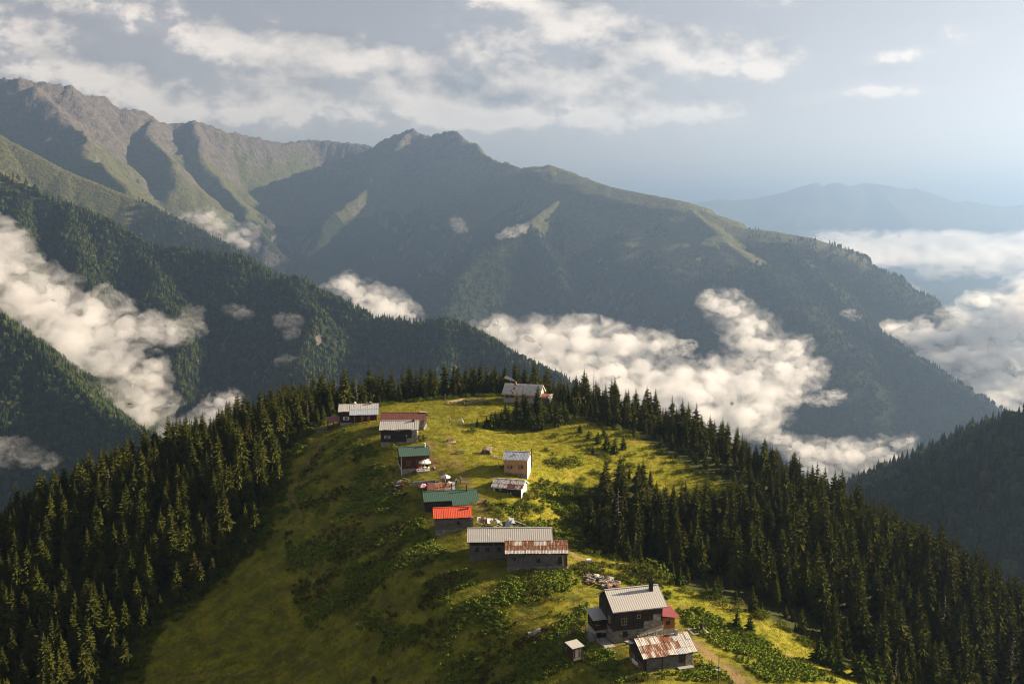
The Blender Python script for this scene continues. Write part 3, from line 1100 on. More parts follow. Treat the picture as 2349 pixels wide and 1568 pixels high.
rq = np.random.default_rng(21)
cell_a = (np.diff(RR, axis=0)[:, :-1]) * (np.diff(AA, axis=1)[:-1] * RR[:-1, :-1]) * np.sqrt(1 + SL[:-1, :-1] ** 2)
visc = VIS[:-1, :-1] | VIS[1:, 1:]
axc = np.degrees(AA[:-1, :-1])
wood = (1 - GRASS)[:-1, :-1] * (1 - ROCK)[:-1, :-1]
notnear = ~((FX[:-1, :-1] > NX0 + 5) & (FX[:-1, :-1] < NX1 - 5) & (FY[:-1, :-1] < NY1 - 5))


def far_forest(name, label, r0, r1, per, h0, h1, amin=-31, amax=31, broad=0.3, minwood=0.25):
    rc = RR[:-1, :-1]
    m = visc & notnear & (rc > r0) & (rc < r1) & (axc > amin) & (axc < amax) & (wood > minwood)
    lam = np.where(m, cell_a / per * np.clip(wood * 1.3, 0, 1), 0)
    cnt = rq.poisson(lam)
    ii, jj = np.nonzero(cnt)
    c = cnt[ii, jj]
    ii, jj = np.repeat(ii, c), np.repeat(jj, c)
    u, v = rq.random(len(ii)), rq.random(len(ii))

    def lerp(A):
        return (A[ii, jj] * (1 - u) + A[ii + 1, jj] * u) * (1 - v) + (A[ii, jj + 1] * (1 - u) + A[ii + 1, jj + 1] * u) * v
    X, Y, Z = lerp(FX), lerp(FY), lerp(FZs)
    nf = fbm(X / 180, Y / 180, 3)
    isb = rq.random(len(X)) < broad + 0.5 * nf
    idx = np.where(isb, 3 + rq.integers(0, 2, len(X)), rq.integers(0, 3, len(X)))
    hh = rq.uniform(h0, h1, len(X)) * np.where(isb, 0.8, 1.0)
    scatter(name, np.stack([X, Y, Z - 0.8], 1), hh, rq.random(len(X)) * 6.28, idx, far_coll, label)
    print(name, len(X))


far_forest("wooded_hill", "dark wooded hillside rising at the right edge", 600, 1700, 60, 15, 30, 8, 34, 0.25)
far_forest("wooded_valley_slope", "forest on the lower valley slope at the left edge", 900, 2120, 70, 15, 26, -34, 0, 0.35)
far_forest("wooded_middle_ridge", "forest on the middle ridge across the valley", 1700, 3300, 95, 15, 25, -34, 14, 0.3)
far_forest("wooded_far_slope", "forest on the far slopes above the valley clouds", 3300, 6300, 420, 17, 30, -34, 31, 0.3)
# ------------------------------------------------------------------ building materials
def wood_mat(name, dark, light, rough=0.85, grain=1.0):
    m, nt, out = new_mat(name)
    tc = nt.new('ShaderNodeTexCoord').outputs['Object']
    n1 = nt.noise(nt.vmath('MULTIPLY', tc, (0.5, 0.5, 7.0)), 2.0 * grain, 5, 0.65)
    n2 = nt.noise(tc, 0.8, 4, 0.6)
    c = nt.mix(nt.maprange(n1, 0.3, 0.7), dark, light)
    c = nt.mix(nt.math('MULTIPLY', nt.maprange(n2, 0.45, 0.7), 0.5), c, tuple(0.5 * v for v in dark))
    principled(nt, out, c, rough, nt.bump(n1, 0.4, 0.02), spec=0.2)
    return m


def metal_mat(name, base, stain=None, amount=0.3, rough=0.45, metallic=0.35, streak=True):
    m, nt, out = new_mat(name)
    tc = nt.new('ShaderNodeTexCoord').outputs['Object']
    oi = nt.new('ShaderNodeObjectInfo').outputs['Random']
    off = nt.vmath('ADD', nt.vmath('MULTIPLY', tc, (1.6, 0.35, 0.35) if streak else (1, 1, 1)),
                   nt.vmath('SCALE', (37.0, 11.0, 5.0), scale=oi))
    n = nt.noise(off, 1.7, 6, 0.68)
    nf = nt.noise(tc, 7.0, 4, 0.65)
    c = nt.mix(nt.maprange(nf, 0.3, 0.7), tuple(0.86 * v for v in base), tuple(min(1, 1.1 * v) for v in base))
    c = nt.mix(nt.maprange(oi, 0, 1, 0.0, 0.22), c, tuple(0.6 * v for v in base))
    r = rough
    if stain:
        e0 = 0.72 - 0.42 * amount
        k = nt.maprange(n, e0, e0 + 0.14)
        sc = nt.mix(nt.maprange(nf, 0.35, 0.65), stain, tuple(0.45 * v for v in stain))
        c = nt.mix(k, c, sc)
        r = nt.maprange(k, 0, 1, rough, 0.92)
        metallic = nt.maprange(k, 0, 1, metallic, 0.0)
    principled(nt, out, c, r, nt.bump(nf, 0.15, 0.02), metallic, spec=0.4)
    return m


def stone_mat(name, c1, c2, c3):
    m, nt, out = new_mat(name)
    g = nt.new('ShaderNodeNewGeometry')
    tc = nt.new('ShaderNodeTexCoord').outputs['Object']
    r = g.outputs['Random Per Island']
    n = nt.noise(tc, 5.0, 5, 0.65)
    c = nt.ramp(r, [(0.0, c1), (0.45, c2), (1.0, c3)])
    c = nt.mix(nt.maprange(n, 0.35, 0.7, 0.0, 0.6), c, tuple(0.45 * v for v in c1))
    principled(nt, out, c, 0.95, nt.bump(n, 0.5, 0.05), spec=0.15)
    return m


RUST = (0.24, 0.085, 0.030)
W_BLACK = wood_mat("dark_timber", (0.018, 0.015, 0.013), (0.062, 0.048, 0.040))
W_GREY = wood_mat("weathered_timber", (0.060, 0.053, 0.047), (0.210, 0.188, 0.165))
W_BROWN = wood_mat("brown_timber", (0.032, 0.016, 0.011), (0.080, 0.038, 0.024))
W_RED = wood_mat("red_brown_timber", (0.050, 0.018, 0.012), (0.115, 0.042, 0.024))
W_ORANGE = wood_mat("varnished_timber", (0.22, 0.075, 0.020), (0.42, 0.165, 0.045), 0.6)
W_TAN = wood_mat("pale_plank", (0.34, 0.20, 0.095), (0.50, 0.31, 0.15))
W_RAW = wood_mat("raw_timber", (0.30, 0.22, 0.13), (0.50, 0.40, 0.26))
W_POLE = wood_mat("grey_pole", (0.15, 0.12, 0.09), (0.34, 0.28, 0.22))
C_WHITE = simple_mat("white_paint", (0.62, 0.60, 0.55), (0.80, 0.78, 0.73), 2.0, 0.8, 0.1)
C_PLASTER = simple_mat("grey_plaster", (0.26, 0.25, 0.23), (0.42, 0.40, 0.37), 1.2, 0.9, 0.2)
C_CONCRETE = simple_mat("concrete", (0.24, 0.22, 0.20), (0.36, 0.34, 0.31), 1.0, 0.9, 0.2)
S_GREY = stone_mat("rubble_stone", (0.13, 0.115, 0.10), (0.24, 0.215, 0.185), (0.40, 0.365, 0.32))
S_PALE = stone_mat("pale_stone", (0.22, 0.19, 0.15), (0.36, 0.31, 0.25), (0.52, 0.46, 0.38))
C_MORTAR = simple_mat("mortar", (0.20, 0.185, 0.16), (0.32, 0.30, 0.26), 3.0, 0.95, 0.3)
R_GREY = metal_mat("galvanised_sheet", (0.44, 0.425, 0.40), (0.30, 0.17, 0.08), 0.12, 0.5, 0.25)
R_GREYS = metal_mat("pale_galvanised_sheet", (0.46, 0.44, 0.41), (0.36, 0.24, 0.12), 0.15, 0.5, 0.2)
R_BLUE = metal_mat("blue_grey_sheet", (0.40, 0.44, 0.50), (0.40, 0.30, 0.10), 0.10, 0.45, 0.3)
R_GREEN = metal_mat("green_sheet", (0.050, 0.105, 0.078), (0.03, 0.05, 0.04), 0.2, 0.5, 0.1)
R_RED = metal_mat("bright_red_sheet", (0.58, 0.085, 0.034), (0.36, 0.07, 0.035), 0.4, 0.5, 0.05)
R_MAROON = metal_mat("maroon_sheet", (0.20, 0.040, 0.042), (0.13, 0.03, 0.03), 0.3, 0.45, 0.1)
R_BROWN = metal_mat("red_brown_sheet", (0.165, 0.058, 0.042), (0.09, 0.035, 0.025), 0.3, 0.6, 0.1)
R_RUST = metal_mat("rusty_sheet", (0.50, 0.47, 0.43), RUST, 0.88, 0.6, 0.15)
R_HALF = metal_mat("part_rusted_sheet", (0.58, 0.55, 0.50), RUST, 0.50, 0.55, 0.2)
GLASS, _nt, _o = new_mat("window_glass")
principled(_nt, _o, (0.010, 0.012, 0.014), 0.08, None, 0.0, 0.6)
C_BLACK = simple_mat("soot", (0.012, 0.011, 0.010), (0.04, 0.035, 0.03), 4.0, 0.9, 0.1)
C_RED = simple_mat("red_cloth", (0.45, 0.03, 0.03), (0.58, 0.05, 0.045), 3, 0.85, 0)


# ------------------------------------------------------------------ mesh builder
class MB:
    def __init__(self):
        self.v, self.f = [], []

    def box(self, x0, x1, y0, y1, z0, z1, fm=None, jit=0.0, R=random):
        i = len(self.v)
        for z in (z0, z1):
            for (x, y) in ((x0, y0), (x1, y0), (x1, y1), (x0, y1)):
                p = (x + R.uniform(-jit, jit), y + R.uniform(-jit, jit), z + R.uniform(-jit, jit)) if jit else (x, y, z)
                self.v.append(fm(*p) if fm else p)
        q = [(0, 3, 2, 1), (4, 5, 6, 7), (0, 1, 5, 4), (1, 2, 6, 5), (2, 3, 7, 6), (3, 0, 4, 7)]
        self.f += [tuple(i + k for k in t) for t in q]
        return self

    def prism(self, poly, o0, o1, fm):
        """polygon in (u, z), extruded outwards from o0 to o1"""
        i, n = len(self.v), len(poly)
        for o in (o0, o1):
            for (u, z) in poly:
                self.v.append(fm(u, o, z))
        self.f.append(tuple(i + k for k in range(n))[::-1])
        self.f.append(tuple(i + n + k for k in range(n)))
        for k in range(n):
            k2 = (k + 1) % n
            self.f.append((i + k, i + k2, i + n + k2, i + n + k))
        return self

    def bar(self, a, b, w, h=None):
        """square bar between two points"""
        a, b = Vector(a), Vector(b)
        h = h or w
        d = (b - a).normalized()
        up = Vector((0, 0, 1)) if abs(d.z) < 0.95 else Vector((0, 1, 0))
        s = d.cross(up).normalized() * w / 2
        t = s.cross(d).normalized() * h / 2
        i = len(self.v)
        for p in (a, b):
            for k in ((-1, -1), (1, -1), (1, 1), (-1, 1)):
                self.v.append(tuple(p + s * k[0] + t * k[1]))
        for qd in ((0, 1, 2, 3), (7, 6, 5, 4), (0, 4, 5, 1), (1, 5, 6, 2), (2, 6, 7, 3), (3, 7, 4, 0)):
            self.f.append(tuple(i + k for k in qd))
        return self

    def tube(self, a, b, r0, r1=None, n=8):
        a, b = Vector(a), Vector(b)
        r1 = r0 if r1 is None else r1
        d = (b - a).normalized()
        s = d.orthogonal().normalized()
        t = d.cross(s)
        i = len(self.v)
        for p, r in ((a, r0), (b, r1)):
            for k in range(n):
                an = 2 * math.pi * k / n
                self.v.append(tuple(p + s * math.cos(an) * r + t * math.sin(an) * r))
        for k in range(n):
            self.f.append((i + k, i + (k + 1) % n, i + n + (k + 1) % n, i + n + k))
        self.f.append(tuple(i + k for k in range(n))[::-1])
        self.f.append(tuple(i + n + k for k in range(n)))
        return self

    def quad(self, a, b, c, d):
        i = len(self.v)
        self.v += [tuple(a), tuple(b), tuple(c), tuple(d)]
        self.f.append((i, i + 1, i + 2, i + 3))
        return self

    def build(self, name, mat, parent=None, smooth=False, kind=None):
        me_ = mesh_from(name, self.v, self.f, mat, smooth)
        bm = bmesh.new()
        bm.from_mesh(me_)
        bmesh.ops.recalc_face_normals(bm, faces=bm.faces)
        bm.to_mesh(me_)
        bm.free()
        o = link(name, me_, parent)
        if kind:
            o['kind'] = kind
        return o


def fitframe(zoom, flb, fle, fre, Y):
    """ground corner, heading, length and eave height of a house from its front corners"""
    b, e, r = flb, fle, fre
    O = P(b[0], b[1], Y)
    E = P(e[0], e[1], Y)
    ze = E[2] - CAMZ
    u, v = (r[0] - CX) / F, (CY - r[1]) / F
    k = ze / (-ST + v * CT)
    Rp = (u * k, (CT + v * ST) * k)
    dx, dy = Rp[0] - O[0], Rp[1] - O[1]
    return Vector(O), math.atan2(dy, dx), math.hypot(dx, dy), E[2] - O[2]


ZO = {'1': (660.6, 829.5, .28125), '2': (1027.7, 1174.5, .28125), '3': (866.2, 910.2, .14041), '4': (1086.4, 1005.7, .10299), '5': (939.6, 1115.8, .1625),
      '6': (1277.3, 1306.6, .15916), '7': (719.4, 866.2, .125), '8': (1086.4, 836.8, .1)}


def zp(k, x, y):
    o = ZO[k]
    return (o[0] + x * o[2], o[1] + y * o[2])


class House:
    def __init__(self, name, label, zoom, flb, fle, fre, Y, W, cat='house', group="houses of the ridge village", seed=1):
        O, al, L, H = fitframe(zoom, zp(zoom, *flb), zp(zoom, *fle), zp(zoom, *fre), Y)
        self.L, self.H, self.W, self.R = L, H, W, random.Random(seed)
        self.root = link(name, None)
        self.root.location = O
        self.root.rotation_euler = (0, 0, al)
        self.mat = Matrix.Translation(O) @ Matrix.Rotation(al, 4, 'Z')
        tag(self.root, label, cat, group)

    def w(self, x, y, z):
        return self.mat @ Vector((x, y, z))

    def gz(self, x, y):
        """ground level below a local point, in local height"""
        p = self.w(x, y, 0)
        return float(ground_z(p.x, p.y)) - self.root.location.z

    def fm(self, face, x0=0.0, x1=None, y0=0.0, y1=None):
        x1 = self.L if x1 is None else x1
        y1 = self.W if y1 is None else y1
        if face == 'F':
            return lambda u, o, z: (x0 + u, y0 - o, z)
        if face == 'B':
            return lambda u, o, z: (x1 - u, y1 + o, z)
        if face == 'L':
            return lambda u, o, z: (x0 - o, y1 - u, z)
        return lambda u, o, z: (x1 + o, y0 + u, z)

    def planks(self, face, u0, u1, z0, z1, mat, ph=0.26, gable=None, fm=None, name="plank_wall", vertical=False):
        """boards nailed side by side; gable = (middle u, ridge z, slope) trims them under the roof"""
        fm = fm or self.fm(face)
        R = self.R
        mb = MB()
        if vertical:
            u = u0
            while u < u1 - 0.02:
                w = min(ph * R.uniform(0.8, 1.2), u1 - u)
                mb.box(u + 0.008, u + w - 0.008, 0.02, 0.06 + R.uniform(0, .02), z0 + R.uniform(0, .08), z1, fm)
                u += w
            mb.box(u0, u1, -0.10, 0.03, z0, z1, fm)
        else:
            z = z0
            while z < z1 - 0.02:
                h = min(ph * R.uniform(0.85, 1.15), z1 - z)
                a, b = u0, u1
                if gable:
                    half = (gable[1] - (z + h)) / gable[2]
                    a, b = max(u0, gable[0] - half), min(u1, gable[0] + half)
                if b - a > 0.1:
                    mb.box(a, b, -0.06, 0.04 + R.uniform(0, .03), z + 0.012, z + h - 0.012, fm)
                    mb.box(a, b, -0.10, 0.012, z - 0.012, z + h, fm)
                z += h
        return mb.build(name, mat, self.root, kind='stuff')

    def stones(self, face, u0, u1, z0, z1, mat=None, size=0.42, fm=None, ztop=None, name="stone_wall"):
        """rubble wall: mortar core and single stones standing proud; ztop(u) may slope"""
        fm = fm or self.fm(face)
        R = self.R
        mb = MB()
        z = z0
        while z < z1 - 0.05:
            h = min(size * R.uniform(0.6, 1.0), z1 - z)
            u = u0
            while u < u1 - 0.05:
                w = min(size * R.uniform(0.7, 1.6), u1 - u)
                if ztop is None or z + h <= ztop(u + w / 2) + 0.05:
                    g = 0.025
                    o = R.uniform(0.02, 0.09)
                    c = R.uniform(0.04, 0.10)
                    a, b, p, q_ = u + g, u + w - g, z + g, z + h - g
                    if b - a > 0.08 and q_ - p > 0.06:
                        c = min(c, (b - a) / 3, (q_ - p) / 3)
                        mb.prism([(a + c * R.random(), p), (b - c * R.random(), p), (b, p + c), (b, q_ - c * R.random()), (b - c, q_), (a + c, q_), (a, q_ - c), (a, p + c)], -0.05, o, fm)
                u += w
            z += h
        core = self.root
        o = mb.build(name, mat or S_GREY, core, kind='stuff')
        cb = MB()
        if ztop is None:
            cb.box(u0, u1, -0.30, 0.015, z0, z1, fm)
        else:
            cb.prism([(u0, z0), (u1, z0), (u1, ztop(u1)), (u0, ztop(u0))], -0.30, 0.015, fm)
        cb.build("mortar", C_MORTAR, o)
        return o

    def panel(self, face, u0, u1, z0, z1, mat, o0=-0.12, o1=0.03, fm=None, name="wall_panel"):
        return MB().box(u0, u1, o0, o1, z0, z1, fm or self.fm(face)).build(name, mat, self.root)

    def post(self, face, u, z0, z1, mat, w=0.2, o=0.10, fm=None, name="corner_post"):
        return MB().box(u - w / 2, u + w / 2, -0.10, o, z0, z1, fm or self.fm(face)).build(name, mat, self.root)

    def window(self, face, u, z, w, h, frame, fm=None, cross=True, shutters=None, light=None):
        fm = fm or self.fm(face)
        b = 0.08
        mb = MB()
        mb.box(u - w / 2 - b, u - w / 2, 0.0, 0.12, z - h / 2 - b, z + h / 2 + b, fm).box(u + w / 2, u + w / 2 + b, 0.0, 0.12, z - h / 2 - b, z + h / 2 + b, fm)
        mb.box(u - w / 2, u + w / 2, 0.0, 0.12, z + h / 2, z + h / 2 + b, fm).box(u - w / 2 - 0.06, u + w / 2 + 0.06, 0.0, 0.17, z - h / 2 - b - .02, z - h / 2 - .002, fm)
        if cross:
            mb.box(u - 0.03, u + 0.03, 0.04, 0.10, z - h / 2, z + h / 2, fm).box(u - w / 2, u - .03, 0.045, 0.095, z - 0.03, z + 0.03, fm).box(u + .03, u + w / 2, 0.045, 0.095, z - 0.03, z + 0.03, fm)
        win = mb.build("window", frame, self.root)
        MB().box(u - w / 2 + .002, u + w / 2 - .002, -0.02, 0.078, z - h / 2 + .002, z + h / 2 - .002, fm).build("pane", GLASS, win)
        if shutters:
            for s in (-1, 1):
                c = u + s * (w / 2 + 0.30)
                MB().box(c - 0.2, c + 0.2, 0.06, 0.14, z - h / 2, z + h / 2, fm).build("shutter", shutters, win)
        return win

    def door(self, face, u, z0, w, h, mat, fm=None):
        fm = fm or self.fm(face)
        d = MB().box(u - w / 2, u + w / 2, 0.0, 0.09, z0, z0 + h, fm).build("door", mat, self.root)
        MB().box(u + w / 2 - .16, u + w / 2 - .08, 0.09, 0.15, z0 + h * .48, z0 + h * .52, fm).build("handle", W_POLE, d)
        MB().box(u - w / 2 - .1, u - w / 2, 0.0, 0.13, z0, z0 + h + .1, fm).box(u + w / 2, u + w / 2 + .1, 0.0, 0.13, z0, z0 + h + .1, fm).box(u - w / 2, u + w / 2, 0.0, 0.13, z0 + h, z0 + h + .1, fm).build("door_frame", W_BLACK, d)
        return d

    # roofs -----------------------------------------------------------
    def corr(self, name, mat, x0, x1, top, eave, pitch=0.26, depth=0.013, thick=0.03, parent=None, wob=0.0):
        """corrugated sheet from the top line (y, z) down to the eave line (y, z)"""
        R = self.R
        n = max(4, int((x1 - x0) / pitch) * 4)
        rows = 5
        vs, fs = [], []
        nx, nz = -(eave[1] - top[1]), (eave[0] - top[0])
        ln = math.hypot(nx, nz)
        ny_, nz_ = nx / ln, nz / ln
        if nz_ < 0:
            ny_, nz_ = -ny_, -nz_
        off = [[R.uniform(-wob, wob) for _ in range(4)] for _ in range(rows)]
        for lay in (0, 1):
            for r in range(rows):
                t = r / (rows - 1)
                for i in range(n + 1):
                    x = x0 + (x1 - x0) * i / n
                    s = depth * math.cos(2 * math.pi * i / 4.0) + off[r][int(3.999 * i / (n + 1))] - lay * thick
                    vs.append((x, top[0] + (eave[0] - top[0]) * t + ny_ * s, top[1] + (eave[1] - top[1]) * t + nz_ * s))
        m = (n + 1)
        B = rows * m
        for r in range(rows - 1):
            for i in range(n):
                a = r * m + i
                fs.append((a, a + 1, a + m + 1, a + m))
                fs.append((B + a, B + a + m, B + a + m + 1, B + a + 1))
        for i in range(n):
            a, b = (rows - 1) * m + i, i
            fs.append((a, a + 1, B + a + 1, B + a))
            fs.append((b + 1, b, B + b, B + b + 1))
        for r in range(rows - 1):
            a, b = r * m, r * m + n
            fs.append((a, a + m, B + a + m, B + a))
            fs.append((b + m, b, B + b, B + b + m))
        return link(name, mesh_from(name, vs, fs, mat), parent or self.root)

    def sheets(self, x0, x1, top, eave, cols, rows, pickmat, pitch=0.3, lift=0.0, tilt=0.03, name="roof_sheet"):
        """single tin sheets, overlapping like shingles, each a little out of true"""
        R = self.R
        w = (x1 - x0) / cols
        for r in range(rows):
            for c in range(cols):
                t0, t1 = r / rows, (r + 1) / rows + (0.06 if r < rows - 1 else R.uniform(-.02, .02))
                a = (top[0] + (eave[0] - top[0]) * t0, top[1] + (eave[1] - top[1]) * t0)
                b = (top[0] + (eave[0] - top[0]) * t1, top[1] + (eave[1] - top[1]) * t1)
                dz = lift + 0.03 * (rows - 1 - r) + 0.012 * (c % 2) + R.uniform(0, tilt)
                self.corr(name, pickmat(c, r, R), x0 + c * w - 0.04, x0 + (c + 1) * w + 0.04,
                          (a[0], a[1] + dz), (b[0], b[1] + dz + R.uniform(0, tilt)), pitch, 0.014, 0.015)

    def gable_roof(self, rise, mat, ovf=0.55, ovb=0.5, ovl=0.5, ovr=0.5, ry=None, x0=0.0, x1=None, H=None, front=True, back=True, pitch=0.26, backmat=None, barge=None, wob=0.0):
        x1 = self.L if x1 is None else x1
        H = self.H if H is None else H
        ry = self.W / 2 if ry is None else ry
        sf, sb = rise / ry, rise / (self.W - ry)
        top = H + rise + 0.10
        self.top = (ry, top)
        self.fe = (-ovf, top - sf * (ry + ovf))
        self.be = (self.W + ovb, top - sb * (self.W - ry + ovb))
        self.rx = (x0 - ovl, x1 + ovr)
        if front:
            self.corr("roof_slope", mat, x0 - ovl, x1 + ovr, self.top, self.fe, pitch, wob=wob)
        if back:
            self.corr("roof_slope", backmat or mat, x0 - ovl, x1 + ovr, self.top, self.be, pitch, wob=wob)
        MB().bar((x0 - ovl, ry, top + 0.03), (x1 + ovr, ry, top + 0.03), 0.34, 0.07).build("ridge_cap", mat, self.root)
        bm_ = barge or W_BLACK
        for x in (x0 - ovl + 0.03, x1 + ovr - 0.03):
            MB().bar((x, self.fe[0] + .02, self.fe[1] - .12), (x, ry, top - 0.12), 0.05, 0.16).build("barge_board", bm_, self.root)
            MB().bar((x, self.be[0] - .02, self.be[1] - .12), (x, ry + .001, top - 0.12), 0.048, 0.155).build("barge_board", bm_, self.root)
        MB().bar((x0 - ovl + .06, self.fe[0] + .05, self.fe[1] - .13), (x1 + ovr - .06, self.fe[0] + .05, self.fe[1] - .13), 0.04, 0.13).build("eave_board", bm_, self.root)
        return sf

    def chimney(self, x, y, z0, z1, w, mat, cap=True):
        c = MB().box(x - w / 2, x + w / 2, y - w / 2, y + w / 2, z0, z1).build("chimney", mat, self.root)
        if cap:
            MB().box(x - w * .65, x + w * .65, y - w * .65, y + w * .65, z1 + .12, z1 + .2).box(x - w * .4, x - w * .25, y - w * .4, y - w * .25, z1, z1 + .12).box(x + w * .25, x + w * .4, y - w * .4, y - w * .25, z1, z1 + .12).box(x - w * .4, x - w * .25, y + w * .25, y + w * .4, z1, z1 + .12).box(x + w * .25, x + w * .4, y + w * .25, y + w * .4, z1, z1 + .12).build("chimney_cap", mat, c)
        return c

    def shell(self, hs_l, hs_r, wood, base=None, gables=True, rise=None, posts=(), ph=0.26, back=True, deep=2.6, stone=0.42, base_mat=None):
        """stone footing following the slope and plank walls above it on all sides"""
        L, W, H = self.L, self.W, self.H
        bm_ = base_mat or S_GREY
        hs = max(hs_l, hs_r)
        self.stones('F', 0, L, -deep, hs, bm_, stone, ztop=lambda u: hs_l + (hs_r - hs_l) * u / L)
        self.stones('L', 0, W, -deep, hs_l, bm_, stone)
        self.stones('R', 0, W, -deep, hs_r, bm_, stone)
        self.planks('F', 0.02, L - .02, min(hs_l, hs_r), H, wood, ph)
        g = (W / 2, H + rise + .02, rise / (W / 2)) if rise else None
        self.planks('L', 0.02, W - .02, hs_l, H + (rise or 0), wood, ph, gable=g)
        self.planks('R', 0.02, W - .02, hs_r, H + (rise or 0), wood, ph, gable=g)
        if back:
            self.planks('B', 0.02, L - .02, min(hs_l, hs_r) - 1.0, H, wood, ph)
        for u in (0.08,) + tuple(posts) + (L - 0.08,):
            self.post('F', u, min(hs_l, hs_r) - .02, H - 0.02, wood, name="wall_post")
        for f in ('L', 'R'):
            for u in (0.08, W / 2, W - 0.08):
                self.post(f, u, hs_l - .02, H + ((rise or 0) - .12 if u == W / 2 else -0.15), wood, name="wall_post")


def grey_pick(*mats):
    return lambda c, r, R: R.choice(mats)
# ------------------------------------------------------------------ the houses
def hit(h, zoom, zx, zy, axis='y', val=0.0):
    """local point of house h on the plane axis = val that is seen at this spot"""
    d = px_dir(*zp(zoom, zx, zy))
    inv = h.mat.inverted()
    o = inv @ Vector((0, 0, CAMZ))
    dl = inv.to_3x3() @ d
    k = {'x': 0, 'y': 1, 'z': 2}[axis]
    t = (val - o[k]) / dl[k]
    return o + dl * t


def uz(h, zoom, zx, zy):
    p = hit(h, zoom, zx, zy)
    return p.x, p.z


def uzL(h, zoom, zx, zy):
    p = hit(h, zoom, zx, zy, 'x', 0.0)
    return h.W - p.y, p.z


def uzR(h, zoom, zx, zy):
    p = hit(h, zoom, zx, zy, 'x', h.L)
    return p.y, p.z


# --- tall dark house nearest the viewer -------------------------------------
h = House("timber_house", "tall dark timber house with grey corrugated roof and black chimney, nearest the viewer", '6', (825, 1055), (825, 560), (1520, 485), 168, 7.4, seed=11)
L, W, H = h.L, h.W, h.H
zt = uz(h, '6', 825, 885)[1]
zr = uz(h, '6', 1250, 735)[1]
ur = uz(h, '6', 1252, 740)[0]
um = uz(h, '6', 1385, 700)[0]
zr2 = uz(h, '6', 1440, 630)[1]
h.stones('F', 0, L, -2.2, zt, S_GREY, 0.45)
h.stones('F', ur, L, zt, zr, S_PALE, 0.5, name="stone_wall")
h.stones('F', um, L, zr, zr2, S_PALE, 0.5, name="stone_wall")
h.planks('F', 0.02, ur, zt, H, W_BLACK, 0.34)
h.planks('F', ur, um, zr, H, W_BLACK, 0.34)
h.planks('F', um, L - .02, zr2, H, W_BLACK, 0.34)
rise = 2.05
g = (W / 2, H + rise + .02, rise / (W / 2))
h.stones('L', 0, W, -2.2, zt, S_GREY, 0.45)
h.planks('L', 0.02, W - .02, zt, H + rise, W_BLACK, 0.34, gable=g)
h.stones('R', 0, W, -1.5, zr, S_GREY, 0.45)
h.planks('R', 0.02, W - .02, zr, H + rise, W_BLACK, 0.34, gable=g)
h.planks('B', 0.02, L - .02, -0.5, H, W_BLACK, 0.34)
for x_ in (0.1, uz(h, '6', 1115, 700)[0], ur - .05, L - .1):
    h.post('F', x_, zt if x_ < ur - .1 else zr - .3, H - .02, W_BLACK, 0.24, 0.13, name="wall_post")
for u_ in (0.1, W / 2, W - .1):
    h.post('L', u_, zt, H + (rise - .1 if abs(u_ - W / 2) < .1 else -.15), W_BLACK, 0.24, 0.13, name="wall_post")
h.gable_roof(rise, R_GREY, 0.75, 0.75, 0.55, 0.75, pitch=0.40, barge=C_PLASTER)
u_, z_ = uz(h, '6', 970, 740)
h.window('F', u_, z_, 0.85, 1.05, W_RAW)
u_, z_ = uz(h, '6', 1180, 666)
h.window('F', u_, z_, 0.50, 0.50, W_RAW, cross=False)
u_, z_ = uz(h, '6', 1345, 682)
h.window('F', u_, z_, 0.55, 0.72, W_BLACK, cross=False)
for (zx, zy, w_, hh_) in ((650, 425, .8, .9), (645, 612, .8, 1.0), (765, 706, .8, 1.0)):
    u_, z_ = uzL(h, '6', zx, zy)
    h.window('L', u_, z_, w_, hh_, W_RAW if zy > 500 else W_BLACK)
u_, z_ = uzL(h, '6', 685, 1005)
h.door('L', u_, z_ - .1, 1.35, 2.1, C_BLACK)
u_, z_ = uz(h, '6', 985, 915)
MB().box(u_ - .45, u_ + .45, 0.02, 0.10, z_ - .6, z_ + .5, h.fm('F')).build("cellar_hatch", C_BLACK, h.root)
# oval sign board under the eave with two lines of dark lettering too small to read
u_, z_ = uz(h, '6', 1190, 580)
sg = MB().prism([(u_ + .44 * math.cos(a), z_ + .26 * math.sin(a)) for a in np.linspace(0, 6.283, 21)[:-1]], 0.05, 0.11, h.fm('F')).build("sign_board", W_ORANGE, h.root)
sl = MB()
for dz_, n_ in ((0.07, 6), (-0.07, 7)):
    for k in range(n_):
        a_ = u_ - .26 + .52 * k / n_
        sl.box(a_, a_ + .045, 0.11, 0.118, z_ + dz_ - .04, z_ + dz_ + .04, h.fm('F'))
sl.build("lettering", W_BROWN, sg)
p = hit(h, '6', 1360, 285, 'y', 2.6)
c_ = h.chimney(p.x, 2.75, H + .6, H + rise + 1.35, 0.62, C_BLACK, False)
MB().box(p.x - .22, p.x + .22, 2.53, 2.97, H + rise + 1.35, H + rise + 1.95).build("chimney_pot", C_BLACK, c_)
MB().tube((p.x - .3, 2.75, H + rise + 1.9), (p.x - .3, 2.75, H + rise + 2.3), .09).tube((p.x + .12, 2.75, H + rise + 1.9), (p.x + .12, 2.75, H + rise + 2.35), .11).build("chimney_cowl", C_BLACK, c_)
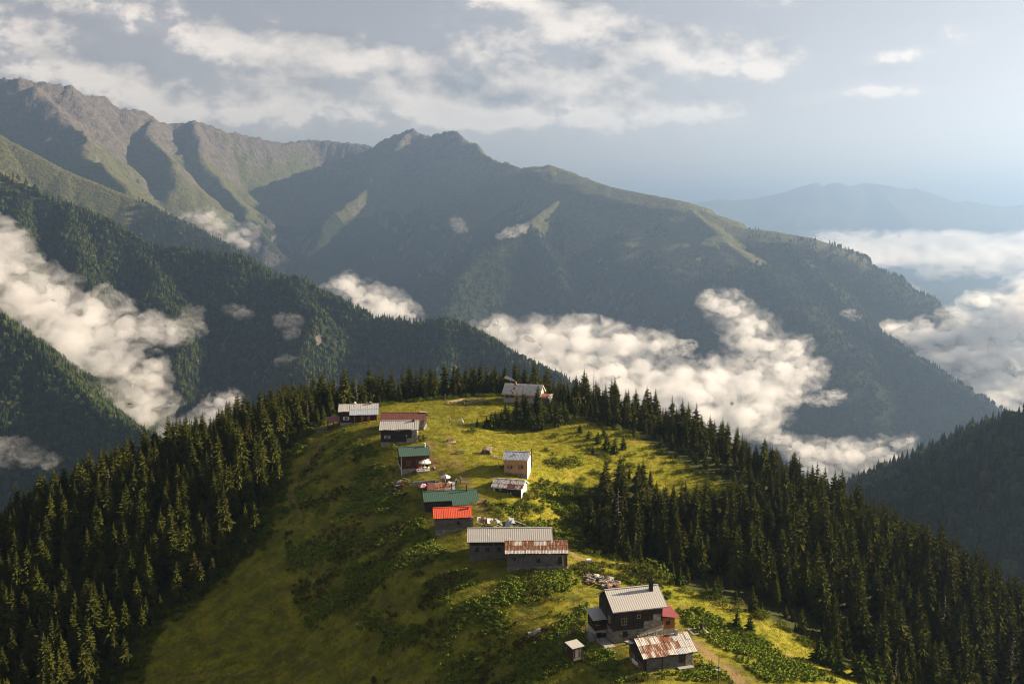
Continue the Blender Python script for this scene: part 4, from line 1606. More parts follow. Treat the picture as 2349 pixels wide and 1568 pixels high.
# veranda built against the left gable
fx0, fy0, fy1 = -2.3, 3.7, W - 0.1
zv = uzL(h, '6', 510, 620)[1]
fmF, fmL = h.fm('F', fx0, 0, fy0, fy1), h.fm('L', fx0, 0, fy0, fy1)
h.panel('F', 0, 2.25, -1.6, zv, C_PLASTER, fm=fmF, name="veranda_wall")
h.panel('L', 0, fy1 - fy0, -1.6, zv, C_PLASTER, fm=fmL, name="veranda_wall")
h.planks('F', 0.02, 2.25, zv, zv + .85, W_BROWN, .2, fm=fmF, name="veranda_railing")
h.planks('L', 0.02, fy1 - fy0, zv, zv + .85, W_BROWN, .2, fm=fmL, name="veranda_railing")
for k in range(5):
    h.post('L', .08 + (fy1 - fy0 - .16) * k / 4, zv + .8, zv + 2.0, W_BROWN, .12, .04, fm=fmL, name="veranda_post")
for k in range(3):
    h.post('F', .08 + 2.1 * k / 2, zv + .8, zv + 2.0, W_BROWN, .12, .04, fm=fmF, name="veranda_post")
MB().box(fx0 + .05, -0.12, fy0 + .05, fy1 - .02, zv + .9, zv + 1.95).build("veranda_glazing", GLASS, h.root)
h.corr("veranda_roof", R_GREYS, fx0 - .5, -0.05, (fy1 + .25, zv + 2.75), (fy0 - .45, zv + 2.1), 0.3)
h.window('F', .8, zv - .9, .7, .8, W_BLACK, fm=fmF, cross=False)
h.door('F', 1.75, zv - 2.6, .75, 1.9, C_BLACK, fm=fmF)
# log hut with a maroon lean-to roof on the other end
hx0, hx1, hy0, hy1 = L + .12, L + 2.75, 0.6, 3.6
zf = hit(h, '6', 1555, 850, 'y', hy0).z
hf, hr = h.fm('F', hx0, hx1, hy0, hy1), h.fm('R', hx0, hx1, hy0, hy1)
h.panel('F', 0, hx1 - hx0, zf - 1.6, zf, C_PLASTER, fm=hf, name="hut_footing")
h.panel('R', 0, hy1 - hy0, zf - 1.6, zf, C_PLASTER, fm=hr, name="hut_footing")
h.planks('F', .02, hx1 - hx0 - .02, zf, zf + 2.15, W_ORANGE, .15, fm=hf, name="log_wall")
h.planks('R', .02, hy1 - hy0 - .02, zf, zf + 2.1, W_ORANGE, .15, fm=hr, name="log_wall")
h.planks('B', .02, hx1 - hx0 - .02, zf, zf + 2.5, W_ORANGE, .15, fm=h.fm('B', hx0, hx1, hy0, hy1), name="log_wall")
wn = h.window('F', 1.35, zf + 1.15, .62, .5, W_BLACK, fm=hf, cross=False)
MB().bar((hx0 + 1.08, hy0 - .11, zf + .95), (hx0 + 1.62, hy0 - .11, zf + 1.35), .06).build("brace", W_BLACK, wn)
MB().box(hx0 + 1.5, hx0 + 2.1, hy0 - .09, hy0 - .05, zf + 1.72, zf + 1.95).build("name_board", W_GREY, h.root)
vs_ = [(L - .02, hy0 - .65, zf + 2.75), (hx1 + .75, hy0 - .65, zf + 2.05), (hx1 + .75, hy1 + .5, zf + 2.75), (L - .02, hy1 + .5, zf + 3.6)]
mb = MB()
mb.quad(*vs_).quad(*[(a, b, c - .06) for a, b, c in vs_][::-1])
for k in range(4):
    a, b = vs_[k], vs_[(k + 1) % 4]
    mb.quad(b, a, (a[0], a[1], a[2] - .06), (b[0], b[1], b[2] - .06))
mb.build("hut_roof", R_MAROON, h.root)
MB().box(hx1 + .5, hx1 + .6, hy0 - .5, hy0 - .4, zf - 1.2, zf + 2.1).build("hut_post", C_WHITE, h.root)
# ramp rail along the front
A_, B_ = hit(h, '6', 1195, 950, 'y', -1.6), hit(h, '6', 1545, 822, 'y', -0.9)
for dz_ in (0.0, .22, .44):
    MB().bar((A_.x, A_.y, A_.z + dz_), (B_.x, B_.y, B_.z + dz_), .07, .09).build("ramp_rail", W_POLE, h.root)
for k in range(4):
    q_ = A_.lerp(B_, k / 3)
    MB().box(q_.x - .05, q_.x + .05, q_.y + .06, q_.y + .16, q_.z - 1.7, q_.z + .6).build("ramp_post", W_POLE, h.root)
mb = MB()
mb.v += [(A_.x, A_.y + .2, A_.z - .5), (B_.x, B_.y + .2, B_.z - .45), (B_.x, -0.12, B_.z - .45), (A_.x, -0.12, A_.z - .5),
         (A_.x, A_.y + .2, A_.z - 2.4), (B_.x, B_.y + .2, A_.z - 2.0), (B_.x, -0.12, A_.z - 2.0), (A_.x, -0.12, A_.z - 2.4)]
mb.f += [(0, 1, 2, 3), (0, 4, 5, 1), (1, 5, 6, 2), (3, 7, 4, 0)]
mb.build("ramp", C_CONCRETE, h.root)
# path of concrete slabs along the left gable, with steps up to the veranda
for k in range(9):
    y_ = -1.6 + k * 1.25
    zz = max(h.gz(-1.2, y_ + .6), h.gz(-2.0, y_ + .6), h.gz(-.4, y_ + .6)) + .05
    if y_ > fy0 - .5:
        continue
    MB().box(-2.2, -0.32, y_, y_ + 1.22, zz - .5, zz).build("paving_slab", C_CONCRETE, h.root)
for k in range(5):
    MB().box(-3.5 + .02 * k, -2.45, fy0 - .6 + k * .32, fy0 - .3 + k * .32, -1.0, h.gz(-3, fy0) + .2 + k * .2).build("step", C_CONCRETE, h.root)
for s_ in (0, 1):
    MB().bar((-3.6, fy0 - .7, h.gz(-3.6, fy0 - .7) + .9 - .3 * s_), (-3.6, fy0 + 1.2, h.gz(-3.6, fy0 - .7) + 1.7 - .3 * s_), .07).build("stair_rail", W_GREY, h.root)
for k in range(2):
    zq = h.gz(-3.6, fy0 - .7)
    MB().box(-3.66, -3.56, fy0 - .7 + 1.9 * k, fy0 - .6 + 1.9 * k, zq - .6, zq + 1.0 + .8 * k).build("stair_post", W_GREY, h.root)
H1 = h

# --- patched rusty shed in front of it ---------------------------------------
h = House("rusty_roof_shed", "low shed with patched rusty tin roof and stone end wall, lowest in the village", '6', (1275, 1460), (1275, 1240), (1965, 1140), 155, 6.2, cat='shed', seed=12)
L, W, H = h.L, h.W, h.H
us = uz(h, '6', 1852, 1200)[0]
h.stones('F', 0, us, -2.0, 0.05, S_PALE, .38)
h.stones('F', us, L, -1.5, H, S_PALE, .42)
h.planks('F', 0.02, us, 0.05, H, W_GREY, .22)
rise = 1.55
g = (W / 2, H + rise + .02, rise / (W / 2))
h.stones('L', 0, W, -2.6, .1, S_GREY, .4)
h.planks('L', .02, W - .02, .1, H + rise, W_BLACK, .2, gable=g)
h.stones('R', 0, W, -1.5, H, S_PALE, .42)
h.planks('R', .02, W - .02, H, H + rise, W_GREY, .22, gable=g)
h.planks('B', .02, L - .02, -1.0, H, W_GREY, .22)
for zx in (1275, 1520, 1845):
    u_ = max(.1, uz(h, '6', zx, 1300)[0])
    h.post('F', u_, 0, H - .05, W_BLACK, .16, .12, name="wall_post")
for zx0, zx1, za, zb in ((1285, 1450, 1325, 1440), (1515, 1680, 1275, 1400)):
    a_, b_ = uz(h, '6', zx0, zb), uz(h, '6', zx1, za)
    n_ = 4
    for k in range(n_):
        x0_, x1_ = a_[0] + (b_[0] - a_[0]) * k / n_, a_[0] + (b_[0] - a_[0]) * (k + 1) / n_
        dz_ = uz(h, '6', zx0 + (zx1 - zx0) * k / n_, za + 8)[1]
        MB().box(x0_ + .01, x1_ - .01, .10 + .02 * (k % 2), .125 + .02 * (k % 2), -.15, min(dz_, 1.35)).build("tin_patch", (R_HALF, R_RUST)[k % 2], h.root)
u_, z_ = uz(h, '6', 1800, 1320)
h.door('F', u_, z_ - .15, .85, 1.75, W_BROWN)
u_, z_ = uz(h, '6', 1640, 1205)
h.window('F', u_, z_ - .1, .6, .4, W_BLACK, cross=False)
for zx, zy in ((1070, 1130), (1190, 1235)):
    u_, z_ = uzL(h, '6', zx, zy)
    h.window('L', u_, z_, .7, .9, W_BLACK)
a_, b_ = uzL(h, '6', 985, 1235), uzL(h, '6', 1110, 1215)
MB().box(.05, 2.4, .1, .125, .35, 1.25, h.fm('L')).build("tin_patch", R_RUST, h.root)
MB().box(3.4, W - .3, .1, .125, .05, 1.0, h.fm('L')).build("tin_patch", R_BROWN, h.root)
MB().box(1.4, 3.6, .11, .135, -1.6, .3, h.fm('L')).build("tin_patch", C_WHITE, h.root)
MB().box(4.0, 5.2, .11, .135, -1.6, .0, h.fm('L')).build("tin_patch", R_BLUE, h.root)
h.gable_roof(rise, R_RUST, .65, .6, .6, .5, front=False)
x0_, x1_ = h.rx


def pick2(c, r, R):
    if c >= 9:
        return R_HALF if R.random() < .35 else R_GREYS
    if c == 8:
        return R_GREYS if r == 0 else (R_BLUE if r == 2 else R_RUST)
    if c <= 1 and r == 0:
        return R_HALF
    return R_RUST if R.random() < .85 else R_HALF


h.sheets(x0_, x1_, h.top, h.fe, 12, 3, pick2, 0.24, .02, .05)
h.chimney(L * .80, W / 2 - .3, H + rise - .4, H + rise + .95, .42, S_PALE, False)
# loose white sheet lifting at the back left corner
h.corr("loose_sheet", R_GREYS, -1.6, .3, (W * .8, H + rise * .45), (W * .45, H + rise * .75), .3, wob=.05)
h.panel('F', us + .1 - 1.6, us + 1.2, -.6, -.02, C_CONCRETE, 0.10, 1.0, name="door_step")
H2 = h

# --- small outhouse -----------------------------------------------------------
h = House("outhouse", "small grey plank outhouse with a pale flat sloping roof", '6', (232, 1262), (232, 1125), (362, 1092), 158, 1.75, cat='shed', seed=13)
L, W, H = h.L, h.W, h.H
for f_, a_ in (('F', L), ('L', W), ('R', W), ('B', L)):
    h.planks(f_, .02, a_ - .02, -.6, H - .04, W_GREY if f_ in 'FR' else W_BROWN, .2, vertical=f_ in 'LR')
for u_ in (.05, L - .05):
    h.post('F', u_, -.6, H - .05, W_BROWN, .12, .1)
h.door('F', L * .45, -.1, .8, 1.55, W_GREY)
mb = MB()
e_ = .32
mb.v += [(-e_, -e_, H), (L + e_, -e_, H), (L + e_, W + e_, H + .28), (-e_, W + e_, H + .28), (-e_, -e_, H + .07), (L + e_, -e_, H + .07), (L + e_, W + e_, H + .35), (-e_, W + e_, H + .35)]
mb.f += [(0, 3, 2, 1), (4, 5, 6, 7), (0, 1, 5, 4), (1, 2, 6, 5), (2, 3, 7, 6), (3, 0, 4, 7)]
mb.build("roof", R_GREYS, h.root)

# --- barn with the rusted red-brown roof --------------------------------------
h = House("rust_roof_barn", "grey plank barn with rust-red tin roof streaked white, in front of the long barn", '5', (1380, 1205), (1380, 920), (2220, 915), 199, 5.4, cat='barn', seed=14)
L, W, H = h.L, h.W, h.H
zt = uz(h, '5', 1400, 1128)[1]
h.shell(zt, zt + .25, W_GREY, rise=1.35, posts=[uz(h, '5', x_, 1000)[0] for x_ in (1660, 1885)], ph=.26)
h.gable_roof(1.35, R_RUST, .6, .5, .45, .35, front=False)


def pick4(c, r, R):
    if r == 2:
        return R_HALF
    if r == 0 and c in (2, 3, 7, 8, 9):
        return R_GREYS if c in (7, 8) else R_HALF
    return R_RUST


h.sheets(h.rx[0], h.rx[1], h.top, h.fe, 15, 3, pick4, .28, .01, .03)
for zx, zy, w_, hh_ in ((1475, 1010, .7, .9), (1570, 1030, .8, 1.6), (1815, 1040, .8, .9)):
    u_, z_ = uz(h, '5', zx, zy)
    h.window('F', u_, z_, w_, hh_, W_GREY, cross=False) if zx != 1570 else h.door('F', u_, z_ - .9, .9, 1.7, W_GREY)
u_ = uz(h, '5', 2130, 1040)
h.door('F', u_[0], u_[1] - .7, .8, 1.4, W_BLACK)
for zx, mt_ in ((2168, W_RAW), (2222, W_BLACK)):
    a_ = hit(h, '5', zx, 1100, 'y', -.7)
    MB().bar((a_.x, -.75, a_.z - .3), (a_.x - .1, -.22, a_.z + 1.75), .26, .1).build("leaning_plank", mt_, h.root)
H4 = h

# --- long barn with grey corrugated roof ---------------------------------------
h = House("long_barn", "long dark plank barn with pale grey corrugated roof, second from the bottom", '5', (850, 1130), (850, 755), (1990, 745), 206, 7.0, cat='barn', seed=15)
L, W, H = h.L, h.W, h.H
zt = uz(h, '5', 860, 1010)[1]
h.shell(zt, zt + .5, W_GREY, rise=1.5, posts=[uz(h, '5', x_, 900)[0] for x_ in (1183,)], ph=.28)
h.panel('F', .15, L - .15, H - 1.15, H - .03, W_BLACK, .02, .085, name="upper_band")  # darker band along the top of the front wall
for zx in (955, 1100, 1265):
    u_, z_ = uz(h, '5', zx, 885)
    h.window('F', u_, z_, .75, .95, W_GREY, cross=True)
MB().box(.1, uz(h, '5', 1340, 1000)[0], .06, .5, zt - .12, zt + .02, h.fm('F')).build("sill_beam", W_GREY, h.root)
h.gable_roof(1.5, R_GREY, .7, .6, .55, .5, pitch=.44, wob=.015)
H5 = h

# --- red roof -------------------------------------------------------------------
h = House("red_roof_house", "grey plank house with bright red tin roof", '5', (375, 745), (375, 430), (850, 412), 224, 5.9, seed=16)
L, W, H = h.L, h.W, h.H
zt = uz(h, '5', 380, 612)[1]
h.shell(zt, zt + .5, W_GREY, rise=1.3, posts=[uz(h, '5', 590, 500)[0]], ph=.3)
h.gable_roof(1.3, R_RED, .6, .55, .55, .55, front=False)
h.sheets(h.rx[0], h.rx[1], h.top, h.fe, 11, 1, lambda c, r, R: R_RED, .4, 0, .02)
u_, z_ = uz(h, '5', 690, 510)
h.window('F', u_, z_, .7, .8, W_GREY, cross=False)
a_, b_ = uz(h, '5', 390, 505), uz(h, '5', 605, 495)
MB().box(a_[0], b_[0], .1, .22, a_[1] - .05, a_[1] + .05, h.fm('F')).build("wall_rail", W_POLE, h.root)
h.chimney(L - .35, W * .38, H + .6, H + 1.75, .5, R_RED, False)
h.stones('R', 0, 2.6, -1.5, H - .6, S_GREY, .4, fm=lambda u, o, z: (L + .75 + o, .2 + u, z), name="buttress_wall")
h.stones('F', 0, .7, -1.5, H - .6, S_GREY, .4, fm=lambda u, o, z: (L + .05 + u, .2 - o, z), name="buttress_wall")
H6 = h

# --- long green roof ---------------------------------------------------------------
h = House("green_roof_lodge", "dark timber lodge with long dark green corrugated roof stepped over a porch", '5', (230, 400), (230, 200), (930, 165), 236, 6.4, seed=17)
L, W, H = h.L, h.W, h.H
h.shell(.7, 1.3, W_BLACK, rise=1.35, posts=(2.6, 5.2, 7.6), ph=.26)
h.gable_roof(1.35, R_GREEN, .5, .55, .5, .6, pitch=.3, front=False)
xs_ = uz(h, '5', 592, 190)[0]
h.corr("roof_slope", R_GREEN, h.rx[0], xs_, h.top, h.fe, .46)
sl_ = (h.top[1] - h.fe[1]) / (h.top[0] - h.fe[0])
h.corr("roof_slope", R_GREEN, xs_, h.rx[1] + .2, h.top, (h.fe[0] - 1.55, h.fe[1] - sl_ * 1.55), .46)
MB().bar((xs_, h.fe[0] - 1.5, h.fe[1] - sl_ * 1.5 - .1), (h.rx[1] + .2, h.fe[0] - 1.5, h.fe[1] - sl_ * 1.5 - .1), .08, .12).build("porch_beam", C_WHITE, h.root)
for k in range(4):
    x_ = xs_ + .3 + (L - xs_ - .2) * k / 3
    MB().box(x_ - .07, x_ + .07, -1.95, -1.81, -1.6, h.fe[1] - sl_ * 1.4 - .1).build("porch_post", W_BROWN, h.root)
    MB().bar((x_, -1.88, h.fe[1] - 1.3), (x_ + .5, -1.88, h.fe[1] - sl_ * 1.4 - .12), .08).build("porch_brace", C_WHITE, h.root)
c_ = hit(h, '5', 800, 60, 'y', W / 2)
MB().tube((c_.x, W / 2 - .6, H + .9), (c_.x, W / 2 - .6, H + 2.75), .16).build("stove_pipe", C_BLACK, h.root)
for zx in (330,):
    u_, z_ = uz(h, '5', zx, 265)
    h.window('F', u_, z_, .7, .8, W_RED)
# red side porch
zf = hit(h, '5', 930, 300, 'y', 1.0).z
for s_ in range(3):
    MB().box(L + .1, L + 1.75, -.3 + 1.1 * s_, -.2 + 1.1 * s_, zf, zf + .62).build("porch_panel", R_MAROON, h.root) if s_ != 1 else None
MB().box(L + 1.7, L + 1.78, -.2, 2.0, zf, zf + .62).build("porch_panel", R_MAROON, h.root)
MB().box(L + .1, L + 1.8, -.3, 2.1, zf - 1.0, zf).build("porch_floor", W_BROWN, h.root)
for y_ in (-.25, 2.0):
    MB().box(L + 1.64, L + 1.76, y_ - .06, y_ + .06, zf + .5, zf + 1.95).build("porch_post", W_ORANGE, h.root)
h.corr("side_roof", metal_mat("faded_red_sheet", (0.38, 0.10, 0.06), (0.30, 0.12, 0.07), .3, .6, .05), L + .05, L + 2.2, (2.4, zf + 2.6), (-.6, zf + 1.95), .3)
H7 = h
# tin roofs of the sheds tucked in behind it
h = House("lean_to_shed", "low tin-roofed shed half hidden behind the long green roof, half rusty and half blue-grey", '3', (830, 1560), (830, 1528), (1590, 1518), 243.5, 3.2, cat='shed', seed=18)
L, W, H = h.L, h.W, .6
h.H = H
for f_, a_ in (('F', L), ('L', W), ('R', W), ('B', L)):
    h.planks(f_, .02, a_ - .02, -1.8, H - .02 + (.9 if f_ == 'B' else 0), W_GREY, .26)
xm = L * .52
h.sheets(-.2, xm, (W + .2, H + 1.0), (-.3, H + .05), 7, 1, grey_pick(R_RUST, R_RUST, R_BROWN), .3, 0, .05)
h.sheets(xm, L + .25, (W + .2, H + 1.0), (-.3, H + .05), 5, 1, grey_pick(R_BLUE, R_BLUE, R_GREYS), .3, .12, .04)
MB().tube((L * .70, 1.9, H + .3), (L * .70, 1.9, H + 1.75), .14).build("stove_pipe", R_RUST, h.root)

# --- weathered hut right of the crest -------------------------------------------------
h = House("weathered_hut", "low dark hut with streaked rusty roof and whitewashed gable, below the tan house", '4', (435, 1140), (435, 1050), (1060, 1100), 242, 5.2, cat='hut', seed=19)
L, W, H = h.L, h.W, h.H
rise = 1.25
g = (W / 2, H + rise + .02, rise / (W / 2))
h.planks('F', .02, L - .02, -1.3, H, W_BLACK, .24)
h.stones('F', 0, L, -3.4, -1.3, S_GREY, .4)
h.panel('F', 0, .55, -1.3, H, C_PLASTER, 0, .12)
h.planks('L', .02, W - .02, -1.2, H + rise, W_GREY, .24, gable=g)
h.planks('B', .02, L - .02, -1.2, H, W_GREY, .24)
h.panel('R', 0, W, -3.6, H, C_WHITE, -.25, .03, name="whitewashed_wall")
h.planks('R', .02, W - .02, H, H + rise, C_WHITE, .3, gable=g)
h.post('R', W * .42, -1.9, H - .1, W_BLACK, .18, .05)
h.post('R', W - .25, -2.0, H + .1, W_BLACK, .2, .05)
u_, z_ = uz(h, '4', 600, 1110)
h.window('F', u_, z_, .3, .6, C_WHITE, cross=False)
u_, z_ = uz(h, '4', 535, 1100)
h.window('F', u_ - .1, z_, .9, .8, W_BLACK, cross=False)
for zx in (765, 830):
    u_, z_ = uz(h, '4', zx, 1235)
    MB().box(u_ - .16, u_ + .16, .03, .10, z_ - .4, z_ + .45, h.fm('F')).build("paint_patch", C_PLASTER, h.root)
h.gable_roof(rise, R_HALF, .5, .5, .4, .45, front=False, barge=C_WHITE)
h.sheets(h.rx[0], h.rx[1], h.top, h.fe, 12, 2, lambda c, r, R: R_GREYS if (c == 1 and r == 0) else R.choice((R_HALF, R_HALF, R_RUST, R_BROWN) if c > 4 else (R_HALF, R_HALF, R_GREY)), .28, .01, .04)

# --- tan house ----------------------------------------------------------------------------
h = House("tan_plank_house", "tan plank house with blue-grey tin roof standing alone on the right of the crest", '4', (680, 860), (680, 440), (1195, 462), 252, 5.6, seed=20)
L, W, H = h.L, h.W, h.H
zt = uz(h, '4', 690, 752)[1]
rise = 1.25
g = (W / 2, H + rise + .02, rise / (W / 2))
h.stones('F', 0, L, -2.4, zt, S_GREY, .42)
h.stones('L', 0, W, -2.0, zt, S_GREY, .42)
h.planks('F', .02, L - .02, zt, H, W_TAN, .42)
h.planks('L', .02, W - .02, zt, H + rise, W_TAN, .42, gable=g)
h.planks('B', .02, L - .02, -.5, H, W_TAN, .42)
h.panel('R', 0, W, -2.6, zt + 1.0, C_WHITE, -.25, .035, name="whitewashed_wall")
h.planks('R', .02, W - .02, zt + 1.0, H + rise, W_TAN, .42, gable=g)
h.panel('R', .0, W * .92, zt + 1.0, H - .2, C_WHITE, .02, .09, name="white_panel")
h.post('F', uz(h, '4', 895, 600)[0], zt, H - .05, W_TAN, .12, .10, name="wall_post")
for zx in (812, 1045):
    u_, z_ = uz(h, '4', zx, 628)
    wn = h.window('F', u_, z_, 1.1, .72, W_RED, cross=False)
    MB().box(u_ + (.32 if zx < 900 else .30), u_ + .56, .08, .14, z_ - .34, z_ + .34, h.fm('F')).build("shutter", W_BROWN, wn)
u_, z_ = uzR(h, '4', 1225, 610)
h.window('R', W * .45, z_, .7, .8, W_BLACK, cross=False)
h.gable_roof(rise, R_BLUE, .45, .5, .35, .3, front=False, barge=C_WHITE)
h.sheets(h.rx[0], h.rx[1], h.top, h.fe, 6, 1, lambda c, r, R: R_BLUE, .3, 0, .015)
MB().box(L * .42, L * .52, 1.2, 2.5, H + .95, H + .99).build("roof_patch", W_TAN, h.root)
a_ = hit(h, '4', 1285, 420, 'x', L + .45)
MB().tube((L + .5, a_.y, 2.0), (L + .5, a_.y, H + rise + .75), .13).build("stove_pipe", W_BROWN, h.root)
H9 = h

# --- house with terrace and parasol -----------------------------------------------------------
h = House("terrace_house", "red-brown timber house with green roof and a stone terrace", '3', (395, 1290), (395, 955), (840, 930), 256, 6.3, seed=21)
L, W, H = h.L, h.W, h.H
zt = uz(h, '3', 400, 1178)[1]
rise = 1.4
h.shell(zt, zt + .3, W_RED, rise=rise, posts=[uz(h, '3', 625, 1050)[0]], ph=.3, base_mat=S_PALE)
h.gable_roof(rise, R_GREEN, .6, .6, .55, .35, pitch=.5, barge=W_RED)
u_, z_ = uz(h, '3', 500, 1075)
h.window('F', u_, z_, .95, .95, W_ORANGE)
u_, z_ = uz(h, '3', 668, 1060)
h.window('F', u_, z_, .95, .8, W_ORANGE)
u_, z_ = uz(h, '3', 718, 1090)
h.door('F', u_, z_ - 1.0, .8, 1.9, W_ORANGE)
MB().tube((-.1, -.15, -.4), (-.1, -.15, H - .1), .08).build("rain_pipe", C_WHITE, h.root)
u_, z_ = uz(h, '3', 822, 1022)
MB().box(u_ - .4, u_ + .35, .12, .2, z_ - .3, z_ + .3, h.fm('F')).build("notice_board", C_WHITE, h.root)
for k, u_ in enumerate((W * .35, W * .75)):
    h.window('L', u_, zt + 1.5, .8, .9, W_BROWN)
for u_ in (.2, W * .5, W - .2):
    h.post('L', u_, -2.2, zt + .1, C_WHITE, .16, .12, name="footing_post")
h.panel('L', 0, W, zt - .12, zt + .06, C_WHITE, .05, .14, name="footing_beam")
c_ = hit(h, '3', 770, 800, 'y', W / 2)
MB().tube((c_.x, W / 2 - .35, H + rise - .2), (c_.x, W / 2 - .35, H + rise + .75), .14).box(c_.x - .28, c_.x + .28, W / 2 - .62, W / 2 - .08, H + rise + .85, H + rise + .93).tube((c_.x, W / 2 - .35, H + rise + .75), (c_.x, W / 2 - .35, H + rise + .86), .05).build("stove_pipe", C_WHITE, h.root)
# terrace
t0 = uz(h, '3', 620, 1190)[0]
tz1 = zt - .1
tx1, ty0 = L + 1.3, -3.0
ft, rt, lt = h.fm('F', t0, tx1, ty0, 0), h.fm('R', t0, tx1, ty0, 0), h.fm('L', t0, tx1, ty0, 0)
h.stones('F', 0, tx1 - t0, -2.4, tz1, S_PALE, .4, fm=ft, name="terrace_wall")
h.stones('L', 0, -ty0, -2.4, tz1, S_PALE, .4, fm=lt, name="terrace_wall")
h.stones('R', 0, -ty0, -2.4, tz1 + .5, S_PALE, .4, fm=rt, name="terrace_wall")
MB().box(t0, tx1, ty0, -.08, tz1 - .3, tz1 + .02).build("terrace_floor", C_CONCRETE, h.root)
H10, T10 = h, (t0, tx1, ty0, tz1)

# --- dark house with pale roof ------------------------------------------------------------------
h = House("black_timber_house", "black timber house with smooth pale tin roof, in front of the brown roofed barn", '3', (60, 850), (60, 520), (640, 515), 273, 6.8, seed=22)
L, W, H = h.L, h.W, h.H
zt = uz(h, '3', 70, 738)[1]
zr = uz(h, '3', 520, 672)[1]
ua, ub = uz(h, '3', 470, 700)[0], uz(h, '3', 556, 600)[0]
rise = 1.55
g = (W / 2, H + rise + .02, rise / (W / 2))
h.stones('F', 0, L, -2.6, zt, S_PALE, .42)
h.stones('F', ua, L, zt, zr, S_PALE, .42)
h.stones('F', ub, L, zr, H, S_PALE, .42)
h.planks('F', .02, ua, zt, H, W_BLACK, .34)
h.planks('F', ua, ub, zr, H, W_BLACK, .34)
h.stones('L', 0, W, -2.6, zt, S_PALE, .42)
h.planks('L', .02, W - .02, zt, H + rise, W_BLACK, .34, gable=g)
h.stones('R', 0, W, -2.0, H, S_PALE, .42)
h.planks('R', .02, W - .02, H, H + rise, W_BLACK, .34, gable=g)
h.planks('B', .02, L - .02, -.5, H, W_BLACK, .34)
for zx in (62, 243, 390):
    h.post('F', max(.1, uz(h, '3', zx, 620)[0]), zt, H - .05, W_BLACK, .2, .12, name="wall_post")
u_, z_ = uz(h, '3', 158, 652)
h.window('F', u_, z_, .75, .8, C_PLASTER, shutters=C_PLASTER)
u_, z_ = uz(h, '3', 322, 540)
h.window('F', u_, z_, .6, .5, W_RAW, cross=False, shutters=W_RAW)
a_, b_ = uz(h, '3', 340, 518), uz(h, '3', 568, 518)
MB().box(a_[0], b_[0], .35, .55, a_[1] - .1, a_[1] + .02, h.fm('F')).build("gutter_board", C_PLASTER, h.root)
u_, z_ = uz(h, '3', 475, 628)
MB().box(u_ - .1, u_ + .1, .07, .2, z_ - .17, z_ + .17, h.fm('F')).build("meter_box", C_WHITE, h.root)
u_, z_ = uz(h, '3', 290, 760)
MB().box(u_ - .3, u_ + .3, .05, .12, z_ - .4, z_ + .35, h.fm('F')).build("cellar_hatch", W_RED, h.root)
h.gable_roof(rise, R_GREYS, .65, .6, .45, .55, front=False)
h.sheets(h.rx[0], h.rx[1], h.top, h.fe, 10, 1, lambda c, r, R: R_HALF if c == 8 and False else R_GREYS, .5, 0, .02)
c_ = hit(h, '3', 585, 370, 'y', W / 2 - .3)
h.chimney(c_.x, W / 2 - .4, H + rise - .5, H + rise + .55, .5, C_BLACK, False)
H11 = h

# --- brown roof behind -----------------------------------------------------------------------------
h = House("brown_roof_barn", "long low barn with ribbed red-brown roof behind the black timber house", '3', (60, 420), (60, 370), (755, 375), 287, 6.5, cat='barn', seed=23)
L, W, H = h.L, h.W, 2.2
h.root.location.z -= 1.3
h.mat = Matrix.Translation(h.root.location) @ Matrix.Rotation(h.root.rotation_euler[2], 4, 'Z')
h.H = H
h.shell(.1, .1, W_BLACK, rise=1.5, posts=(4, 8), ph=.3)
h.stones('F', L - 1.6, L, -1.5, H, S_PALE, .42, fm=lambda u, o, z: (u, -o - .1, z))
h.gable_roof(1.5, R_BROWN, .55, .5, .5, .5, front=False)
h.sheets(h.rx[0], h.rx[1], h.top, h.fe, 26, 1, lambda c, r, R: R_BROWN, .5, 0, .03)
MB().box(h.rx[1] - 2.0, h.rx[1] + .05, h.top[0] - .35, h.top[0] + .5, h.top[1] + .1, h.top[1] + .14).build("roof_patch", R_GREY, h.root)

# --- house with the porch ------------------------------------------------------------------------------
h = House("porch_house", "dark timber house with blue-grey roof over an open orange porch, leftmost of the village", '7', (490, 915), (490, 615), (1155, 600), 300, 8.0, seed=24)
L, W, H = h.L, h.W, h.H
zt = uz(h, '7', 500, 826)[1]
rise = 1.35
h.shell(zt, zt + .3, W_BROWN, rise=rise, posts=(), ph=.32, base_mat=S_PALE)
h.panel('F', .02, 3.5, -1.4, zt, C_PLASTER, .03, .12, name="plastered_footing")
h.gable_roof(rise, R_GREY, .5, .5, .5, .45, front=False)
xs_ = uz(h, '7', 665, 605)[0]
h.sheets(h.rx[0], xs_, h.top, h.fe, 3, 1, lambda c, r, R: R_GREY, .45, 0, .015)
sl_ = (h.top[1] - h.fe[1]) / (h.top[0] - h.fe[0])
pe = (h.fe[0] - 2.1, h.fe[1] - sl_ * 2.1)
mid = ((h.fe[0] + h.top[0]) / 2 - 1.2, (h.fe[1] + h.top[1]) / 2 - sl_ * 1.2)
h.sheets(xs_, h.rx[1] + .2, h.top, mid, 8, 1, lambda c, r, R: R_GREY if c < 7 else R_BLUE, .45, .05, .015)
h.sheets(xs_, h.rx[1] + .2, mid, pe, 8, 1, lambda c, r, R: R_BLUE, .45, 0, .015)
for zx in (750, 890, 1025, 1155):
    a_ = hit(h, '7', zx, 780, 'y', -2.2)
    MB().box(a_.x - .13, a_.x + .13, -2.33, -2.07, zt - .3, pe[1] + .12).build("porch_post", W_ORANGE, h.root)
px0, px1 = hit(h, '7', 750, 780, 'y', -2.2).x, hit(h, '7', 1155, 780, 'y', -2.2).x
MB().box(px0 - .2, px1 + .2, -2.4, -.1, zt - .45, zt - .25).build("porch_floor", W_ORANGE, h.root)
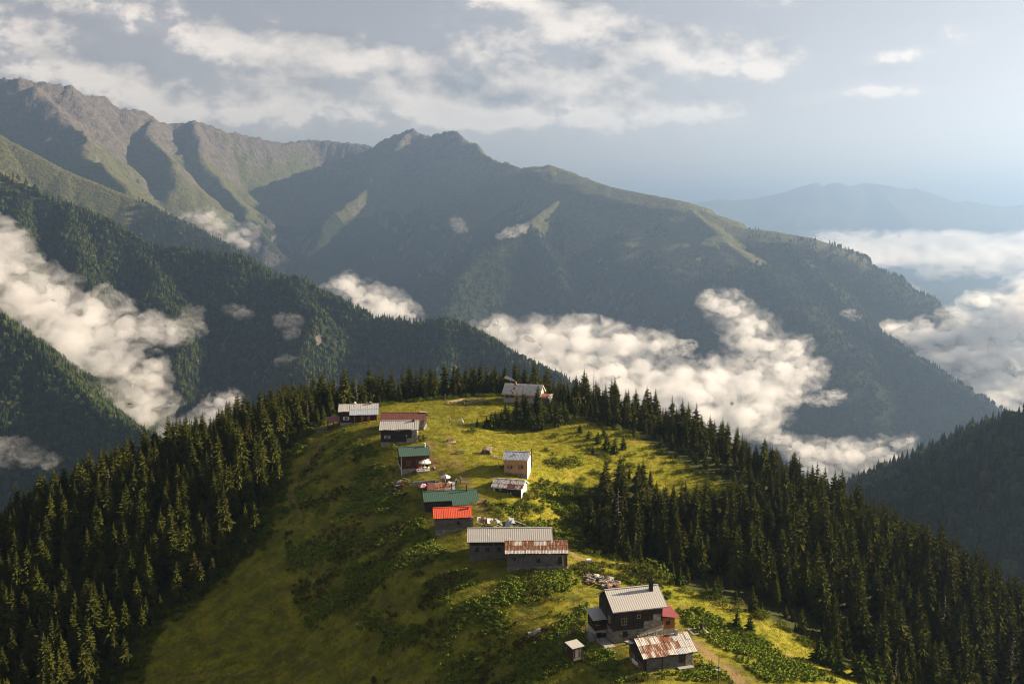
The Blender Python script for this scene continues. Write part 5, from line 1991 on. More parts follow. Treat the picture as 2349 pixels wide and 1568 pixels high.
for dz_ in (.25, .55, .85):
    MB().box(px0 + 2.4, px1, -2.25, -2.15, zt - .3 + dz_, zt - .2 + dz_).build("porch_rail", W_ORANGE, h.root)
MB().box(px0, px1, -2.28, -2.12, pe[1] - .02, pe[1] + .14).build("porch_beam", W_RAW, h.root)
fp = h.fm('F', px0 - .2, px1 + .2, -2.4, 0)
h.stones('F', 0, px1 - px0 + .4, -2.0, zt - .45, S_PALE, .4, fm=fp, name="porch_footing")
h.stones('L', 0, 2.3, -2.0, zt - .45, S_PALE, .4, fm=h.fm('L', px0 - .2, px1, -2.4, -.1), name="porch_footing")
u_, z_ = uz(h, '7', 598, 742)
h.window('F', u_, z_, .85, .95, C_WHITE, shutters=C_WHITE)
u_, z_ = uz(h, '7', 1010, 745)
h.door('F', u_, zt + .0, .8, 1.8, W_ORANGE)
u_, z_ = uz(h, '7', 915, 740)
h.window('F', u_ - .3, zt + 1.3, .8, .7, W_RAW)
c_ = hit(h, '7', 1048, 500, 'y', W / 2 - .3)
h.chimney(c_.x, W / 2 - .4, H + rise - .5, H + rise + .55, .6, S_PALE)
# dormer at the back
MB().prism([(0, H + .6), (2.2, H + .6), (1.1, H + rise + .55)], 0, 2.2, lambda u, o, z: (3.2 + u, W / 2 - .2 + o, z)).build("dormer", R_GREY, h.root)
# open shelter with maroon roof beside it
sx0, sx1, sy0, sy1 = -4.0, -.25, -.6, 2.6
zs = h.gz(-2, 0)
h.corr("shelter_roof", R_MAROON, sx0 - .1, sx1, (sy1 + .3, zs + 3.0), (sy0 - .4, zs + 2.15), .35)
for x_ in (sx0 + .15, (sx0 + sx1) / 2, sx1 - .15):
    for y_ in (sy0, sy1):
        MB().box(x_ - .08, x_ + .08, y_ - .08, y_ + .08, zs - 1.2, zs + (2.25 if y_ == sy0 else 2.95)).build("shelter_post", W_RED, h.root)
for dz_ in (.35, .7, 1.0):
    MB().box(sx0, sx1, sy0 - .04, sy0 + .04, zs + dz_ - .05, zs + dz_ + .05).build("shelter_rail", W_RED, h.root)
MB().box(sx0, sx1, sy0 - .2, sy1, zs - .5, zs + .05).build("shelter_floor", W_BROWN, h.root)
H13 = h

# --- house at the top --------------------------------------------------------------------------------------
h = House("hilltop_house", "hilltop house with large pale shingled roof and smoking chimney among the spruces", '8', (690, 830), (690, 635), (1500, 672), 326, 7.2, seed=25)
L, W, H = h.L, h.W, h.H
rise = 2.35
g = (W / 2, H + rise + .02, rise / (W / 2))
zt = uz(h, '8', 700, 752)[1]
h.panel('F', 0, L, -1.6, zt, C_PLASTER, -.2, .05, name="plastered_wall")
h.planks('F', .02, L - .02, zt, H, W_TAN, .3)
h.panel('L', 0, W, -1.6, zt, C_PLASTER, -.2, .05, name="plastered_wall")
h.planks('L', .02, W - .02, zt, H + rise, W_TAN, .3, gable=g)
h.panel('R', 0, W, -2.0, zt + .8, C_WHITE, -.2, .05, name="plastered_wall")
h.planks('R', .02, W - .02, zt + .8, H + rise, W_TAN, .3, gable=g)
h.panel('R', W * .2, W * .8, H - .2, H + .9, C_WHITE, .03, .10, name="white_panel")
h.planks('B', .02, L - .02, -1.5, H, W_TAN, .3)
for zx in (770, 880):
    u_, z_ = uz(h, '8', zx, 715)
    h.window('F', u_, z_, 1.2, .75, W_BROWN, cross=False)
h.gable_roof(rise, R_HALF, .6, .6, .5, .6, front=False, barge=C_WHITE)
h.sheets(h.rx[0], h.rx[1], h.top, h.fe, 20, 7, lambda c, r, R: R_RUST if c == 5 + r // 5 - r // 4 and R.random() < .9 else R.choice((R_GREYS, R_GREYS, R_GREYS, R_HALF)), .6, 0, .03)
c_ = hit(h, '8', 973, 420, 'y', W / 2)
h.chimney(c_.x, W / 2 - .2, H + rise - .4, H + rise + .85, .4, W_TAN, False)
CH14 = h.w(c_.x, W / 2 - .2, H + rise + .95)
# side room
ax0, ax1, ay0, ay1 = L + .06, L + 3.4, .5, 4.6
za = -1.0
for f_, a_ in (('F', ax1 - ax0), ('R', ay1 - ay0), ('B', ax1 - ax0)):
    h.planks(f_, .02, a_ - .02, za - 1.0, za + 2.55 + (.5 if f_ == 'B' else 0), W_GREY if f_ == 'F' else C_WHITE, .3, fm=h.fm(f_, ax0, ax1, ay0, ay1), name="side_room_wall")
h.sheets(ax0, ax1 + .3, (ay1 + .2, za + 3.3), (ay0 - .4, za + 2.6), 5, 1, grey_pick(R_RUST, R_HALF, R_BROWN), .3)
H14 = h
# ------------------------------------------------------------------ meadow plants
def leaf_clump(seed, n=13, rad=0.5, hgt=0.38, mat=None, lw=0.16):
    R = random.Random(seed)
    vs, fs = [], []
    for k in range(n):
        a = R.random() * 6.28
        d0, d1 = R.uniform(0.02, .25) * rad, rad * R.uniform(.55, 1.1)
        z0, zm, z1 = R.uniform(.02, .12), hgt * R.uniform(.6, 1.15), hgt * R.uniform(.25, .9)
        ca, sa = math.cos(a), math.sin(a)
        w = lw * R.uniform(.7, 1.3)
        dm = (d0 + d1) / 2
        i = len(vs)
        vs += [(ca * d0, sa * d0, z0), (ca * dm - sa * w, sa * dm + ca * w, zm * .95), (ca * dm + sa * w, sa * dm - ca * w, zm), (ca * d1, sa * d1, z1)]
        fs += [(i, i + 2, i + 1), (i + 1, i + 2, i + 3)]
    return mesh_from("leaf_clump", vs, fs, mat)


def blade_tuft(seed, n=9, h=0.34, spread=0.28, mat=None, w=0.028):
    R = random.Random(seed)
    vs, fs = [], []
    for k in range(n):
        a = R.random() * 6.28
        x, y = R.gauss(0, spread * .5), R.gauss(0, spread * .5)
        hh = h * R.uniform(.5, 1.2)
        lx, ly = R.gauss(0, .35) * hh, R.gauss(0, .35) * hh
        ca, sa = math.cos(a) * w, math.sin(a) * w
        i = len(vs)
        vs += [(x - ca, y - sa, -.03), (x + ca, y + sa, -.03), (x + lx, y + ly, hh)]
        fs.append((i, i + 1, i + 2))
    return mesh_from("tuft", vs, fs, mat)


def area(px):
    return [(p.x, p.y) for p in (G(*q_) for q_ in px)]


def rand_in(poly, per, seed, mask=None):
    r = np.random.default_rng(seed)
    xs, ys = [p[0] for p in poly], [p[1] for p in poly]
    x0, x1, y0, y1 = min(xs), max(xs), min(ys), max(ys)
    n = int((x1 - x0) * (y1 - y0) / per)
    X, Y = r.uniform(x0, x1, n), r.uniform(y0, y1, n)
    k = inside(poly, X, Y)
    if mask is not None:
        k &= mask(X, Y, r.random(n))
    return X[k], Y[k]


HOUSE_BOX = []


def clear_of_houses(X, Y):
    ok = np.ones(len(X), bool)
    for (hx, hy, al, x0, x1, y0, y1) in HOUSE_BOX:
        dx, dy = X - hx, Y - hy
        lx, ly = dx * math.cos(al) + dy * math.sin(al), -dx * math.sin(al) + dy * math.cos(al)
        ok &= ~((lx > x0) & (lx < x1) & (ly > y0) & (ly < y1))
    return ok


def patchy(scale, lo, hi, seed):
    return lambda X, Y, r: r < sstep(fbm(X / scale + seed, Y / scale - seed, 4), lo, hi)


def plant(name, label, areas, coll, npro, s0, s1, seed, dirt_free=True):
    pts = []
    for poly, per, mask in areas:
        X, Y = rand_in(poly, per, seed + len(pts), mask)
        k = clear_of_houses(X, Y)
        for pts_, wd in tracks:
            k &= dist_poly(pts_, X, Y) > wd * .8
        pts.append(np.stack([X[k], Y[k]], 1))
    pts = np.concatenate(pts)
    r = np.random.default_rng(seed)
    z = ground_z(pts[:, 0], pts[:, 1])
    n = len(pts)
    print(name, n)
    scatter(name, np.column_stack([pts, z]), r.uniform(s0, s1, n), r.random(n) * 6.28, r.integers(0, npro, n), coll, label)


for hs_ in [o for o in bpy.data.objects if o.parent is None and o.get('category') in ('house', 'shed', 'barn', 'hut')]:
    xs_, ys_ = [], []
    for ch in hs_.children:
        if ch.type == 'MESH' and ('wall' in ch.name or 'floor' in ch.name or 'slab' in ch.name or 'step' in ch.name):
            for c_ in ch.bound_box:
                xs_.append(c_[0])
                ys_.append(c_[1])
    HOUSE_BOX.append((hs_.location.x, hs_.location.y, hs_.rotation_euler[2], min(xs_) - .3, max(xs_) + .3, min(ys_) - .3, max(ys_) + .3))

left_lower = area([(660, 1330), (720, 1230), (830, 1150), (900, 1110), (960, 1150), (985, 1235), (1070, 1305), (1170, 1315), (1320, 1310), (1350, 1400), (1330, 1470), (1420, 1540), (1430, 1567), (850, 1567), (880, 1450), (700, 1440)])
left_upper = area([(690, 1080), (740, 1010), (790, 985), (870, 1040), (920, 1100), (830, 1150), (720, 1230), (660, 1320), (650, 1200)])
strip = area([(1555, 1396), (1610, 1396), (1720, 1450), (1830, 1510), (1920, 1567), (1770, 1567), (1700, 1522), (1635, 1478), (1585, 1440)])
corner = area([(1440, 1545), (1600, 1500), (1640, 1530), (1700, 1567), (1430, 1567)])
hollow = area([(1110, 1150), (1180, 1160), (1240, 1100), (1330, 1120), (1315, 1200), (1330, 1250), (1310, 1270), (1180, 1220), (1130, 1190)])
crest_l = area([(1310, 1300), (1340, 1290), (1440, 1300), (1560, 1370), (1500, 1380), (1430, 1330), (1340, 1330)])
garden = area([(1290, 1420), (1400, 1490), (1420, 1530), (1300, 1500), (1250, 1480)])
M_all = meadow_poly

leaf_c = proto_collection("leaf_prototype", [leaf_clump(i, 13, .5, .4, M_LEAF) for i in range(4)])
weed_c = proto_collection("weed_prototype", [blade_tuft(30 + i, 16, .75, .5, M_WEED, .035) for i in range(3)] + [leaf_clump(50, 14, .5, .6, M_WEED, .09)])
tuft_c = proto_collection("tuft_prototype", [blade_tuft(60 + i, 12, .28, .5, M_GRASS, .03) for i in range(4)] + [blade_tuft(70, 12, .36, .4, M_GRASS, .03)])
M_FERN = foliage_mat("fern_leaves", (0.060, 0.090, 0.012), (0.140, 0.170, 0.025), warm=(0.16, 0.10, 0.03), transl=0.3, nscale=0.3)
bush_c = proto_collection("bush_prototype", [blob_crown(0.8, 1.7, 90 + i, M_FERN, 200, .14) for i in range(3)])

plant("leafy_ground_cover", "broad leaved dock plants in bright patches across the slope", [
    (left_lower, 0.30, patchy(13, -.12, .22, 4)), (left_upper, .40, patchy(11, -.05, .25, 9)), (strip, .26, patchy(9, -.45, .05, 2)),
    (corner, .30, patchy(9, -.2, .2, 7)), (hollow, .32, patchy(9, -.25, .15, 3)), (garden, .25, patchy(7, -.5, -.1, 5)), (crest_l, .35, patchy(8, -.2, .3, 6))],
    leaf_c, 4, .7, 1.5, 31)
plant("tall_weeds", "brownish tall weeds and dry stems between the houses", [
    (left_lower, 0.45, patchy(9, -.05, .3, 14)), (left_upper, .8, patchy(9, .0, .3, 19)), (hollow, .6, patchy(7, -.1, .3, 13)), (crest_l, .3, patchy(6, -.3, .1, 16)), (corner, .5, patchy(6, -.1, .3, 11))],
    weed_c, 4, .7, 1.5, 41)
plant("grass", "short meadow grass in tufts over the whole ridge", [(M_all, 0.38, lambda X, Y, r: (Y < 345) & (r < .72 + .7 * fbm(X / 5, Y / 5, 3)))], tuft_c, 5, .5, 1.7, 51)


def edge_mask(X, Y, r):
    d = dist_poly(meadow_poly[:31], X, Y)
    return (r < np.where(X > 20, .45, .8) * (1 - sstep(d, .5, np.where(X > 20, 3.2, 5.5)))) & (Y < 345)


xs_, ys_ = [p[0] for p in meadow_poly], [p[1] for p in meadow_poly]
belt = [(min(xs_) - 6, min(ys_)), (max(xs_) + 8, min(ys_)), (max(xs_) + 8, 345), (min(xs_) - 6, 345)]
slope_r = area([(1250, 960), (1300, 960), (1380, 985), (1450, 1005), (1560, 1070), (1670, 1120), (1600, 1145), (1500, 1115), (1420, 1090), (1330, 1100), (1250, 1060), (1260, 1000)])
plant("undergrowth", "low bushes and ferns along the edge of the forest", [(belt, 1.6, edge_mask), (slope_r, 5.0, patchy(9, -.1, .3, 23)), (hollow, 5.0, patchy(8, -.1, .3, 29))], bush_c, 3, .5, 1.35, 61)


# small spruces and bushes one can count on the open meadow
def px_tree(x, yb, yt, label, group, kind='spruce', k=0, wide=1.0):
    g_ = G(x, yb)
    hgt = max(.6, (yb - yt) / F * (g_.y * CT - (g_.z - CAMZ) * ST) * 1.06)
    R = random.Random(int(x * 7 + yb))
    if kind == 'spruce':
        young = hgt < 7.5
        return spruce("young_spruce" if young else "spruce_tree", YS if young else SP, k % (3 if young else 6), g_, hgt, 5 if young else 16, R.random() * 6, label, group, wide)
    o = link("bush", bush_c.objects[k % 3].data)
    o.location = g_
    s = hgt / 1.15
    o.scale = (s * wide, s * wide, s)
    o.rotation_euler = (0, 0, R.random() * 6)
    return tag(o, label, 'bush', group)


t8 = [(730, 870, 1120), (640, 1020, 1300), (420, 1090, 1450), (500, 1070, 1400), (560, 1100, 1430), (870, 1100, 1460), (940, 1120, 1450), (990, 640, 1300),
      (1190, 650, 1310), (1430, 640, 1310), (1330, 860, 1400), (1300, 1070, 1450), (1400, 1100, 1500), (1560, 1100, 1480), (1800, 770, 1200), (1890, 830, 1250),
      (2000, 850, 1250), (1700, 1000, 1300), (2160, 1030, 1350), (720, 1240, 1460), (300, 1180, 1450), (1790, 900, 1280), (800, 960, 1260), (1080, 960, 1420), (1250, 880, 1360), (1620, 900, 1330),
      (1520, 820, 1380), (1950, 960, 1400), (2090, 900, 1330)]
px_tree(*[zp('8', 1130, 1300)[0], zp('8', 1130, 1300)[1], zp('8', 1130, 600)[1]], "spruce standing in front of the hilltop house, left of the taller one", "spruces by the hilltop house", k=1)
px_tree(*[zp('8', 1475, 1300)[0], zp('8', 1475, 1300)[1], zp('8', 1475, 470)[1]], "tallest spruce in front of the hilltop house, covering its right end", "spruces by the hilltop house", k=2)
a_ = zp('8', 85, 1430)
px_tree(a_[0], a_[1], zp('8', 85, 1220)[1], "tiny lone spruce on the open grass left of the young spruce thicket", "young spruces on the meadow", k=0)
for i, (x_, t_, b_) in enumerate(t8):
    q0, q1 = zp('8', x_, b_), zp('8', x_, t_)
    px_tree(q0[0], q0[1], q1[1], "young spruce in the thicket below the hilltop house", "young spruces below the hilltop house", k=i, wide=1.15)
for i, (x_, yb, yt) in enumerate(((1350, 1010, 985), (1372, 1018, 990), (1392, 1030, 996), (1360, 1040, 1020), (1410, 1040, 1005), (1330, 992, 972), (1385, 1005, 975), (1430, 1030, 1000))):
    px_tree(x_, yb, yt, "young spruce at the upper right edge of the meadow", "young spruces at the meadow edge", k=i, wide=1.1)
for i, (x_, yb, yt) in enumerate(((1690, 1440, 1400), (1720, 1450, 1408), (1880, 1520, 1460), (1905, 1530, 1470), (1925, 1545, 1490), (1975, 1560, 1490), (2010, 1566, 1500), (1640, 1372, 1330), (1560, 1340, 1300))):
    px_tree(x_, yb, yt, "young spruce at the foot of the right forest", "young spruces below the right forest", k=i, wide=1.2)
for lb, x_, yb, yt, wd in (("round dark bush alone on the lit grass right of the patched shed", 1733, 1468, 1450, 2.0), ("dark low bush casting a shadow on the upper meadow", 1080, 991, 980, 1.9),
                           ("big leafy bush at the edge of the right forest above the dark house", 1490, 1322, 1292, 1.4), ("smaller leafy bush next to the big one by the right forest", 1470, 1312, 1298, 1.5),
                           ("bush in a row right of the tan house, nearest to it", 1262, 1062, 1050, 1.7), ("second bush right of the tan house, in the middle of the row", 1285, 1068, 1050, 1.5), ("third bush right of the tan house, at the far end of the row", 1312, 1065, 1046, 1.4),
                           ("bush against the right wall of the black timber house", 966, 1008, 992, 1.3), ("yellowish bush below the black timber house", 912, 1028, 1018, 2.6)):
    px_tree(x_, yb, yt, lb, "bushes on the meadow", 'bush', int(x_) % 3, wd)
# ------------------------------------------------------------------ small things of the village
def thing(name, label, cat, loc, rz=0.0, group=None):
    r = link(name, None)
    r.location = loc
    r.rotation_euler = (0, 0, rz)
    return tag(r, label, cat, group)


def gpt(zoom, x, y):
    return G(*zp(zoom, x, y))


def lz(root, x, y):
    """ground height below a local point of a thing"""
    p_ = Matrix.Rotation(root.rotation_euler[2], 4, 'Z') @ Vector((x, y, 0)) + root.location
    return float(ground_z(p_.x, p_.y)) - root.location.z


def parasol(loc, label, mats, r=1.5, h=2.4):
    t = thing("parasol", label, 'parasol', loc, .3, "parasols of the village")
    MB().tube((0, 0, -.1), (0, 0, h), .035).build("pole", C_WHITE, t)
    n = 8
    for k in range(n):
        a0, a1 = 2 * math.pi * k / n, 2 * math.pi * (k + 1) / n
        am = (a0 + a1) / 2
        mb = MB()
        pt = lambda a, q_, z: (math.cos(a) * q_, math.sin(a) * q_, z)
        mb.quad(pt(a0, .02, h), pt(a0, r * .55, h - .28), pt(am, r * .53, h - .33), pt(a1, r * .55, h - .28))
        mb.quad(pt(a0, r * .55, h - .28), pt(a0, r, h - .62), pt(am, r * .96, h - .68), pt(am, r * .53, h - .33))
        mb.quad(pt(am, r * .53, h - .33), pt(am, r * .96, h - .68), pt(a1, r, h - .62), pt(a1, r * .55, h - .28))
        mb.quad(pt(a0, r, h - .62), pt(a0, r, h - .80), pt(am, r * .96, h - .84), pt(am, r * .96, h - .68))
        mb.quad(pt(am, r * .96, h - .68), pt(am, r * .96, h - .84), pt(a1, r, h - .80), pt(a1, r, h - .62))
        mb.build("canopy_panel", mats[k % len(mats)], t)
        MB().bar(pt(a0, .04, h - .5), pt(a0, r * .55, h - .31), .02).build("rib", C_WHITE, t)
    MB().tube((0, 0, h), (0, 0, h + .12), .03, .01).build("finial", C_WHITE, t)
    return t


def picnic(loc, rz, label, mat, base=False):
    t = thing("picnic_table", label, 'picnic table', loc, rz, "picnic tables on the meadow")
    if base:
        MB().box(-1.7, 1.7, -1.4, 1.4, -.6, .08).build("platform", W_RAW, t)
    for k in range(4):
        MB().box(-1.0, 1.0, -.40 + .2 * k, -.22 + .2 * k, .74, .79).build("tabletop_plank", mat, t)
    for s in (-1, 1):
        MB().box(-1.0, 1.0, s * .78 - .15, s * .78 + .15, .42, .47).build("seat", mat, t)
        MB().bar((s * .7, -.75, -.2), (s * .7, -.2, .74), .09).bar((s * .7, .75, -.2), (s * .7, .2, .74), .09).bar((s * .7 + .01, -.9, .38), (s * .7 + .01, .9, .38), .07).build("leg_frame", mat, t)
    return t


# --- people -------------------------------------------------------------------------------
SKIN = simple_mat("skin", (0.42, 0.26, 0.19), (0.48, 0.31, 0.23), 6, .7, 0)
HAIR = simple_mat("dark_hair", (0.02, 0.014, 0.01), (0.05, 0.035, 0.025), 9, .7, 0)


def cloth(name, c):
    return simple_mat(name, tuple(.8 * v for v in c), c, 5, .9, .1)


def skin_mesh(name, joints, edges, mat, parent, root=0, sub=1):
    me_ = bpy.data.meshes.new(name)
    me_.from_pydata([j[:3] for j in joints], edges, [])
    o = link(name, me_, parent, mat)
    o.modifiers.new("skin", 'SKIN')
    sv = me_.skin_vertices[0].data
    for i, j in enumerate(joints):
        rad = j[3]
        sv[i].radius = (rad, rad * (j[4] if len(j) > 4 else 1.0))
    sv[root].use_root = True
    o.modifiers['skin'].use_smooth_shade = True
    sb = o.modifiers.new("smooth", 'SUBSURF')
    sb.levels = sub
    sb.render_levels = sub
    return o


def person(loc, rz, label, top, bottom, pose, dress=False):
    """standing figure, about 1.70 m; pose gives elbow and hand positions and the feet"""
    t = thing("person", label, 'person', loc, rz, "people in the village")
    lf, rf = pose.get('feet', ((-.10, .04), (.11, -.06)))
    (le, lh), (re_, rh) = pose['arms']
    J = [(0, 0, .93, .13, .8), (0, 0, 1.12, .125, .75), (0, .0, 1.34, .15, .7), (0, .0, 1.46, .075), (0, .01, 1.53, .055), (0, .025, 1.60, .085, 1.1), (0, .02, 1.68, .075),
         (-.19, 0, 1.40, .055), (*le, .042), (*lh, .030), (.19, 0, 1.40, .055), (*re_, .042), (*rh, .030),
         (-.10, 0, .88, .085), (-.11, .02, .50, .055), (lf[0], lf[1], .08, .038), (lf[0] - .01, lf[1] + .16, .03, .032),
         (.10, 0, .88, .085), (.11, .02, .50, .055), (rf[0], rf[1], .08, .038), (rf[0] + .01, rf[1] + .16, .03, .032)]
    E = [(0, 1), (1, 2), (2, 3), (3, 4), (4, 5), (5, 6), (2, 7), (7, 8), (8, 9), (2, 10), (10, 11), (11, 12), (0, 13), (13, 14), (14, 15), (15, 16), (0, 17), (17, 18), (18, 19), (19, 20)]
    # hands: palm and five unequal, bent fingers each
    for hand, elb, s in ((9, le, -1), (12, rh, 1)):
        hx, hy, hz = J[hand][:3]
        el_ = Vector(le if hand == 9 else re_)
        d = (Vector((hx, hy, hz)) - el_).normalized()
        side = d.cross(Vector((0, 0, 1)))
        side = side.normalized() if side.length > .05 else Vector((0, 1, 0))
        J.append((hx + d.x * .07, hy + d.y * .07, hz + d.z * .07, .028, .6))
        pm = len(J) - 1
        E.append((hand, pm))
        for k, ln in enumerate((.075, .085, .08, .06)):
            b_ = Vector(J[pm][:3]) + side * (.03 - .02 * k)
            m_ = b_ + d * ln * .55
            e_ = m_ + (d + Vector((0, .5, -.3))).normalized() * ln * .45
            J += [(*m_, .009), (*e_, .008)]
            E += [(pm, len(J) - 2), (len(J) - 2, len(J) - 1)]
        th_ = Vector((hx, hy, hz)) + d * .02 + side * .045
        J.append((*th_, .010))
        J.append((*(th_ + d * .04 + side * .01), .009))
        E += [(hand, len(J) - 2), (len(J) - 2, len(J) - 1)]
    skin_mesh("body", J, E, SKIN, t)
    # face and hair
    f = MB().tube((-.03, .108, 1.625), (-.03, .118, 1.625), .010, n=6).tube((.03, .108, 1.625), (.03, .118, 1.625), .010, n=6).box(-.022, .022, .105, .114, 1.563, 1.571)
    f.build("face_features", HAIR, t)
    skin_mesh("hair", [(0, -.02, 1.60, .085, 1.0), (0, -.005, 1.68, .092, 1.0), (0, .03, 1.715, .07)], [(0, 1), (1, 2)], HAIR, t)
    skin_mesh("shirt", [(0, 0, .95, .155, .8), (0, 0, 1.14, .145, .76), (0, 0, 1.34, .17, .72), (0, 0, 1.45, .085), (-.19, 0, 1.40, .07), tuple(Vector(le)) + (.056,), tuple(Vector(le).lerp(Vector(lh), .75)) + (.045,),
                        (.19, 0, 1.40, .07), tuple(Vector(re_)) + (.056,), tuple(Vector(re_).lerp(Vector(rh), .75)) + (.045,)],
              [(0, 1), (1, 2), (2, 3), (2, 4), (4, 5), (5, 6), (2, 7), (7, 8), (8, 9)], top, t)
    if dress:
        MB().tube((0, .01, .35), (0, 0, 1.0), .27, .15, 12).build("skirt", bottom, t)
    skin_mesh("trousers", [(0, 0, .93, .15, .8), (-.10, 0, .86, .10), (-.11, .02, .50, .075), (lf[0], lf[1], .10, .060), (.10, 0, .86, .10), (.11, .02, .50, .075), (rf[0], rf[1], .10, .060)],
              [(0, 1), (1, 2), (2, 3), (0, 4), (4, 5), (5, 6)], bottom, t)
    return t


DOWN = {'arms': (((-.24, -.02, 1.14), (-.23, .07, .92)), ((.24, -.02, 1.14), (.23, .07, .92)))}
BENT = {'arms': (((-.25, .02, 1.15), (-.12, .20, 1.22)), ((.25, -.02, 1.14), (.24, .05, .92))), 'feet': ((-.12, .12), (.12, -.12))}
person(gpt('3', 1182, 425), 2.6, "person in a pale shirt standing alone on the open upper meadow", cloth("pale_shirt", (.62, .52, .45)), cloth("grey_trousers", (.09, .08, .08)), DOWN)
person(gpt('3', 1357, 1402), .5, "person in a blue jacket standing on the path above the shed roof", cloth("blue_jacket", (.06, .14, .34)), cloth("black_trousers", (.02, .02, .022)), BENT)
person(gpt('3', 1285, 1425), -.6, "person in a white top beside the one in the blue jacket", cloth("white_top", (.72, .70, .68)), cloth("dark_trousers", (.03, .03, .035)), DOWN)
h = H10
t0, tx1, ty0, tz1 = T10
a_ = hit(h, '3', 668, 1172, 'z', tz1 + .02)
person(h.w(a_.x, min(-.6, max(a_.y, -2.4)), tz1 + .02), 3.3, "person in a red dress standing on the terrace by the door", cloth("red_dress", (.50, .03, .05)), cloth("red_skirt", (.46, .03, .05)), BENT, True)

# --- terrace furniture -------------------------------------------------------------------------
a_ = hit(h, '3', 770, 1180, 'z', tz1 + .02)
c_ = h.w(a_.x, max(a_.y, -2.2), tz1 + .02)
WCL = cloth("white_canvas", (.78, .76, .72))
RCL = cloth("red_canvas", (.55, .05, .06))
VCL = cloth("violet_canvas", (.30, .16, .30))
parasol(c_, "big white parasol over the stone terrace", [WCL], 1.65, 2.6)
t = thing("terrace_table", "small round white table under the big white parasol", 'table', c_ + Vector((.1, -.35, 0)))
MB().tube((.0, 0, .7), (0, 0, .74), .42, n=14).build("tabletop", C_WHITE, t)
MB().tube((.0, 0, 0), (0, 0, .7), .05).build("pedestal", C_WHITE, t)
MB().tube((.0, 0, 0), (0, 0, .04), .25, .2, 10).build("foot", C_WHITE, t)


def chair(loc, rz, label):
    t_ = thing("plastic_chair", label, 'chair', loc, rz, "white chairs outdoors")
    MB().box(-.24, .24, -.22, .24, .42, .46).build("seat", C_WHITE, t_)
    MB().box(-.24, .24, -.27, -.23, .44, .92).build("backrest", C_WHITE, t_)
    for s in (-1, 1):
        MB().box(s * .25 - .03, s * .25 + .03, -.24, .2, .62, .66).build("armrest", C_WHITE, t_)
        for y in (-.2, .2):
            MB().bar((s * .25, y * 1.15, 0), (s * .21, y, .43), .045).build("leg", C_WHITE, t_)
    return t_


chair(c_ + Vector((-.75, -.6, 0)), -1.2, "white plastic chair on the terrace, left of the round table")
chair(c_ + Vector((.9, -.5, 0)), 1.3, "white plastic chair on the terrace, right of the round table")

# walled yard below the terrace house, with parasols
t = thing("yard_wall", "angular pale stone wall around the small yard below the terrace", 'wall', gpt('3', 575, 1470))
O_ = t.location


class Wl:
    pass


def stone_run(root, a, b, hgt, mat=S_PALE, size=.4, thick=.5, deep=1.0):
    """a free-standing rubble wall between two ground points: two faces of stones on a core"""
    hh = House.__new__(House)
    hh.root, hh.R = root, random.Random(int(a.x * 31 + a.y))
    d = (b - a)
    L_ = math.hypot(d.x, d.y)
    ux, uy = d.x / L_, d.y / L_
    a0 = a - root.location
    for sgn in (-1, 1):
        def fm(u, o, z, s=sgn):
            uu = u if s < 0 else L_ - u
            return (a0.x + ux * uu + s * -uy * (thick / 2 + o), a0.y + uy * uu + s * ux * (thick / 2 + o), z)
        z0, z1 = a0.z, b.z - root.location.z
        zt_ = (lambda u: z0 + hgt + (z1 - z0) * u / L_) if sgn < 0 else (lambda u: z0 + hgt + (z1 - z0) * (L_ - u) / L_)
        hh.stones('F', 0, L_, min(z0, z1) - deep, max(z0, z1) + hgt, mat, size, fm=fm, ztop=zt_)
    mb = MB()
    s_ = Vector((-uy, ux, 0)) * (thick / 2 + .04)
    b0 = b - root.location
    pa, pb = Vector((a0.x, a0.y, a0.z + hgt)), Vector((b0.x, b0.y, b0.z + hgt))
    mb.quad(pa - s_, pb - s_, pb + s_, pa + s_)
    mb.quad(*[q_ + Vector((0, 0, -.12)) for q_ in (pa + s_, pb + s_, pb - s_, pa - s_)])
    for q0, q1 in ((pa - s_, pb - s_), (pb - s_, pb + s_), (pb + s_, pa + s_), (pa + s_, pa - s_)):
        mb.quad(q0, q1, q1 + Vector((0, 0, -.12)), q0 + Vector((0, 0, -.12)))
    mb.build("coping", S_PALE, root)


stone_run(t, gpt('3', 570, 1455), gpt('3', 935, 1415), 1.1)
stone_run(t, gpt('3', 935, 1415), gpt('3', 1060, 1440), .7)
stone_run(t, gpt('3', 690, 1490), gpt('3', 1080, 1450), .5)
parasol(gpt('3', 740, 1548), "red and white striped parasol in front of the yard wall", [RCL, WCL], 1.25, 2.2)
parasol(gpt('3', 1108, 1400), "white and violet parasol at the end of the yard wall", [WCL, WCL, VCL], 1.3, 2.2)
chair(gpt('3', 1165, 1425), .4, "white plastic chair beside the white and violet parasol")
t = thing("round_table", "small white table between the violet parasol and the people", 'table', gpt('3', 1190, 1440))
MB().tube((0, 0, .7), (0, 0, .74), .5, n=14).build("tabletop", C_WHITE, t)
MB().tube((0, 0, -.1), (0, 0, .7), .05).build("pedestal", C_WHITE, t)

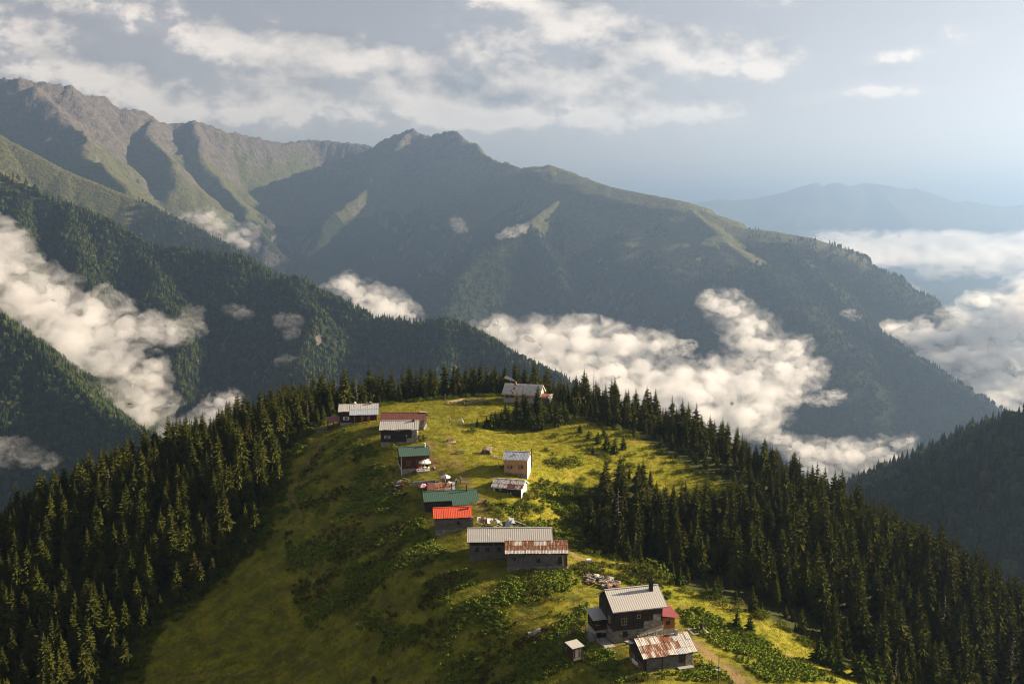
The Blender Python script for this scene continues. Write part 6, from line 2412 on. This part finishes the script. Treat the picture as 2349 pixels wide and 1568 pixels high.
# picnic tables, white block, garden, bin
picnic(gpt('3', 1183, 735), .1, "picnic table on a pale wooden platform in the middle of the meadow", W_BROWN, True)
picnic(gpt('3', 1372, 915), -.08, "long grey picnic table below the one on the platform", W_GREY)
picnic(gpt('8', 283, 893), .25, "picnic table beside the fenced garden near the hilltop house", W_BROWN)
t = thing("white_marker", "small white stepped block on the open upper meadow", 'block', gpt('3', 1373, 416))
MB().box(-.55, .55, -.4, .4, -.3, .55, None, .03).build("base", C_WHITE, t)
MB().box(-.3, .3, -.25, .25, .55, .9, None, .02).build("middle_block", C_WHITE, t)
MB().box(-.16, .18, -.16, .16, .9, 1.22, None, .02).build("top_block", C_WHITE, t)
t = thing("fenced_garden", "vegetable bed inside a low pale log fence at the top of the meadow", 'garden', gpt('1', 1440, 352))
M_VEG = foliage_mat("vegetable_leaves", (0.06, 0.10, 0.015), (0.13, 0.18, 0.03), transl=.3)
gp = [gpt('1', 1293, 346), gpt('1', 1438, 354), gpt('1', 1602, 318), gpt('1', 1440, 318)]
for i in range(4):
    a, b = gp[i] - t.location, gp[(i + 1) % 4] - t.location
    n_ = max(2, int((b - a).length / 2.2))
    for k in range(n_):
        q_ = a.lerp(b, k / n_)
        MB().tube((q_.x, q_.y, q_.z - .4), (q_.x, q_.y, q_.z + 1.05), .08).build("fence_post", W_RAW, t)
    for dz in (.25, .55, .85):
        MB().bar((a.x, a.y, a.z + dz), (b.x, b.y, b.z + dz), .12, .14).build("fence_rail", W_RAW if i != 0 else W_GREY, t)
cx_, cy_ = (gp[0] + gp[2]) / 2 - t.location, 0
for k in range(26):
    R = random.Random(k)
    q_ = gp[0].lerp(gp[1], R.uniform(.15, .9)).lerp(gp[3].lerp(gp[2], R.uniform(.15, .9)), R.uniform(.15, .85)) - t.location
    o = link("vegetable", leaf_clump(200 + k % 4, 14, .6, .7, M_VEG) if k < 4 else bpy.data.objects["vegetable" if k % 4 == 0 else "vegetable.%03d" % (k % 4)].data, t)
    o.location = q_
t = thing("waste_bin", "white metal bin beside the path right of the rust-roof barn", 'bin', gpt('2', 1147, 424), .2)
MB().box(-.42, .42, -.4, .4, -.2, 1.05).build("body", C_WHITE, t)
MB().box(-.48, .48, -.46, .46, 1.05, 1.15).build("lid", C_WHITE, t)
MB().box(-.12, .12, -.47, -.40, .78, .84).build("handle", W_GREY, t)

# water trough with a dark standing stone
t = thing("water_trough", "square stone water trough with a dark standing spout stone, beside the leafy strip", 'trough', gpt('6', 2035, 905), .25)
for (x0, x1, y0, y1) in ((-1.6, 1.6, -1.3, -1.0), (-1.6, 1.6, 1.0, 1.3), (-1.6, -1.3, -1.0, 1.0), (1.3, 1.6, -1.0, 1.0)):
    MB().box(x0, x1, y0, y1, -1.0, .42, None, .02).build("rim_wall", C_CONCRETE, t)
MB().box(-1.3, 1.3, -1.0, 1.0, -.6, .05).build("basin_floor", C_PLASTER, t)
MB().tube((.95, .55, .05), (.95, .55, 1.6), .38, .26, 9).build("spout_stone", C_BLACK, t)
# bench and poles at the bottom of the path
t = thing("metal_bench", "grey sheet-metal bench at the lower end of the dirt path", 'bench', gpt('6', 2245, 1460), -.45)
MB().box(-1.3, 1.3, -.28, .28, .42, .47).build("seat", R_BLUE, t)
for s in (-1, 1):
    MB().box(s * 1.0 - .05, s * 1.0 + .05, -.22, .22, -.3, .42).build("leg", W_GREY, t)
for lb, zx, yb, yt, r in (("tall thin dark pole at the bottom edge of the meadow", 2205, 1392, 1150, .07), ("short dark pole just behind the metal bench", 2150, 1265, 1190, .07)):
    g_ = gpt('2', zx, yb)
    hgt = (yb - yt) * .28125 / F * g_.length
    t = thing("pole", lb, 'pole', g_)
    MB().tube((0, 0, -.4), (0, 0, hgt), r, r * .7).build("shaft", W_BROWN, t)
    MB().tube((0, 0, hgt), (0, 0, hgt + .12), r * .9, r * .5).build("cap", W_BROWN, t)
g_ = gpt('3', 1103, 72)
t = thing("fence_pole", "thin lone pole standing behind the fenced garden", 'pole', g_)
MB().tube((0, 0, -.4), (0, 0, 2.8), .07, .05).build("shaft", W_POLE, t)
MB().box(-.25, .25, -.04, .04, 2.5, 2.58).build("crosspiece", W_POLE, t)

# garden fence round the outhouse
t = thing("garden_fence", "broken post-and-rail fence around the plot beside the outhouse", 'fence', gpt('6', 460, 1100))
fp_ = [gpt('6', *q_) for q_ in ((20, 965), (185, 950), (365, 900), (440, 950), (552, 1000), (632, 1068), (462, 1100))]
fp2 = [gpt('6', 140, 1190), gpt('6', 20, 1130)]
for i, g_ in enumerate(fp_ + fp2):
    a = g_ - t.location
    MB().tube((a.x, a.y, a.z - .4), (a.x + .05, a.y, a.z + 1.15), .085, .07, 6).build("post", W_POLE, t)
for a, b in list(zip(fp_[:-2], fp_[1:-1])) + [(fp2[0], fp2[1])]:
    a, b = a - t.location, b - t.location
    for dz in (.45, .85):
        MB().bar((a.x, a.y, a.z + dz), (b.x, b.y, b.z + dz - .08), .06).build("rail", W_GREY, t)
# corner of the fence and a bench beside the maroon shelter
t = thing("shelter_fence", "short plank fence in front of the maroon roofed shelter", 'fence', gpt('7', 150, 958))
a, b = gpt('7', 50, 960) - t.location, gpt('7', 250, 950) - t.location
for k in range(5):
    q_ = a.lerp(b, k / 4)
    MB().box(q_.x - .07, q_.x + .07, q_.y - .07, q_.y + .07, q_.z - .4, q_.z + 1.1).build("post", W_BROWN, t)
for dz in (.25, .55, .85):
    MB().bar((a.x, a.y - .1, a.z + dz), (b.x, b.y - .1, b.z + dz), .05, .14).build("rail", W_POLE, t)
t = thing("wooden_bench", "low grey wooden bench below the short plank fence", 'bench', gpt('7', 125, 998), .1)
MB().box(-1.1, 1.1, -.18, .18, .42, .48).build("seat", W_POLE, t)
for s in (-1, 1):
    MB().box(s * .9 - .05, s * .9 + .05, -.16, .16, -.3, .42).build("leg", W_POLE, t)
t = thing("broken_fence", "few broken fence poles leaning on the path at the left meadow edge", 'fence', gpt('1', 140, 860))
for i, (dx, dy, lx, hh_) in enumerate(((0, 0, .1, 1.6), (.5, .4, .9, 1.9), (-.3, .2, -.2, 1.3), (.9, -.2, .3, 1.1))):
    MB().tube((dx, dy, lz(t, dx, dy) - .3), (dx + lx, dy, lz(t, dx, dy) + hh_), .05, .03, 6).build("pole", W_POLE, t)
# wood pile, boards, gate
t = thing("wood_pile", "heap of split firewood covered with pale boards left of the tan house", 'wood pile', gpt('4', 290, 330), -.25)
for r_ in range(5):
    for k in range(9 - r_):
        R = random.Random(r_ * 10 + k)
        x_ = -1.5 + .36 * k + .18 * r_
        MB().tube((x_, -.75 + R.uniform(-.1, .1), .14 + r_ * .28), (x_, .75 + R.uniform(-.1, .1), .14 + r_ * .28), .15, .14, 7).build("log", (W_GREY, W_POLE)[k % 2], t)
for k in range(6):
    MB().bar((-.8 + .42 * k, -1.1, 1.15 + .1 * (k % 2)), (-.7 + .42 * k, .9, 1.75), .38, .05).build("cover_board", W_RAW if k > 1 else W_GREY, t)
for x_ in (-1.6, -.2, 1.3):
    MB().tube((x_, -1.0, -.5), (x_, -1.0, 1.25), .07, .06, 6).build("prop", W_RAW, t)
t = thing("loose_boards", "pale loose boards lying on the grass below the wood pile", 'boards', gpt('4', 500, 420))
for k in range(8):
    R = random.Random(k + 3)
    x_, y_, a = R.uniform(-1.0, 1.0), R.uniform(-1.0, 1.0), R.uniform(-.9, .9)
    d_ = Vector((math.cos(a), math.sin(a), 0)) * R.uniform(.6, 1.1)
    z0_, z1_ = lz(t, x_ - d_.x, y_ - d_.y), lz(t, x_ + d_.x, y_ + d_.y)
    MB().bar((x_ - d_.x, y_ - d_.y, z0_ + .08 + .04 * k), (x_ + d_.x, y_ + d_.y, z1_ + .08 + .05 * k), .2, .04).build("board", W_RAW, t)
t = thing("plank_gate", "upright plank gate with brushwood beside the left wall of the tan house", 'gate', gpt('4', 560, 665), .2)
for k in range(6):
    MB().box(-.15 + .42 * k, -.0 + .42 * k, -.04, .04, lz(t, .42 * k, 0) - .3, lz(t, .42 * k, 0) + (1.8 if k == 0 else 1.2 - .1 * (k % 3))).build("upright", W_TAN if k == 0 else W_BROWN, t)
MB().bar((-.1, .06, .5), (2.2, .06, .5), .06, .1).build("cross_rail", W_BROWN, t)


# --- ruins ------------------------------------------------------------------------------------------
def debris(t, n, spread, mats, seed, hmax=1.2, sheet=True, lenr=(1.0, 2.2)):
    R = random.Random(seed)
    for k in range(n):
        x_, y_ = R.uniform(-spread[0], spread[0]), R.uniform(-spread[1], spread[1])
        z_ = lz(t, x_, y_) + R.uniform(.08, hmax) * (1 - (x_ / spread[0]) ** 2 * .6)
        ln, w_ = R.uniform(*lenr) / 2, R.uniform(.4, .55) if sheet else R.uniform(.06, .1)
        n_ = 5
        mb = MB()
        bend = R.uniform(-.18, .18)
        rows = []
        for i in range(n_):
            for j in range(2):
                u = (i / (n_ - 1) - .5) * 2
                rows.append((u * ln, (j - .5) * 2 * w_, bend * (1 - u * u) + .03 * (i % 2)))
        base = rows + [(a, b, c - .035) for a, b, c in rows]
        m = len(rows)
        mb.v += base
        for i in range(n_ - 1):
            q0 = 2 * i
            mb.f += [(q0, q0 + 1, q0 + 3, q0 + 2), (m + q0, m + q0 + 2, m + q0 + 3, m + q0 + 1), (q0, q0 + 2, m + q0 + 2, m + q0), (q0 + 1, m + q0 + 1, m + q0 + 3, q0 + 3)]
        mb.f += [(0, m, m + 1, 1), (2 * n_ - 2, 2 * n_ - 1, m + 2 * n_ - 1, m + 2 * n_ - 2)]
        o = mb.build("tin_sheet" if sheet else "broken_beam", R.choice(mats), t)
        o.location = (x_, y_, z_)
        o.rotation_euler = (R.uniform(-.25, .25) * (1.6 if not sheet else 1), R.uniform(-.25, .25) * (2.2 if not sheet else 1), R.uniform(0, 6.28) if not sheet else R.choice((0, 1.57)) + R.uniform(-.25, .25))


t = thing("tin_heap", "collapsed hut buried under crumpled rusty and white tin sheets", 'ruin', gpt('6', 650, 200), -.1, "ruins between the houses")
debris(t, 46, (3.6, 1.9), (R_RUST, R_RUST, R_RUST, R_HALF, R_GREYS, R_BLUE), 2, .95, True, (1.0, 2.0))
for k in range(40):
    R = random.Random(900 + k)
    x_, y_ = R.uniform(-3.3, 3.3), R.uniform(-1.7, 1.7)
    o = MB().box(-.16, .16, -.13, .13, -.10, .10, None, .05, R).build("weight_stone", S_GREY, t)
    o.location = (x_, y_, lz(t, x_, y_) + 1.05 * (1 - (x_ / 3.6) ** 2 * .5))
t = thing("ruined_house", "ruined house with broken beams, rusty sheets and a sloping stone wall behind the long barn", 'ruin', gpt('5', 1280, 560), 0, "ruins between the houses")
stone_run(t, gpt('5', 1400, 500), gpt('5', 1640, 590), .9, S_GREY)
debris(t, 24, (4.0, 1.8), (W_GREY, W_POLE, W_GREY), 5, 1.5, False, (1.8, 3.4))
for k, (zx, zy, mt_, rot) in enumerate(((1000, 490, R_HALF, .1), (1050, 490, R_RUST, .1), (1095, 500, R_RUST, .15), (1140, 510, R_HALF, .2), (1255, 520, R_BLUE, 1.0), (1440, 500, R_BLUE, .7), (1400, 540, R_BLUE, -.4))):
    a = gpt('5', zx, zy + 45) - t.location
    hh = House.__new__(House)
    hh.root, hh.R = t, random.Random(k)
    o = hh.corr("tin_sheet", mt_, -.75, .75, (.9, .55), (-.9, -.25), .25, .03, .02, wob=.06)
    o.location = (a.x, a.y, a.z + 1.05)
    o.rotation_euler = (0, rot * .5, rot * .6)
t = thing("collapsed_shed", "collapsed shed with tumbled boards and tin left of the yard wall", 'ruin', gpt('3', 370, 1470), .1, "ruins between the houses")
debris(t, 22, (2.6, 1.4), (W_GREY, W_POLE, W_BLACK), 8, 1.3, False, (1.6, 3.0))
debris(t, 9, (2.0, 1.1), (R_MAROON, R_BROWN, R_GREYS, R_BLUE), 9, 1.7, True, (1.2, 2.2))
t = thing("tarpaulin", "crumpled pale grey sheet lying on the weeds left of the dark house", 'sheet', gpt('2', 710, 985), .2)
me_ = bpy.data.meshes.new("sheet")
bm = bmesh.new()
bmesh.ops.create_grid(bm, x_segments=10, y_segments=6, size=1.0)
for v in bm.verts:
    v.co.x *= 1.3
    v.co.y *= .6
    v.co.z = .35 + .12 * math.sin(v.co.x * 3) + .1 * math.cos(v.co.y * 5 + v.co.x) + lz(t, v.co.x, v.co.y)
bmesh.ops.solidify(bm, geom=bm.faces[:], thickness=.03)
bm.to_mesh(me_)
bm.free()
link("sheet", me_, t, C_PLASTER)
# pale stones lying in the grass
rs = np.random.default_rng(77)
sx, sy = rs.uniform(-75, 40, 520), rs.uniform(150, 310, 520)
k_ = inside(meadow_poly, sx, sy) & (fbm(sx / 12, sy / 12, 3) > .12) & clear_of_houses(sx, sy)
stn = []
for i in range(3):
    bm = bmesh.new()
    bmesh.ops.create_icosphere(bm, subdivisions=1, radius=.22)
    R = random.Random(i)
    for v in bm.verts:
        v.co *= R.uniform(.7, 1.3)
        v.co.z *= .6
    m_ = bpy.data.meshes.new("stone")
    bm.to_mesh(m_)
    bm.free()
    m_.materials.append(S_PALE)
    stn.append(m_)
sx, sy = sx[k_], sy[k_]
scatter("scattered_stones", np.column_stack([sx, sy, ground_z(sx, sy)]), rs.uniform(.4, 1.3, len(sx)), rs.random(len(sx)) * 6, rs.integers(0, 3, len(sx)), proto_collection("stone_prototype", stn), "small pale stones strewn over the grass")
# ------------------------------------------------------------------ clouds lying in the valley
def cloud_mat(name, density, size, wispy, aniso=0.3, albedo=0.94):
    """dense core: even density; veil around it: torn by noise"""
    m, nt, out = new_mat(name)
    pv = nt.new('ShaderNodeVolumePrincipled')
    pv.inputs['Color'].default_value = (albedo, albedo, min(1.0, albedo + 0.01), 1)
    pv.inputs['Anisotropy'].default_value = aniso
    if wispy:
        pos = nt.new('ShaderNodeNewGeometry').outputs['Position']
        n = nt.noise(nt.vmath('MULTIPLY', pos, (1.0, 1.0, 1.5)), 1.0 / (size * 1.5), 6, 0.62, 1.2)
        d = nt.math('MULTIPLY', nt.math('POWER', nt.maprange(n, 0.42, 0.68), 1.5), density)
        nt.l.new(d, pv.inputs['Density'])
    else:
        pv.inputs['Density'].default_value = density
        m.cycles.homogeneous_volume = True
    nt.l.new(pv.outputs[0], out.inputs['Volume'])
    return m


def cloud_mesh(name, blobs, grow, flat, amp, seed, parent, mat, lump=1.0):
    R = random.Random(seed)
    bm = bmesh.new()
    rads = []
    for (x, y, r, Y) in blobs:
        c = P(x, y, Y)
        rad = r * Y / F
        rads.append(rad)
        for k in range(6):
            off = Vector((R.uniform(-1.1, 1.1), R.uniform(-1.0, 1.0), R.uniform(-.5, .6))) * rad if k else Vector((0, 0, 0))
            rr_ = rad * (R.uniform(0.30, 0.75) if k else 0.85) * grow
            mt = Matrix.Translation(Vector(c) + off) @ Matrix.Diagonal((rr_ * 1.25, rr_ * 1.2, rr_ * flat, 1))
            bmesh.ops.create_icosphere(bm, subdivisions=2, radius=1.0, matrix=mt)
    me_ = bpy.data.meshes.new(name)
    bm.to_mesh(me_)
    bm.free()
    mean = sum(rads) / len(rads)
    o = link(name, me_, parent, mat)
    rm = o.modifiers.new("merge", 'REMESH')
    rm.mode = 'VOXEL'
    rm.voxel_size = mean / 10
    for j, (ns, st) in enumerate(((1.1, 0.95), (0.45, 0.6), (0.18, 0.14))):
        tx_ = bpy.data.textures.new("%s_lumps_%d" % (name, j), 'CLOUDS')
        tx_.noise_scale = mean * ns
        tx_.noise_depth = 3
        dm = o.modifiers.new("lumps_%d" % j, 'DISPLACE')
        dm.texture = tx_
        dm.texture_coords = 'GLOBAL'
        dm.strength = mean * st * amp * 2
        dm.mid_level = 0.5
    return o


def cloud(name, label, blobs, density, flat=0.75, group="clouds lying in the valley", amp=0.55, seed=0, core=True, grow=1.25, albedo=0.94):
    """blobs: (x, y, radius in measuring px, distance)"""
    blobs = [(x, y, r * grow, Y) for x, y, r, Y in blobs]
    density *= 0.6
    mean = sum(r * Y / F for x, y, r, Y in blobs) / len(blobs)
    o = cloud_mesh(name, blobs, 1.75, flat, amp * 0.95, seed, None, cloud_mat(name + "_veil", density * (0.75 if core else 1.0), mean, True, albedo=albedo))
    if core:
        cloud_mesh("core", blobs, 0.60, flat, amp * 0.8, seed, o, cloud_mat(name + "_core", density, mean, False, albedo=albedo))
    tag(o, label, 'cloud', group)
    return o


def q(lst, Y0, Y1=None):
    n = len(lst)
    return [(x, y, r, Y0 if Y1 is None else Y0 + (Y1 - Y0) * i / max(n - 1, 1)) for i, (x, y, r) in enumerate(lst)]


cloud("cloud", "large white cloud bank draped over the wooded slope at the left edge",
      q([(-90, 570, 70), (-20, 625, 55), (50, 675, 52), (110, 715, 52), (170, 745, 52), (230, 775, 46), (290, 772, 34), (345, 762, 28), (395, 755, 20)], 2200, 2050)
      + q([(150, 800, 52), (215, 825, 46), (290, 830, 36), (320, 868, 32), (300, 900, 26), (165, 860, 40), (190, 915, 40), (250, 945, 34), (310, 945, 36), (345, 930, 28)], 2050, 1850), 0.035, seed=1)
cloud("cloud", "small white puff of cloud behind the left spruce slope",
      q([(490, 950, 22), (505, 922, 18), (530, 918, 14), (465, 968, 24), (435, 985, 22), (400, 990, 20)], 1650), 0.05, seed=2)
cloud("cloud", "thin veil of mist above the lower left forest", q([(20, 1030, 22), (70, 1050, 18), (110, 1062, 12), (-40, 1035, 28)], 1350), 0.022, seed=3, core=False)
cloud("cloud", "slanting white cloud behind the green slope below the rocky peaks",
      q([(430, 495, 9), (465, 503, 17), (505, 518, 20), (535, 540, 20), (565, 562, 15)], 5300), 0.016, seed=4)
cloud("cloud", "white cloud spilling behind the crest of the middle wooded ridge",
      q([(770, 655, 12), (815, 668, 24), (855, 685, 30), (890, 700, 28), (925, 715, 20), (860, 720, 30)], 3300), 0.028, seed=5)
cloud("cloud", "broad white cloud bank filling the valley behind the ridge village",
      q([(1110, 755, 16), (1160, 768, 28), (1215, 780, 36), (1275, 790, 42), (1335, 795, 44), (1395, 800, 40), (1450, 805, 38), (1495, 795, 26)], 2700)
      + q([(1520, 870, 46), (1580, 890, 46), (1640, 880, 46), (1700, 890, 48), (1755, 905, 40), (1250, 850, 50), (1330, 880, 56), (1420, 900, 60), (1520, 930, 56), (1620, 955, 56), (1700, 955, 44), (1210, 835, 24)], 2650, 2500), 0.028, seed=6)
cloud("cloud", "tall plume of cloud climbing the slope right of the valley",
      q([(1625, 672, 10), (1650, 690, 22), (1680, 715, 28), (1710, 755, 32), (1745, 790, 34), (1790, 815, 32), (1835, 800, 18), (1800, 855, 34), (1850, 850, 24), (1780, 890, 36)], 2900, 2700), 0.024, seed=7)
cloud("cloud", "white cloud in the gap behind the right spruce slope",
      q([(1800, 1010, 18), (1850, 1030, 26), (1905, 1040, 28), (1960, 1045, 32), (2020, 1035, 26), (2070, 1020, 16), (1880, 1080, 34)], 1900), 0.032, seed=8)
for i, (lb, bl, Y, de) in enumerate((
        ("thin wisp of cloud hanging on the sunlit mountain spur", [(1150, 545, 6), (1172, 533, 10), (1195, 524, 8)], 5700, 0.012),
        ("faint small wisp in the shadow of the central mountain", [(1050, 512, 9), (1058, 525, 7)], 6000, 0.006),
        ("faint wisp rising from the end of the left cloud bank", [(425, 745, 18), (440, 720, 12), (415, 775, 12)], 2050, 0.010),
        ("faint mist patch on the middle ridge near its crest", [(540, 712, 12), (560, 720, 10)], 2250, 0.008),
        ("faint mist patch on the middle ridge below the spur", [(660, 735, 14), (668, 765, 10), (655, 830, 12)], 2250, 0.008),
        ("small torn cloud beside the tall plume", [(1555, 795, 14), (1580, 790, 10), (1540, 805, 8)], 2700, 0.018),
        ("small torn cloud low on the right mountainside", [(1900, 912, 14), (1875, 920, 10), (1920, 905, 8)], 2700, 0.018),
        ("tiny wisp on the tree line of the right spur", [(1945, 718, 8), (1960, 730, 6)], 4200, 0.012))):
    cloud("cloud", lb, q(bl, Y), de * 2.2, seed=20 + i, core=False)
rc_ = random.Random(5)
low = [(2020, 768, 24), (2062, 760, 28), (2110, 765, 32), (2160, 770, 36), (2210, 756, 38), (2260, 742, 40), (2310, 726, 42), (2365, 708, 46), (2430, 695, 50), (2500, 690, 55)]
low = q(low, 4350) + [(x + rc_.uniform(-20, 20), y + rc_.uniform(-10, 10), rc_.uniform(34, 46), 4300 - (y - 760) * 2.0) for y in (815, 870, 930) for x in range(2060 + int((y - 760) * 1.1), 2560, 52)]
cloud("cloud", "broad sunlit sea of cloud beyond the right mountain spur", low, 0.030, flat=0.50, seed=9, albedo=0.995, amp=0.32)
cloud("cloud", "small bright cloud above the sea of cloud behind the right ridge", q([(2075, 668, 13), (2105, 676, 12), (2050, 660, 9)], 7000), 0.016, flat=0.55, seed=91)
cloud("cloud", "grey cloud rising from the sea of cloud at the right edge", q([(2345, 668, 26), (2300, 690, 18), (2380, 660, 30)], 7000), 0.014, flat=0.6, seed=92)
fard = [(1850 + 62 * i + rc_.uniform(-25, 25), y + rc_.uniform(-4, 4), rc_.uniform(26, 42), Y * rc_.uniform(.95, 1.05))
        for i in range(15) for (y, Y) in ((556, 17000), (566, 15000), (580, 13000), (597, 11300))]
cloud("cloud", "level layer of cloud below the far blue mountains", fard, 0.008, flat=0.32, seed=10, amp=0.3, albedo=0.99)

# smoke drifting from the chimney of the hilltop house
sm = cloud("smoke", "thin grey smoke drifting from the chimney of the hilltop house", [(*zp('8', x_, y_), r_ * .1, 330.0) for x_, y_, r_ in ((962, 372, 7), (940, 362, 10), (915, 350, 13), (885, 338, 17), (850, 322, 20), (810, 300, 24), (760, 285, 28))], 0.55, flat=0.8, seed=55, core=False)
del sm['category'], sm['group']
sm['kind'] = 'stuff'
# ------------------------------------------------------------------ haze
def haze():
    bm = bmesh.new()
    bmesh.ops.create_cube(bm, size=1.0)
    me_ = bpy.data.meshes.new("haze")
    bm.to_mesh(me_)
    bm.free()
    o = link("haze", me_)
    z0, z1 = float(FZs.min()) - 5.0, 1190.0
    o.scale = (140000, 70000, z1 - z0)
    o.location = (0, 70000 / 2 - 6000, (z0 + z1) / 2)
    m, nt, out = new_mat("haze_air")
    pv = nt.new('ShaderNodeVolumePrincipled')
    pv.inputs['Color'].default_value = (0.225, 0.335, 0.510, 1)
    pv.inputs['Density'].default_value = HAZE_DENSITY
    pv.inputs['Anisotropy'].default_value = 0.5
    nt.l.new(pv.outputs[0], out.inputs['Volume'])
    me_.materials.append(m)
    tag(o, "thin blue haze filling the valley air", kind='stuff')


HAZE_DENSITY = 9.5e-5
haze()
